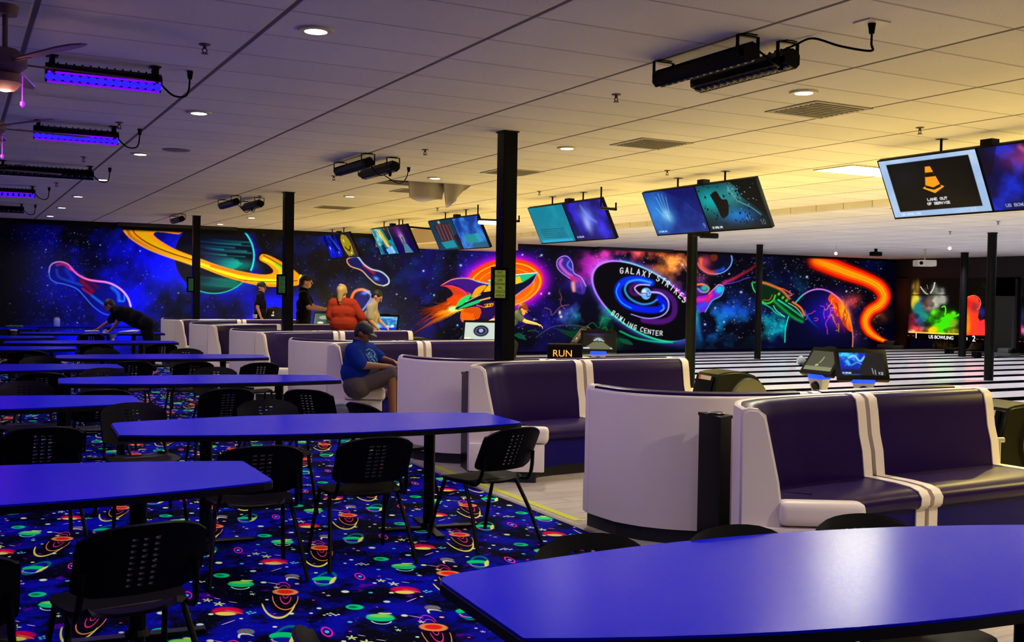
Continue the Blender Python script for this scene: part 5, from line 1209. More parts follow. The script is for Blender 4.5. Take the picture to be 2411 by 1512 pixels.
bar('thick black light bar at top right, rear one of the big twin pair', 3.99, 5.06, PI / 2, .88, 0, [(-.5, 0, 0), (-.52, -.09, -.06), (-.44, -.2, -.05), (-.38, -.27, 0)], -.35, 'unlit twin light bars')
OX, OY = at(2053, 52, CEIL); OL = (OY - 5.06, -(OX - 4.29))
bar('thick black light bar at top right, front one, feeding the long cord', 4.29, 5.06, PI / 2, .88, 0, [(-.35, -.0, .07), (-.45, -.02, .09), (OL[0] * .6, OL[1] * .35, .10), (OL[0] * .8, OL[1] * .6, .02), (OL[0], OL[1] * .93, -.04), (OL[0], OL[1], .0), (OL[0], OL[1], top - .005)], .35, 'unlit twin light bars')
t = thing('ceiling_outlet', 'white ceiling power outlet at the end of the long light-bar cord', 'power outlet', (*at(2053, 52, CEIL), CEIL)); bm = bmesh.new(); box(bm, -.08, .08, -.06, .06, -.008, 0, .003); done(bm, 'cover_plate', mat('outlet_white', (.6, .55, .5), .5), t)
bar('small black light bar in mid ceiling, left one of the twin pair', 3.95, 11.2, PI / 2, 1.0, 0, [(-.5, 0, 0), (-.5, -.12, -.12), (-.35, -.3, -.05)], -.35, 'unlit twin light bars')
bar('small black light bar in mid ceiling, right one of the twin pair', 4.30, 11.35, PI / 2, 1.0, 0, [(-.1, .0, -.03), (.0, -.25, -.12), (.25, -.45, -.02), (.3, -.5, top)], .35, 'unlit twin light bars')
bar('tiny black light bar near the planet, left one of the twin pair', 3.95, 17.2, PI / 2, 1.0, 0, [(-.5, 0, 0), (-.5, -.15, -.15), (-.3, -.3, -.05)], -.35, 'unlit twin light bars')
bar('tiny black light bar near the planet, right one of the twin pair', 4.35, 17.3, PI / 2, 1.0, 0, [(.4, 0, 0), (.5, -.15, -.05), (.5, -.2, top)], .35, 'unlit twin light bars')
bar('black light bar beside the top of the farthest square column', 4.0, 21.9, PI / 2, .9, 0, None, -.3, 'unlit twin light bars')
BL = [('brightly lit violet blue light bar at the upper left beside the fan', 1), ('lit violet blue light bar behind the second fan', 1), ('unlit dark light bar in the left column of bars', 0), ('lit violet blue light bar cut by the left edge', 1), ('unlit dark light bar farthest along the left ceiling', 0)]
for (x, y, on), (l, _) in zip(BLUE_BARS, BL):
    L_ = .72 if y < 12 else 1.05
    bar(l, x, y, 0, L_, on, [(L_ / 2, 0, 0), (L_ / 2 + .08, -.02, -.07), (L_ / 2 + .17, -.02, -.05), (L_ / 2 + .19, 0, top)], -.75, 'light bars over the left tables')
# ceiling fans (blades at rest)
M_fan = mat('fan_brown', (.16, .08, .10), .5)
def fan(label, x, y, a0):
    t = thing('ceiling_fan', label, 'ceiling fan', (x, y, 0), a0, 'ceiling fans at the left')
    bm = bmesh.new(); cyl(bm, (0, 0, 2.86), (0, 0, CEIL), .014); lathe(bm, [(.001, CEIL - .0), (.07, CEIL - .002), (.06, CEIL - .05), (.001, CEIL - .05)], 20); done(bm, 'down_rod', M_fan, t, True)
    bm = bmesh.new(); lathe(bm, [(.001, 2.74), (.07, 2.745), (.11, 2.78), (.11, 2.83), (.06, 2.87), (.001, 2.87)], 28); done(bm, 'motor_housing', M_fan, t, True)
    for k in range(5):
        M = Matrix.Rotation(2 * PI * k / 5, 4, 'Z') @ Matrix.Translation((0, 0, 2.80)) @ Matrix.Rotation(.2, 4, 'X')
        bm = bmesh.new(); pts = [(.20, -.05), (.62, -.068), (.72, -.045), (.74, 0), (.72, .045), (.62, .068), (.20, .05)]
        a = [bm.verts.new(M @ Vector((p[0], p[1], .004))) for p in pts]; b = [bm.verts.new(M @ Vector((p[0], p[1], -.004))) for p in pts]
        for q in range(7): bm.faces.new((a[q], a[(q + 1) % 7], b[(q + 1) % 7], b[q]))
        bm.faces.new(a); bm.faces.new(b[::-1]); box(bm, .08, .24, -.018, .018, -.008, .002, M=M); done(bm, 'blade', M_fan, t)
    bm = bmesh.new(); lathe(bm, [(.001, 2.64), (.05, 2.65), (.085, 2.69), (.08, 2.735), (.001, 2.74)], 24); done(bm, 'light_globe', mat('fan_globe', (.25, .14, .12), .5), t, True)
    bm = bmesh.new(); cyl(bm, (.09, .02, 2.60), (.09, .02, 2.74), .003); lathe(bm, [(.001, 0), (.012, .01), (.012, .03), (.001, .04)], 10, (.09, .02, 2.57)); done(bm, 'pull_chain', mat('chain_violet', (.3, .05, .5), .4, emit=(.4, .02, .9), es=1), t, True)
fan('brown ceiling fan at the upper left edge, nearest the camera', .24, 6.25, .12)
fan('brown ceiling fan at the left edge behind the nearest fan', .24, 8.85, .2)
fan('small brown ceiling fan at the left edge, third from the camera', .28, 12.0, .15)
# fallen ceiling tile
M_tile = mat('hanging_tile', (.34, .30, .26), .85, bump=.3, bscale=40)
t = thing('hanging_ceiling_tile', 'broken ceiling tile hanging down in two torn flaps', 'ceiling tile', (0, 0, 0))
def flap(pts3, name):
    bm = bmesh.new(); n = 8; g = []
    a, b, c, d = [Vector(p) for p in pts3]
    for j in range(n + 1):
        v = j / n; row = []
        for i in range(n + 1):
            u = i / n; p = a.lerp(b, u).lerp(d.lerp(c, u), v); p.z += .035 * math.sin(u * 5 + v * 3) * v; p.y += .02 * math.sin(u * 9); row.append(bm.verts.new(p))
        g.append(row)
    for j in range(n):
        for i in range(n): bm.faces.new((g[j][i], g[j][i + 1], g[j + 1][i + 1], g[j + 1][i]))
    bmesh.ops.recalc_face_normals(bm, faces=bm.faces[:]); bmesh.ops.solidify(bm, geom=bm.faces[:], thickness=.012); done(bm, name, M_tile, t, True)
flap([(5.40, 13.12, CEIL), (5.95, 13.12, CEIL), (5.88, 13.06, CEIL - .26), (5.42, 13.12, CEIL - .22)], 'torn_flap')
flap([(5.90, 13.08, CEIL), (6.34, 13.10, CEIL), (6.12, 13.06, CEIL - .16), (5.92, 13.04, CEIL - .34)], 'torn_flap')
# lane-side tube lamp arms
def arm(label, p0, p1, lit=None):
    t = thing('lamp_arm', label, 'mounting arm', (0, 0, 0)); bm = bmesh.new(); cyl(bm, p0, p1, .02, n=10); done(bm, 'arm_rod', M_blkm, t, True)
    e = Vector(p0); bm = bmesh.new(); cyl(bm, e, (e.x, e.y, CEIL - (.1 if e.x > 12.2 else 0) - .002), .012); done(bm, 'hanger_rod', M_blkm, t, True)
    e = Vector(p1); bm = bmesh.new(); cyl(bm, e, e + Vector((0, 0, .09)), .012); done(bm, 'upstand', M_blkm, t, True)
    if lit:
        a = Vector(p0).lerp(Vector(p1), lit[0]) - Vector((0, 0, .045)); b = Vector(p0).lerp(Vector(p1), lit[1]) - Vector((0, 0, .045)); bm = bmesh.new(); cyl(bm, a, b, .032, n=14); done(bm, 'lit_tube', mat('tube_glow', (.9, .9, .9), .5, emit=(1, 1, .95), es=4), t, True)
def dpt(px_, py_, dep):
    v = RW @ np.array([(px_ - cx) / FPX * dep, (py_ - cy) / FPX * dep, dep]); return (float(v[0]), float(v[1]), float(v[2]) + CZ)
arm('black arm with a glowing white tube, running behind the nearest square column', dpt(1125, 517, 17.6), dpt(1222, 521, 16.6), (.05, .55))
arm('short black arm right of the teal screen', dpt(1415, 490, 14.4), dpt(1450, 493, 14))
arm('black arm between the two far pairs of screens', dpt(948, 533, 21.5), dpt(1035, 541, 20.8))
t = thing('camera_mount', 'small black camera on the pole below screens 9 and 10', 'security camera', dpt(1668, 555, 15.6)); bm = bmesh.new(); box(bm, -.14, .16, -.05, .05, -.04, .04, .02); box(bm, -.28, -.1, -.03, .03, -.02, .03, .01); box(bm, -.02, .02, -.02, .02, .03, CEIL - .1 - dpt(1668, 555, 15.6)[2]); done(bm, 'camera_body', M_blk, t, True)
# projector + far camera
t = thing('projector', 'white ceiling projector hanging in front of the masking wall', 'projector', dpt(2177, 620, 28.5), R(-30))
bm = bmesh.new(); box(bm, -.26, .26, -.2, .2, -.085, .085, .03); done(bm, 'projector_body', mat('projector_white', (.72, .70, .58), .4), t, True)
bm = bmesh.new(); cyl(bm, (-.16, -.205, 0), (-.16, -.19, 0), .05); done(bm, 'projector_lens', M_gloss, t)
bm = bmesh.new(); cyl(bm, (0, 0, .08), (0, 0, .36), .025); cyl(bm, (0, 0, .36), (0, 0, .40), .04); box(bm, -.2, .2, -.03, .03, .395, .41); done(bm, 'mount_pole', M_lampr, t)
t = thing('ceiling_camera', 'small black ceiling camera left of the projector near the mural corner', 'security camera', dpt(2062, 598, 28.5)); bm = bmesh.new(); box(bm, -.15, .15, -.1, .1, -.06, .06, .03); box(bm, -.03, .03, -.03, .03, .05, .14); done(bm, 'camera_body', M_blk, t, True)
for (px_, py_, l) in ((1968, 597, 'tiny bright bulb at the top of the mural by the flame ribbon'), (2236, 585, 'tiny bright bulb in the lane ceiling right of the projector')):
    bm = bmesh.new(); bmesh.ops.create_uvsphere(bm, u_segments=12, v_segments=8, radius=.04); o = done(bm, 'small_bulb', mat('tube_glow', (.9, .9, .9), .5, emit=(1, 1, .95), es=4), None, True); bm = bmesh.new(); cyl(bm, (0, 0, .03), (0, 0, CEIL - .102 - dpt(px_, py_, 27)[2]), .006); done(bm, 'bulb_stem', M_grey, o); o.location = dpt(px_, py_, 27); tag(o, l, 'light bulb')

# ---------------------------------------------------------------- screens over the approach
TW, TH = 160, 90
def base_cv(bg=(0, 0, 0), k=1.0): return Canvas(0, 0, TW, TH, k, bg)
def nz(cv, c, sd, cells=4, lo=.4, g=3, a=1, mode='scr'):
    n = fbm(cv.h, cv.w, cells, sd, 4); cv.mixm(np.clip((n - lo) * g, 0, 1) * a, c, mode)
def scr(kind):
    cv = base_cv(k=1.6 if kind in (11, 12, 9, 10) else 1.0)
    if kind == 11:
        cv.a[:] = (.62, .74, .90); nz(cv, (.8, .9, 1), 3, 3, .45, 2, .5); cv.poly([(12, 6), (148, 6), (148, 82), (12, 82)], (.012, .012, .02)); cv.glow(35, 25, 30, 25, (.07, .08, .12), a=.6)
        cv.poly([(68, 44), (76, 16), (84, 16), (92, 44)], (1, .62, .1)); cv.poly([(62, 48), (80, 40), (98, 48), (80, 57)], (1, .66, .12)); cv.poly([(71.5, 32), (88.5, 32), (86.5, 25), (73.5, 25)], (.012, .012, .02)); cv.poly([(67, 48), (69, 42), (91, 42), (93, 48), (80, 52)], (.012, .012, .02)); cv.poly([(68.6, 44), (70.8, 35), (89.2, 35), (91.4, 44), (80, 48)], (1, .62, .1))
        cv.text('LANE OUT', 64, 66, 3.2, 3.4, .7, (.95, .95, .95), .3); cv.text('OF SERVICE', 62, 72.5, 3, 3.4, .7, (.95, .95, .95), .25); cv.text('US BOWLING', 13, 86, 2.8, 3, .5, (.9, .95, 1), .2); cv.line([(130, 84), (131, 88)], .5, (.9, .9, 1)); cv.line([(135, 83), (136, 88)], .5, (.9, .9, 1))
    elif kind == 12:
        cv.a[:] = (.03, .03, .25); nz(cv, (.05, .15, .8), 7, 3, .4, 3); cv.glow(70, 20, 40, 18, (.5, .15, .25)); cv.glow(110, 30, 30, 25, (.3, .2, .7)); cv.line([(60, 5), (75, 25), (72, 45)], 6, (.9, .4, .5), soft=1, a=.7); cv.line([(110, 0), (95, 20), (120, 45), (100, 60)], 5, (.9, .5, .6), soft=1, a=.6); cv.poly([(0, 0), (28, 0), (10, 40), (0, 40)], (.06, .02, .06), a=.6); cv.text('US BOWLING', 18, 84, 3.4, 4, .7, (.6, .65, .8), .2)
    elif kind == 9:
        cv.a[:] = (.03, .07, .40); cv.glow(20, 40, 50, 50, (.15, .45, .75)); nz(cv, (.15, .35, .6), 9, 3, .4, 2, .6); cv.poly([(60, 0), (160, 0), (160, 60), (110, 20)], (.03, .03, .35), a=.6)
        for (a, b) in (((45, 45), (38, 12)), ((50, 44), (48, 6)), ((56, 44), (58, 8)), ((61, 46), (68, 14)), ((40, 52), (26, 34)), ((52, 44), (55, 62))): cv.line([a, b], 3.5, (.45, .75, .9), a=.55, soft=1)
        cv.glow(52, 52, 16, 14, (.5, .75, .9), a=.8); cv.text('US BOWLING', 8, 84, 2.2, 3, .5, (.8, .9, .95), .2); cv.text('9', 148, 78, 5, 9, .8, (.5, .6, .8))
    elif kind == 10:
        cv.a[:] = (.01, .08, .12); cv.glow(30, 30, 60, 30, (0, .6, .6)); cv.glow(90, 65, 40, 14, (.02, .35, .75)); cv.glow(95, 20, 30, 25, (.25, .5, .5), a=.7)
        r_ = random.Random(5); cv.poly([(32, 20), (52, 14), (60, 30), (74, 34), (64, 60), (44, 66), (40, 46)], (.0, .01, .02), smooth=True)
        cv.poly([(95, 0), (160, 0), (160, 70), (140, 50), (112, 30), (105, 10)], (.01, .03, .03), smooth=False)
        for _ in range(80): cv.ell(r_.uniform(5, 150), r_.uniform(2, 80), r_.uniform(.8, 3.4), r_.uniform(.6, 2.4), (.0, .02, .03), ang=r_.uniform(0, 3))
        cv.line([(86, 12), (100, 36), (126, 50), (146, 66)], 2.4, (.4, .7, .7), a=.8, soft=1)
        for _ in range(30): cv.ell(r_.uniform(80, 155), r_.uniform(5, 75), r_.uniform(.5, 1.8), r_.uniform(.5, 1.5), (.5, .7, .8), soft=.8)
        cv.text('US BOWLING', 8, 84, 2.4, 3.4, .6, (.9, .95, 1), .2); cv.text('10', 138, 80, 5, 9, .9, (.4, .45, .5))
    elif kind == 7:
        cv.a[:] = (.03, .50, .60); nz(cv, (.05, .6, .72), 2, 2, .4, 2, .5)
        for j in range(4):
            for i in range(20): cv.ell(22 + i * 5.5 + j * 2, 62 + j * 5, 2, 1.6, (.02, .32, .42))
        cv.poly([(20, 56), (130, 56), (130, 58), (20, 58)], (.02, .35, .45)); cv.poly([(10, 83), (150, 83), (150, 90), (10, 90)], (.1, .65, .85))
    elif kind == 8:
        cv.a[:] = (.04, .04, .35); nz(cv, (.12, .08, .7), 12, 3, .35, 3); cv.glow(80, 35, 30, 26, (.35, .45, .9)); cv.glow(70, 55, 14, 20, (.5, .5, .9)); cv.line([(70, 10), (85, 35), (110, 50)], 6, (.55, .6, .95), a=.6, soft=1); cv.glow(120, 65, 20, 14, (.1, .1, .6)); cv.text('US BOWLING', 8, 82, 2.4, 3, .6, (.75, .8, .95), .2)
    elif kind == 5:
        cv.a[:] = (.04, .22, .28); cv.poly([(20, 12), (130, 8), (140, 62), (40, 66)], (.25, .12, .08)); r_ = random.Random(3)
        for k in range(14): x = 35 + k * 7.4; cv.line([(x, 14), (x + r_.uniform(-4, 6), 60)], 1.2, (.62, .5, .42) if k % 3 else (.1, .05, .04), a=.8)
        cv.poly([(30, 66), (120, 62), (128, 84), (46, 86)], (.02, .55, .60)); cv.glow(70, 5, 8, 5, (.8, .8, .4)); cv.poly([(130, 50), (160, 45), (160, 90), (140, 90)], (.02, .03, .08))
    elif kind == 6:
        cv.a[:] = (.03, .20, .55); nz(cv, (.2, .45, .85), 6, 3, .4, 3, .9); cv.poly([(35, 52), (120, 48), (128, 72), (40, 76)], (.05, .55, .58)); cv.poly([(100, 50), (130, 48), (138, 70), (112, 72)], (.12, .6, .75)); cv.poly([(60, 78), (160, 72), (160, 90), (66, 90)], (.05, .35, .5))
    elif kind == 3:
        cv.a[:] = (.02, .45, .50); cv.poly([(50, 4), (80, 4), (110, 70), (80, 64)], (.95, .75, .1)); cv.line([(60, 4), (90, 40)], 3, (1, .4, .1)); cv.line([(78, 4), (110, 50)], 3, (.2, .9, .3)); cv.poly([(100, 0), (150, 0), (150, 40), (120, 44)], (.01, .04, .05)); cv.poly([(30, 60), (60, 55), (70, 90), (34, 90)], (.0, .1, .12)); cv.poly([(62, 74), (130, 62), (140, 88), (70, 90)], (.45, .7, .9)); nz(cv, (.6, .9, .95), 4, 5, .55, 5, .7)
    elif kind == 4:
        cv.a[:] = (.07, .0, .12); cv.glow(70, 20, 30, 20, (.4, .1, .45)); cv.glow(80, 45, 18, 22, (.7, .7, .8)); cv.poly([(70, 60), (100, 60), (125, 90), (55, 90)], (.3, .5, .55)); cv.poly([(72, 36), (88, 36), (84, 60), (76, 60)], (.1, .4, .3)); cv.line([(60, 30), (72, 48)], 3, (.9, .5, .7))
    elif kind == 1:
        cv.a[:] = (.0, .02, .30); nz(cv, (.05, .1, .9), 6, 3, .4, 3); cv.glow(40, 50, 6, 6, (.9, .95, 1)); cv.line([(90, 0), (140, 60)], 1.4, (.5, .7, 1)); cv.glow(120, 70, 4, 4, (.9, .9, 1)); cv.stars(40, 4, (0, 0, 160, 90), (.6, 1.4))
    elif kind == 2:
        cv.a[:] = (.01, .02, .14); cv.ell(78, 45, 46, 42, (.62, .55, .04), soft=.05); cv.line([(50, 52), (80, 66), (112, 50)], 5, (.05, .04, .0)); cv.ell(64, 28, 5, 7, (.95, .9, .6)); cv.ell(96, 76, 6, 4, (1, .95, .7)); cv.line([(38, 20), (34, 60), (56, 88)], 1.5, (.95, .9, .6)); cv.line([(110, 8), (126, 40), (112, 84)], 1.5, (.95, .9, .6))
    return cv
M_scr = vmat('lit_screen', es=1.0, diff=.05, rough=.25)
SL = {11: 'screen with a traffic cone and lane out of service message', 12: 'screen with a purple nebula at the right edge', 9: 'screen numbered 9 with a pale ghostly hand on blue', 10: 'screen numbered 10 with dark asteroids on teal', 7: 'teal screen with rows of keys, right of the nearest column', 8: 'screen with a violet blue nebula beside the teal one', 5: 'screen showing a brown timber pattern left of the nearest column', 6: 'blue and teal screen just left of the nearest column', 3: 'far screen with cyan and yellow splashes', 4: 'far screen with a white rocket shape on purple', 1: 'dark blue far screen over the mural', 2: 'far screen with a yellow disc on it'}
XT, DXT, ZT, DZT = 8.0, .27, 2.965, .56
for (yl, yr, a, b) in ((25.0, 22.95, 1, 2), (21.55, 19.50, 3, 4), (18.43, 16.30, 5, 6), (14.49, 12.36, 7, 8), (11.38, 9.17, 9, 10), (7.40, 5.15, 11, 12)):
    wd2 = (yl - yr) / 2
    for i, kd in enumerate((a, b)):
        y0 = yl - i * wd2
        t = thing('hanging_screen', SL[kd], 'television', (XT, y0, ZT), 0, 'paired screens hanging over the approach')
        u = Vector((0, -1, 0)); v = Vector((DXT, 0, -DZT)); vn = v.normalized(); nrm = Vector((-DZT, 0, -DXT)).normalized()
        M = Matrix(((u.x, -vn.x, nrm.x, 0), (u.y, -vn.y, nrm.y, 0), (u.z, -vn.z, nrm.z, 0), (0, 0, 0, 1)))
        hh = v.length
        bm = bmesh.new(); box(bm, .002, wd2 - .002, -hh, 0, -.05, -.002, .006, M); done(bm, 'screen_casing', M_blk, t)
        o_ = M @ Vector((.012, -.012, .001)); cvk = scr(kd)
        panel('display', cvk, o_, tuple(u * (wd2 - .024)), tuple(vn * (hh - .03)), M_scr, t)
        bm = bmesh.new(); box(bm, .003, wd2 - .003, -.011, -.001, -.002, .004, M=M); box(bm, .003, wd2 - .003, -hh + .001, -hh + .017, -.002, .004, M=M); box(bm, .003, .011, -hh, 0, -.002, .004, M=M); box(bm, wd2 - .011, wd2 - .003, -hh, 0, -.002, .004, M=M); done(bm, 'bezel', M_blk, t)
        bm = bmesh.new(); xx = wd2 * (.62 if i == 0 else .45); cyl(bm, (.07, -xx, -.06), (.07, -xx, CEIL - ZT), .012); box(bm, .03, .12, -xx - .035, -xx + .035, CEIL - ZT - .006, CEIL - ZT - .001); box(bm, .07, .14, -xx - .03, -xx + .03, -.12, -.06)
        done(bm, 'ceiling_mount', M_blkm, t)
        if i == 1: bm = bmesh.new(); box(bm, .03, .13, -.14, -.02, .0, .07); done(bm, 'junction_box', M_blkm, t)

# ---------------------------------------------------------------- scoring terminals and ball returns
def small_screen(kind):
    cv = Canvas(0, 0, 96, 60, 1.0, (.03, .03, .05))
    if kind == 'blue': cv.a[:] = (.0, .16, .72); n = fbm(cv.h, cv.w, 4, 8, 4); cv.mixm(np.clip((n - .5) * 5, 0, 1), (.25, .8, 1)); cv.line([(20, 14), (34, 8), (44, 22), (56, 10)], 4, (.6, .9, 1), soft=1); cv.line([(24, 34), (38, 26), (48, 32)], 2, (.4, .8, 1), soft=1); cv.glow(30, 52, 40, 10, (.02, .04, .2), mode='mix'); cv.poly([(60, 0), (96, 0), (96, 60), (44, 60), (40, 44), (50, 24)], (.09, .09, .13), smooth=False); cv.text('US BOWLING', 3, 54, 1.6, 2.6, .6, (.9, .95, 1), .2); cv.text('12', 80, 54, 4, 6, .8, (.9, .95, .95)); cv.line([(68, 40), (70, 56)], .8, (.7, .8, .8)); cv.line([(74, 44), (75, 58)], .8, (.7, .8, .8))
    elif kind == 'olive': cv.a[:] = (.26, .27, .22); cv.poly([(0, 48), (96, 48), (96, 60), (0, 60)], (.5, .52, .38)); cv.line([(50, 18), (48, 30), (44, 36)], 2, (.75, .72, .5)); cv.poly([(34, 42), (44, 40), (44, 46), (34, 47)], (.7, .75, .6))
    elif kind == 'swirl': cv.a[:] = (.80, .85, .80); cv.ell(50, 30, 23, 20, (.03, .03, .06)); cv.ring(50, 30, 16, 13, 3, (.3, .35, .6)); cv.ell(50, 29, 7, 7, (.6, .68, .85)); cv.line([(32, 36), (46, 44), (64, 38)], 2, (.3, .3, .5)); cv.poly([(0, 54), (20, 54), (20, 58), (0, 58)], (1, 1, .9))
    elif kind == 'lane': cv.a[:] = (.04, .03, .06); cv.poly([(30, 34), (64, 34), (96, 60), (0, 60)], (.42, .42, .30)); cv.glow(48, 24, 12, 8, (.8, .85, .85)); cv.line([(34, 28), (48, 22), (64, 30)], 3, (.7, .8, .8)); cv.glow(40, 6, 30, 5, (.2, .1, .4)); cv.line([(46, 26), (48, 36)], 3, (.1, .4, .2)); cv.poly([(0, 54), (20, 54), (20, 58), (0, 58)], (.9, .9, .9)); cv.ell(88, 56, 3, 2.6, (.8, .8, .8))
    elif kind == 'sky': cv.a[:] = (.15, .45, .75); n = fbm(cv.h, cv.w, 3, 4, 3); cv.mixm(np.clip((n - .45) * 4, 0, 1), (.5, .8, .95)); cv.ell(60, 46, 9, 6, (.75, .85, .95)); cv.ell(80, 44, 7, 8, (.8, .9, .95)); cv.poly([(0, 52), (96, 48), (96, 60), (0, 60)], (.03, .2, .8))
    elif kind == 'dark': cv.a[:] = (.05, .02, .03); cv.ell(48, 24, 4, 9, (.9, .7, .55)); cv.poly([(40, 38), (56, 38), (56, 48), (40, 48)], (.85, .82, .75)); cv.poly([(0, 0), (8, 0), (8, 60), (0, 60)], (.3, .3, .3))
    elif kind == 'mix': cv.a[:] = (.15, .3, .25); cv.ell(40, 20, 20, 10, (.6, .65, .55)); cv.ell(66, 40, 12, 10, (.05, .08, .08)); cv.ell(30, 48, 14, 6, (.85, .85, .8))
    return cv
M_pad = mat('blue_lit_keypad', (.0, .02, .3), .3, emit=(.01, .05, 1.0), es=2.0)
def terminal(label, px_, py_, face, kind, tilt=38, z=1.10, w=.33, dep=None, base=True, xw=7.1):
    q1 = Vector(dpt(px_, py_, 1.0)); d = (xw / q1.x); w = w * d / ((CZ - z) * FPX / ((py_) - (cy - 64.0 + (px_ - cx) * .0157)))
    p = dpt(px_, py_, d)
    t = thing('scoring_terminal', label, 'bowling terminal', (p[0], p[1], 0), R(face + 90), 'bowling score terminals')
    h = w * .60; z = p[2]
    M = Matrix.Translation((0, 0, z)) @ Matrix.Rotation(-R(tilt), 4, 'X')
    bm = bmesh.new(); box(bm, -w / 2 - .035, w / 2 + .035, .006, .06, -h / 2 - .04, h / 2 + .045, .014, M); done(bm, 'monitor_housing', M_blk, t, True)
    bm = bmesh.new(); pr = [(-.09, .0), (-.05, .022), (0, .028), (.05, .022), (.09, 0)]
    a = [bm.verts.new(M @ Vector((q[0] * w / .33, .012, h / 2 + .04 + q[1]))) for q in pr]; b = [bm.verts.new(M @ Vector((q[0] * w / .33, .055, h / 2 + .04 + q[1]))) for q in pr]
    for q in range(5): bm.faces.new((a[q], a[(q + 1) % 5], b[(q + 1) % 5], b[q]))
    bm.faces.new(a); bm.faces.new(b[::-1]); done(bm, 'top_hood', M_blk, t)
    cvk = small_screen(kind); o_ = M @ Vector((-w / 2, .004, h / 2)); panel('display', cvk, o_, tuple((M.to_3x3() @ Vector((w, 0, 0)))), tuple((M.to_3x3() @ Vector((0, 0, -h)))), M_scr, t)
    zb = z - .17
    bm = bmesh.new(); box(bm, -.10, .10, -.075, .03, zb - .0, zb + .045, .012); done(bm, 'lit_keypad', M_pad, t, True)
    bm = bmesh.new(); zs = zb - .13; prism(bm, [(-.095, -.07), (.095, -.07), (.065, .05), (-.065, .05)], zs, zb)
    for v in bm.verts:
        if v.co.z < zs + .02: v.co.x *= .6; v.co.y *= .7
    done(bm, 'neck', M_grey, t)
    bm = bmesh.new(); cyl(bm, (0, -.072, zb - .075), (0, -.045, zb - .06), .046, n=24); done(bm, 'speaker_disc', M_gloss, t)
    if base:
        bm = bmesh.new(); lathe(bm, [(.001, zs - .02), (.16, zs - .02), (.17, zs - .01), (.16, zs), (.001, zs)], 28); done(bm, 'shelf', mat('pale_shelf', (.6, .58, .45), .5), t, True)
        bm = bmesh.new(); cyl(bm, (0, 0, .03), (0, 0, zs - .02), .05); lathe(bm, [(.001, .005), (.24, .005), (.23, .03), (.001, .04)], 28); done(bm, 'pedestal', M_blkm, t, True)
    return t
terminal('terminal with a bright blue picture numbered 12 behind the nearest booth', 2030, 857, 237, 'blue', 34, w=.335)
terminal('terminal turned sideways with a dull olive screen behind the nearest booth', 1934, 849, 178, 'olive', 36, w=.31)
terminal('terminal with a small bowling lane picture beside the black box with orange letters', 1409, 803, 238, 'lane', 30)
terminal('terminal seen from its back edge left of the lane picture terminal', 1362, 790, 160, 'dark', 36, xw=7.6)
terminal('terminal with a white screen showing a round swirl', 1131, 779, 237, 'swirl', 30, w=.42)
terminal('terminal seen edge-on left of the white swirl screen', 1098, 785, 165, 'dark', 40)
terminal('terminal with a sky blue screen behind the boy', 905, 761, 237, 'sky', 30, w=.40)
terminal('terminal with a cluttered grey green screen between the two workers and the woman', 765, 752, 237, 'mix', 30, w=.38)
terminal('small terminal with a dark screen by the standing worker at the ringed planet', 643, 738, 237, 'dark', 30, w=.36, xw=6.3)
p = dpt(1328, 829, 12.6); t = thing('lettered_box', 'black box with glowing orange RUN letters behind the second booth', 'box', (p[0], p[1], p[2] - .1), R(-30))
bm = bmesh.new(); box(bm, -.20, .22, -.1, .1, 0, .20, .012); done(bm, 'box_body', M_blk, t); text_part('box_lettering', 'RUN', .115, (-.02, -.103, .085), (PI / 2, 0, 0), mat('orange_letters', (.8, .3, .05), .5, emit=(1, .42, .08), es=.9), t, .002)
bm = bmesh.new(); box(bm, -.25, .3, -.15, .15, -.02, 0); done(bm, 'box_shelf', mat('pale_shelf', (.6, .58, .45), .5), t); bm = bmesh.new(); cyl(bm, (0, 0, -(p[2] - .1) + .005), (0, 0, -.02), .04); done(bm, 'box_stand', M_blkm, t)

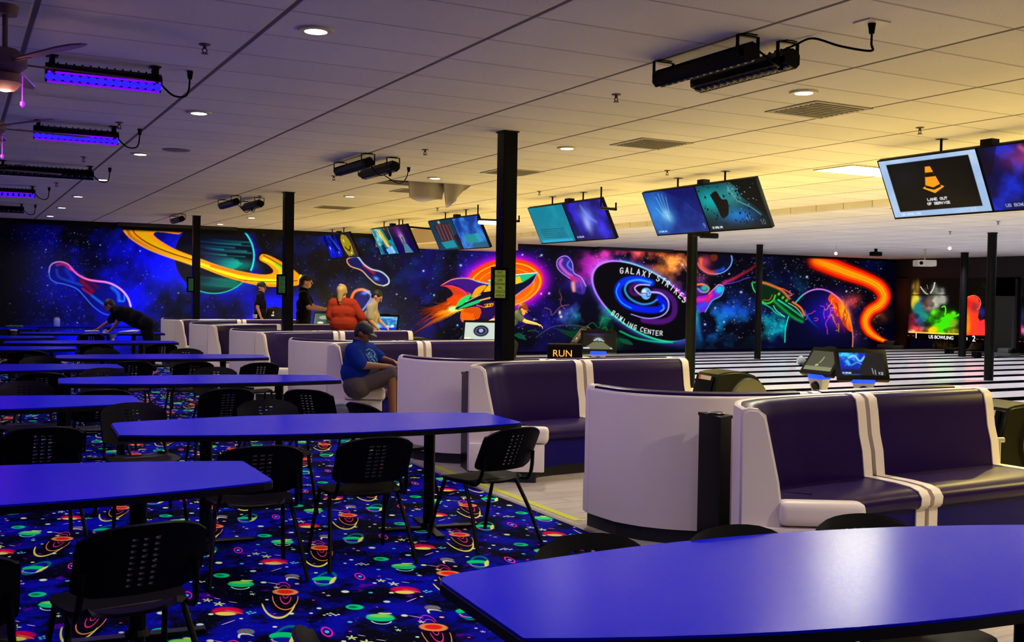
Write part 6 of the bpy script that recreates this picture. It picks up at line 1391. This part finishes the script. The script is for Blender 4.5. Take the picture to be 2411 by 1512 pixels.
M_hood = mat('olive_black_hood', (.0028, .0032, .0018), .45, spec=.10)
def ball_return(label, px_, py_, z=.74, rz=0):
    d = (CZ - z) * FPX / (py_ - (cy - 64 + (px_ - cx) * .0157)); p = dpt(px_, py_, d)
    t = thing('ball_return', label, 'ball return', (p[0], p[1], 0), R(rz), 'ball return machines')
    bm = bmesh.new(); prof = [(-.34, .003), (-.34, .45), (-.27, .70), (-.20, .725), (-.05, .74), (.10, .735), (.26, .68), (.40, .52), (.50, .30), (.55, .003)]
    a = [bm.verts.new((q[0], -.24, q[1])) for q in prof]; b = [bm.verts.new((q[0], .24, q[1])) for q in prof]; n = len(prof)
    for q in range(n): bm.faces.new((a[q], a[(q + 1) % n], b[(q + 1) % n], b[q]))
    bm.faces.new(a); bm.faces.new(b[::-1]); bmesh.ops.recalc_face_normals(bm, faces=bm.faces[:])
    bmesh.ops.bevel(bm, geom=[e for e in bm.edges if len(e.link_faces) == 2 and e.calc_face_angle(0) > .2], offset=.02, segments=3, affect='EDGES'); done(bm, 'hood', M_hood, t, True, 1.0)
    bm = bmesh.new(); cyl(bm, (.14, -.262, .40), (.14, -.238, .40), .25, .27, 36); done(bm, 'side_disc', M_hood, t, True)
    bm = bmesh.new(); cyl(bm, (.14, -.268, .40), (.14, -.262, .40), .255, .255, 36); cyl(bm, (.14, -.275, .40), (.14, -.268, .40), .235, .225, 36); done(bm, 'disc_rim', mat('rim_olive', (.05, .05, .035), .35), t, True)
    bm = bmesh.new(); M = Matrix.Translation((-.308, 0, .585)) @ Matrix.Rotation(.272, 4, 'Y'); box(bm, -.012, .0, -.19, .19, -.12, .10, M=M); done(bm, 'front_opening', M_gloss, t)
    M2 = Matrix.Translation((-.287, 0, .655)) @ Matrix.Rotation(.27, 4, 'Y')
    bm = bmesh.new(); box(bm, -.020, -.008, -.14, .12, -.024, .024, M=M2); done(bm, 'warning_label', mat('label_cream', (.55, .48, .40), .5), t)
    bm = bmesh.new(); box(bm, -.022, -.008, .08, .125, -.022, .022, M=M2); done(bm, 'warning_mark', mat('label_red', (.5, .08, .04), .5), t)
    bm = bmesh.new(); box(bm, -1.3, -.3, -.2, .2, .40, .46, .02); box(bm, -1.25, -1.15, -.15, .15, .003, .4); done(bm, 'ball_tray', M_blk, t, True)
    return t
ball_return('olive black ball return hood behind the second booth, near the round logo pole', 1712, 871, rz=-8)
ball_return('large black ball return at the right edge behind the nearest booth', 2378, 944, rz=-8)
ball_return('dark ball return top in front of the rocket flames', 985, 794, rz=-8)
p0, p1 = dpt(2272, 1036, 7.45), dpt(2364, 1036, 7.45); bm = bmesh.new(); cyl(bm, p0, p1, .018, n=14); cyl(bm, (p1[0] - .05, p1[1], .004), (p1[0] - .05, p1[1], p1[2]), .012); t = tag(done(bm, 'metal_rail', M_alu, None, True), 'short pale metal rail at the right end of the nearest purple booth', 'rail')
# ---------------------------------------------------------------- people
def capsule(bm, p0, p1, r0, r1, n=14, m=5):
    p0, p1 = Vector(p0), Vector(p1); ax = p1 - p0
    if ax.length < 1e-5: ax = Vector((0, 0, 1e-4))
    q = ax.to_track_quat('Z', 'Y'); rings = []
    for k in range(m + 1):
        a = -PI / 2 + (PI / 2) * k / m; rings.append((p0 + q @ Vector((0, 0, r0 * math.sin(a))), r0 * math.cos(a)))
    for k in range(m + 1):
        a = (PI / 2) * k / m; rings.append((p1 + q @ Vector((0, 0, r1 * math.sin(a))), r1 * math.cos(a)))
    vs = [[bm.verts.new(c + q @ Vector((max(r, 1e-4) * math.cos(2 * PI * i / n), max(r, 1e-4) * math.sin(2 * PI * i / n), 0))) for i in range(n)] for c, r in rings]
    for a, b in zip(vs, vs[1:]):
        for i in range(n): bm.faces.new((a[i], a[(i + 1) % n], b[(i + 1) % n], b[i]))
    bm.faces.new(vs[0][::-1]); bm.faces.new(vs[-1])
def ellips(bm, c, r, M3=None):
    n, m = 18, 12; M3 = M3 or Matrix.Identity(3); vs = []
    for j in range(m + 1):
        a = -PI / 2 + PI * j / m; vs.append([bm.verts.new(Vector(c) + M3 @ Vector((r[0] * max(math.cos(a), 1e-3) * math.cos(2 * PI * i / n), r[1] * max(math.cos(a), 1e-3) * math.sin(2 * PI * i / n), r[2] * math.sin(a)))) for i in range(n)])
    for a, b in zip(vs, vs[1:]):
        for i in range(n): bm.faces.new((a[i], a[(i + 1) % n], b[(i + 1) % n], b[i]))
    bm.faces.new(vs[0][::-1]); bm.faces.new(vs[-1])
def fuse(bm, name, m, parent, vox, origin, smooth_it=4):
    """one continuous surface from overlapping volumes"""
    for v in bm.verts: v.co -= origin
    o = done(bm, name, m, None)
    md = o.modifiers.new('fuse', 'REMESH'); md.mode = 'VOXEL'; md.voxel_size = vox; md.use_smooth_shade = True
    ms = o.modifiers.new('soft', 'SMOOTH'); ms.factor = .5; ms.iterations = smooth_it
    dg = bpy.context.evaluated_depsgraph_get(); me = bpy.data.meshes.new_from_object(o.evaluated_get(dg)); me.name = name
    old = o.data; o.modifiers.clear(); o.data = me; bpy.data.meshes.remove(old)
    for p_ in me.polygons: p_.use_smooth = True
    if parent is not None: o.parent = parent
    return o
def hand(bm, w, d, pn, s, curl=.5):
    """palm and five fingers; w wrist, d direction of the hand, pn palm normal (side the fingers curl to)"""
    d = d.normalized(); pn = (pn - d * pn.dot(d)).normalized(); sd = d.cross(pn)
    for k in (-1, -.33, .33, 1): capsule(bm, w + d * .01 * s, w + d * .085 * s + sd * k * .028 * s, .016 * s, .014 * s, 8, 3)
    for k, L_ in ((-1, .062), (-.33, .078), (.33, .082), (1, .072)):
        b = w + d * .088 * s + sd * k * .030 * s; a = curl * .7; b1 = b + (d * math.cos(a) + pn * math.sin(a)) * L_ * .55 * s; a2 = curl * 1.7; b2 = b1 + (d * math.cos(a2) + pn * math.sin(a2)) * L_ * .5 * s
        capsule(bm, b, b1, .0095 * s, .0088 * s, 8, 3); capsule(bm, b1, b2, .0088 * s, .0075 * s, 8, 3)
    b = w + d * .025 * s + sd * .030 * s; b1 = b + (d * .6 + sd * .75 + pn * .35).normalized() * .042 * s; b2 = b1 + (d * .9 + pn * .45 + sd * .1).normalized() * .034 * s
    capsule(bm, b, b1, .0125 * s, .0105 * s, 8, 3); capsule(bm, b1, b2, .0105 * s, .009 * s, 8, 3)
def person(label, dep, J, look, col, s=1.0, build=1.0, hair='short', haircol=(.02, .014, .01), cap=None, brim=None, sleeve=.62, long_sleeve=False, shorts=False, vox=.011, handcurl=.6, palm=None, print_=None):
    """J: joint -> (picture x, picture y, depth offset) read at the person's distance; look: world direction of the face"""
    P = {k: Vector(dpt(v[0], v[1], dep + v[2])) for k, v in J.items()}
    org = Vector((P['hipL'].x + P['hipR'].x, P['hipL'].y + P['hipR'].y, 0)) / 2
    look = Vector(look).normalized(); up = Vector((0, 0, 1)); rt_ = look.cross(up).normalized(); upp = rt_.cross(look).normalized()
    Mh = Matrix((rt_, look, upp)).transposed()
    H_ = P['head']; hd = lambda x, y, z: H_ + Mh @ (Vector((x, y, z)) * s)
    skin = mat('skin_' + col['skin'][0], col['skin'][1], .55)
    b = build
    bm = bmesh.new()
    ellips(bm, hd(0, -.012, .018), (.078 * s, .096 * s, .098 * s), Mh); ellips(bm, hd(0, .018, -.045), (.056 * s, .066 * s, .066 * s), Mh); capsule(bm, hd(0, .062, -.085), hd(0, .05, -.08), .022 * s, .03 * s)
    capsule(bm, hd(0, .092, .018), hd(0, .110, -.018), .008 * s, .014 * s, 8, 3); capsule(bm, hd(-.025, .082, .036), hd(.025, .082, .036), .011 * s, .011 * s, 8, 3); capsule(bm, hd(-.018, .084, -.052), hd(.018, .084, -.052), .009 * s, .009 * s, 8, 3)
    for e in (-1, 1): ellips(bm, hd(e * .080, -.008, -.002), (.012 * s, .022 * s, .032 * s), Mh)
    capsule(bm, hd(0, -.02, -.05), P['neck'], .056 * s, .062 * s * b); 
    sh = (P['shL'] + P['shR']) / 2; hp = (P['hipL'] + P['hipR']) / 2; mid = sh.lerp(hp, .5)
    def torso(bm, e):
        capsule(bm, P['shL'].lerp(sh, .12), P['shR'].lerp(sh, .12), (.068 + e) * s * b, (.068 + e) * s * b)
        c1 = sh.lerp(hp, .28); w = (P['shR'] - P['shL']); 
        capsule(bm, c1 - w * .24, c1 + w * .24, (.112 * b + e) * s, (.112 * b + e) * s); c2 = sh.lerp(hp, .62); capsule(bm, c2 - w * .17, c2 + w * .17, (.110 * b * b + e) * s, (.110 * b * b + e) * s)
        capsule(bm, P['hipL'], P['hipR'], (.108 * b + e) * s, (.108 * b + e) * s); capsule(bm, c1, hp, (.115 * b + e) * s, (.11 * b + e) * s); capsule(bm, P['neck'], c1, (.06 + e) * s, (.09 + e) * s)
    torso(bm, 0)
    for S in 'LR':
        capsule(bm, P['sh' + S], P['el' + S], .050 * s * b, .040 * s * b); capsule(bm, P['el' + S], P['wr' + S], .040 * s * b, .026 * s)
        d = P['wr' + S] - P['el' + S]; hand(bm, P['wr' + S], (P['ha' + S] - P['wr' + S]) if 'ha' + S in P else d, Vector(palm) if palm else Vector((0, 0, -1)) + look * .2, s, handcurl)
        capsule(bm, P['hip' + S], P['kn' + S], .085 * s * b, .058 * s); capsule(bm, P['kn' + S], P['an' + S], .056 * s, .038 * s)
        f = (look * Vector((1, 1, 0))).normalized(); capsule(bm, P['an' + S] - f * .03, P['an' + S] + f * .15 * s - Vector((0, 0, .035)), .04 * s, .03 * s)
    body = fuse(bm, 'person', skin, None, min(vox, .009), org); body.location = org
    body['label'] = label; body['category'] = 'person'
    # clothing
    bm = bmesh.new(); torso(bm, .020)
    for S in 'LR':
        fr = .9 if long_sleeve else sleeve
        capsule(bm, P['sh' + S], P['sh' + S].lerp(P['el' + S], fr), .072 * s * b, .064 * s * b)
    sm = mat('shirt_' + col['shirt'][0], col['shirt'][1], .9, spec=.08); shirt = fuse(bm, 'shirt', sm, body, vox, org)
    pm = mat('trousers_' + col['legs'][0], col['legs'][1], .9, spec=.08)
    bm = bmesh.new(); capsule(bm, P['hipL'] , P['hipR'], .128 * s * b, .128 * s * b)
    for S in 'LR':
        capsule(bm, P['hip' + S], P['kn' + S], .104 * s * b, .078 * s)
        if not shorts: capsule(bm, P['kn' + S], P['an' + S], .072 * s, .056 * s)
    fuse(bm, 'shorts' if shorts else 'trousers', pm, body, vox, org)
    for S in 'LR':
        bm = bmesh.new(); f = (look * Vector((1, 1, 0))).normalized(); capsule(bm, P['an' + S] - f * .04 - Vector((0, 0, .03)), P['an' + S] + f * .17 * s - Vector((0, 0, .045)), .048 * s, .04 * s); fuse(bm, 'shoe', M_blk, body, .012, org, 2)
    # hair
    hm = mat('hair_%02d%02d' % (int(haircol[0] * 99), int(haircol[1] * 99)), haircol, .6)
    if hair:
        bm = bmesh.new(); ellips(bm, hd(0, -.022, .034), (.086 * s, .098 * s, .096 * s), Mh); ellips(bm, hd(0, -.05, -.01), (.074 * s, .062 * s, .075 * s), Mh)
        if hair in ('long', 'tied'): capsule(bm, hd(0, -.08, .02), hd(0, -.10, -.15), .06 * s, .035 * s); capsule(bm, hd(0, -.06, -.05), hd(0, -.095, -.2), .05 * s, .02 * s)
        if hair == 'tied': ellips(bm, hd(0, -.06, .105), (.04 * s, .045 * s, .03 * s), Mh)
        fuse(bm, 'hair', hm, body, .008, org, 3)
    for e in (-1, 1):
        bm = bmesh.new(); ellips(bm, hd(e * .030, .080, .016), (.011 * s, .008 * s, .008 * s), Mh)
        for v in bm.verts: v.co -= org
        done(bm, 'eye', mat('eye_dark', (.01, .01, .012), .2), body, True)
    if cap:
        bm = bmesh.new(); ellips(bm, hd(0, -.012, .055), (.092 * s, .104 * s, .078 * s), Mh); fuse(bm, 'cap', mat('cap_' + cap[0], cap[1], .7), body, .008, org, 3)
        bm = bmesh.new(); n = 14; a = []; bb_ = []
        for k in range(n + 1):
            an = -PI / 2 * 1.0 + PI * k / n; x_, y_ = .072 * math.sin(an), .07 + .085 * math.cos(an) * 1.0
            a.append(bm.verts.new(hd(x_, y_, .055 - .1 * x_ * x_ * 20 * .3 - .012 * math.cos(an)))); bb_.append(bm.verts.new(hd(x_, y_, .048 - .1 * x_ * x_ * 20 * .3 - .012 * math.cos(an))))
        for k in range(n): bm.faces.new((a[k], a[k + 1], bb_[k + 1], bb_[k]))
        bm.faces.new(a[::-1]); bm.faces.new(bb_)
        for v in bm.verts: v.co -= org
        done(bm, 'cap_brim', mat('cap_' + cap[0], cap[1], .7), body)
    return body
fw2 = Vector((.4725, .881, 0)); rt2 = Vector((.881, -.4725, 0))   # away from / to the right of the camera
LOOK_R = (rt2 * .95 - fw2 * .15)
DARK = {'skin': ('warm', (.42, .17, .10)), 'shirt': ('black', (.006, .005, .010)), 'legs': ('black', (.005, .005, .008))}
SKL = ('light', (.62, .32, .20))
# 1 worker leaning over a far table
person('person in black leaning over a far table, wiping it with a cloth', 19.5, dict(
    head=(257, 720, .2), neck=(268, 730, .15), shL=(276, 731, .32), shR=(284, 733, -.08), elL=(260, 756, .45), elR=(283, 750, -.05), wrL=(229, 776, .7), wrR=(262, 778, .1), haL=(219, 779, .78), haR=(252, 781, .1),
    hipL=(342, 762, .12), hipR=(344, 764, -.12), knL=(352, 815, .1), knR=(356, 816, -.12), anL=(352, 862, .1), anR=(358, 864, -.12)),
    tuple(-rt2 * .8 - fw2 * .1 + Vector((0, 0, -.55))), DARK, 1.0, 1.15, 'short', (.01, .008, .008), sleeve=.9)
# 2 standing worker far back
person('person in black with dark cap standing by a terminal below the mural planet', 23.2, dict(
    head=(616, 677, 0), neck=(613, 691, 0), shL=(614, 697, .17), shR=(612, 698, -.17), elL=(618, 724, .2), elR=(606, 724, -.2), wrL=(630, 744, .25), wrR=(614, 747, -.25),
    hipL=(613, 758, .1), hipR=(612, 758, -.1), knL=(614, 803, .1), knR=(613, 804, -.1), anL=(614, 846, .1), anR=(612, 848, -.1)),
    tuple(rt2 * .8 - fw2 * .3 + Vector((0, 0, -.1))), DARK, 1.0, 1.0, 'short', (.01, .008, .008), cap=('black', (.006, .006, .01)))
# 3 tall worker with outstretched arm
person('tall person in black with beanie beside the column, reaching an arm to the right', 20.3, dict(
    head=(722, 664, 0), neck=(716, 684, 0), shL=(720, 694, .19), shR=(714, 696, -.19), elL=(736, 722, .22), elR=(727, 725, -.2), wrL=(760, 726, .2), wrR=(764, 729, -.2), haL=(772, 726, .2), haR=(776, 727, -.2),
    hipL=(715, 765, .11), hipR=(713, 765, -.11), knL=(716, 818, .1), knR=(714, 820, -.1), anL=(716, 872, .1), anR=(713, 875, -.1)),
    tuple(rt2 * .95 - fw2 * .05 + Vector((0, 0, -.05))), {'skin': SKL, 'shirt': ('black', (.006, .005, .010)), 'legs': ('black', (.005, .005, .008))}, 1.08, 1.02, 'long', (.05, .02, .01), cap=('black', (.006, .006, .01)))
# 4 woman in orange, seen from behind
person('person in an orange top with fair tied-up hair, seen from behind at the booths', 17.5, dict(
    head=(806, 687, 0), neck=(806, 706, 0), shL=(784, 716, .04), shR=(831, 717, 0), elL=(777, 748, -.02), elR=(853, 750, -.02), wrL=(786, 772, .15), wrR=(838, 773, .18),
    hipL=(795, 790, 0), hipR=(826, 790, 0), knL=(797, 850, 0), knR=(824, 850, 0), anL=(797, 900, 0), anR=(824, 902, 0)),
    tuple(fw2 * .95 + rt2 * .25), {'skin': ('light', (.62, .32, .20)), 'shirt': ('orange', (.36, .035, .012)), 'legs': ('dark', (.01, .01, .02))}, 1.0, 1.20, 'tied', (.45, .30, .08), long_sleeve=True)
# 5 boy in pale shirt
person('boy with dark hair in a pale beige shirt looking down at a terminal', 17.75, dict(
    head=(888, 699, 0), neck=(880, 715, 0), shL=(878, 722, .13), shR=(872, 724, -.14), elL=(890, 752, .16), elR=(872, 755, -.18), wrL=(905, 766, .15), wrR=(888, 772, -.15),
    hipL=(871, 792, .09), hipR=(869, 792, -.09), knL=(872, 845, .08), knR=(869, 846, -.08), anL=(870, 896, .08), anR=(868, 898, -.08)),
    tuple(rt2 * .75 + Vector((0, 0, -.6)) - fw2 * .1), {'skin': SKL, 'shirt': ('beige', (.42, .36, .24)), 'legs': ('dark', (.01, .01, .02))}, .93, .95, 'short', (.012, .008, .006), sleeve=.8)
# 6 bowler bending forward
person('person in grey shirt and red cap bending forward, half hidden by the column', 21.7, dict(
    head=(1231, 729, 0), neck=(1222, 737, 0), shL=(1213, 741, .2), shR=(1217, 744, -.2), elL=(1182, 749, .3), elR=(1238, 757, -.25), wrL=(1156, 755, .4), wrR=(1264, 763, -.25), haR=(1275, 767, -.25),
    hipL=(1180, 778, .1), hipR=(1182, 780, -.1), knL=(1172, 822, .15), knR=(1212, 812, -.12), anL=(1150, 858, .2), anR=(1204, 866, -.12)),
    tuple(rt2 * .85 + Vector((0, 0, -.45)) - fw2 * .15), {'skin': SKL, 'shirt': ('slate', (.055, .075, .10)), 'legs': ('dark', (.01, .01, .02))}, .98, 1.0, 'short', (.02, .012, .01), cap=('red', (.16, .012, .012)), sleeve=.55)
# 7 seated man
pB = person('person in blue T-shirt, dark cap and grey shorts sitting on the third booth', 12.0, dict(
    head=(856, 786, 0), neck=(846, 808, .02), shL=(868, 826, .26), shR=(832, 828, -.24), elL=(898, 846, .22), elR=(851, 860, -.30), wrL=(926, 852, .05), wrR=(921, 864, -.12), haL=(936, 856, .0), haR=(934, 866, -.08),
    hipL=(846, 905, .14), hipR=(840, 908, -.14), knL=(930, 884, .16), knR=(920, 878, -.12), anL=(937, 972, .14), anR=(925, 978, -.12)),
    tuple(rt2 * .82 + Vector((0, 0, -.42)) - fw2 * .20), {'skin': ('tan', (.16, .055, .022)), 'shirt': ('blue', (.004, .02, .20)), 'legs': ('grey', (.065, .05, .055))}, 1.02, 1.22, 'short', (.01, .008, .008), cap=('navy', (.006, .006, .02)), sleeve=.85, shorts=True, vox=.010)
# pale emblem on the chest of the T-shirt
from mathutils.bvhtree import BVHTree
shirt = [c for c in pB.children if c.name.startswith('shirt')][0]
bv = BVHTree.FromPolygons([v.co + pB.location for v in shirt.data.vertices], [tuple(p_.vertices) for p_ in shirt.data.polygons])
eye_ = Vector((0, 0, CZ)); bm = bmesh.new()
def on_shirt(x, y):
    d_ = (Vector(dpt(x, y, 1.0)) - eye_).normalized(); h_ = bv.ray_cast(eye_, d_)[0]
    return None if h_ is None else h_ - d_ * .003
for pts in ([(862, 826), (868, 822), (877, 826), (883, 834), (880, 842)], [(866, 832), (872, 838), (878, 846), (884, 852)], [(861, 832), (866, 842), (874, 852), (884, 858), (888, 850), (884, 842)], [(870, 830), (876, 838), (870, 842), (866, 836), (870, 830)], [(874, 846), (880, 850), (886, 860), (878, 862), (872, 856)], [(880, 838), (886, 846), (889, 856)]):
    dense = catmull([Vector((a, b, 0)) for a, b in pts], 4); run = [on_shirt(q.x, q.y) for q in dense]; run = [q for q in run if q is not None]
    if len(run) > 2: tube(bm, [q - pB.location for q in run], .0045, n=6)
done(bm, 'shirt_print', mat('pale_blue_print', (.16, .38, .55), .7), pB)

# ---------------------------------------------------------------- things lying on tables
def small(name, label, cat, px_, py_, z, rz=0, yw=None):
    X_, Y_ = at(px_, py_, z)
    if yw: X_, Y_ = aty(px_, py_, yw)[0], yw
    return thing(name, label, cat, (X_, Y_, z), rz)
t = thing('dark_jacket', 'dark blue jacket bundled on the sideways chair near the booth aisle', 'jacket', (2.93, 8.78, .47), .6); bm = bmesh.new()
for q in range(9): ellips(bm, (rnd.uniform(-.14, .26), rnd.uniform(-.14, .14), .04 + rnd.uniform(0, .05)), (.12, .1, .05))
o = fuse(bm, 'jacket_bundle', mat('jacket_navy', (.006, .008, .05), .8), t, .012, Vector((0, 0, 0)))
t = small('glass_jar', 'clear jar with dark marks standing on the table against the mural', 'jar', 134, 763.5, .752, yw=24.7)
bm = bmesh.new(); lathe(bm, [(.001, 0), (.062, 0), (.066, .02), (.066, .13), (.056, .155), (.048, .16), (.001, .16)], 20); done(bm, 'jar_body', mat('frosted_blue_glass', (.22, .25, .62), .3, emit=(.1, .12, .5), es=.15), t, True)
bm = bmesh.new(); lathe(bm, [(.001, .16), (.052, .16), (.052, .185), (.001, .19)], 20); done(bm, 'jar_lid', M_grey, t, True)
t = small('drinking_cup', 'short tumbler with a pinkish rim on the far left table', 'cup', 32, 789, .75); bm = bmesh.new(); lathe(bm, [(.001, 0), (.045, 0), (.055, .075), (.001, .075)], 18); done(bm, 'cup_body', mat('cup_dark', (.05, .03, .03), .3), t, True); bm = bmesh.new(); lathe(bm, [(.001, .0755), (.062, .076), (.064, .090), (.05, .095), (.001, .09)], 18); done(bm, 'cup_rim', mat('foam_peach', (.6, .42, .38), .6), t, True)
t = small('crumpled_bag', 'dark green crumpled cloth on the farthest left table', 'cloth', 33, 765, .752, yw=23.6); bm = bmesh.new()
for q in range(6): ellips(bm, (-.12 + q * .05, 0, .02), (.05, .05, .03 + .01 * (q % 2)))
fuse(bm, 'cloth_heap', mat('dark_green_cloth', (.01, .05, .05), .8), t, .01, Vector((0, 0, 0)))
t = small('paper_pile', 'white papers lying on the table under the bending worker', 'paper', 300, 778, .752, yw=21.15); bm = bmesh.new()
for q in range(4): box(bm, -.16 + .03 * q, .14 + .02 * q, -.13, .10, .001 + .006 * q, .005 + .006 * q, M=Matrix.Rotation(.15 * q, 4, 'Z') @ Matrix.Rotation(-.03 * q, 4, 'Y'))
done(bm, 'sheets', M_paper, t)
t = small('wiping_cloth', 'white cleaning cloth under the left hand of the bending worker', 'cloth', 215, 780.5, .752, yw=21.45); bm = bmesh.new()
for q in range(5): ellips(bm, (-.08 + q * .045, .02 * (q % 2), .012), (.05, .045, .012))
fuse(bm, 'cloth_sheet', M_paper, t, .007, Vector((0, 0, 0)))
c = Vector(dpt(249, 783, 19.55)); t = thing('white_bowl', 'small white bowl held in the right hand of the bending worker', 'bowl', c); bm = bmesh.new(); Mx = Matrix.Rotation(R(70), 4, rt2); lathe(bm, [(.001, -.03), (.035, -.028), (.05, -.01), (.055, .02), (.05, .02), (.04, -.005), (.001, -.02)], 22, M=Mx); done(bm, 'bowl_shell', mat('frosted_white', (.62, .58, .72), .3), t, True)
t = thing('plastic_funnel', 'white funnel shaped object under the bending worker', 'funnel', dpt(266, 795, 19.4)); bm = bmesh.new(); lathe(bm, [(.001, -.06), (.03, -.06), (.03, -.03), (.012, -.01), (.10, .055), (.11, .06), (.001, .06)], 20); done(bm, 'funnel_shell', M_paper, t, True)
t['label'] = 'white funnel shaped lamp shade between two far tables, below the worker\'s hands'
bm = bmesh.new(); cyl(bm, (0, 0, -t.location.z + .01), (0, 0, -.058), .012); lathe(bm, [(.001, -t.location.z + .007), (.09, -t.location.z + .007), (.08, -t.location.z + .02), (.001, -t.location.z + .022)], 16); done(bm, 'funnel_stand', M_blkm, t, True)
t = thing('paper_cup', 'white cup on the booth ledge beside the standing worker', 'cup', dpt(600, 749, 21.6)); bm = bmesh.new(); lathe(bm, [(.001, 0), (.04, 0), (.05, .075), (.001, .075)], 16); done(bm, 'cup_body', M_paper, t, True)
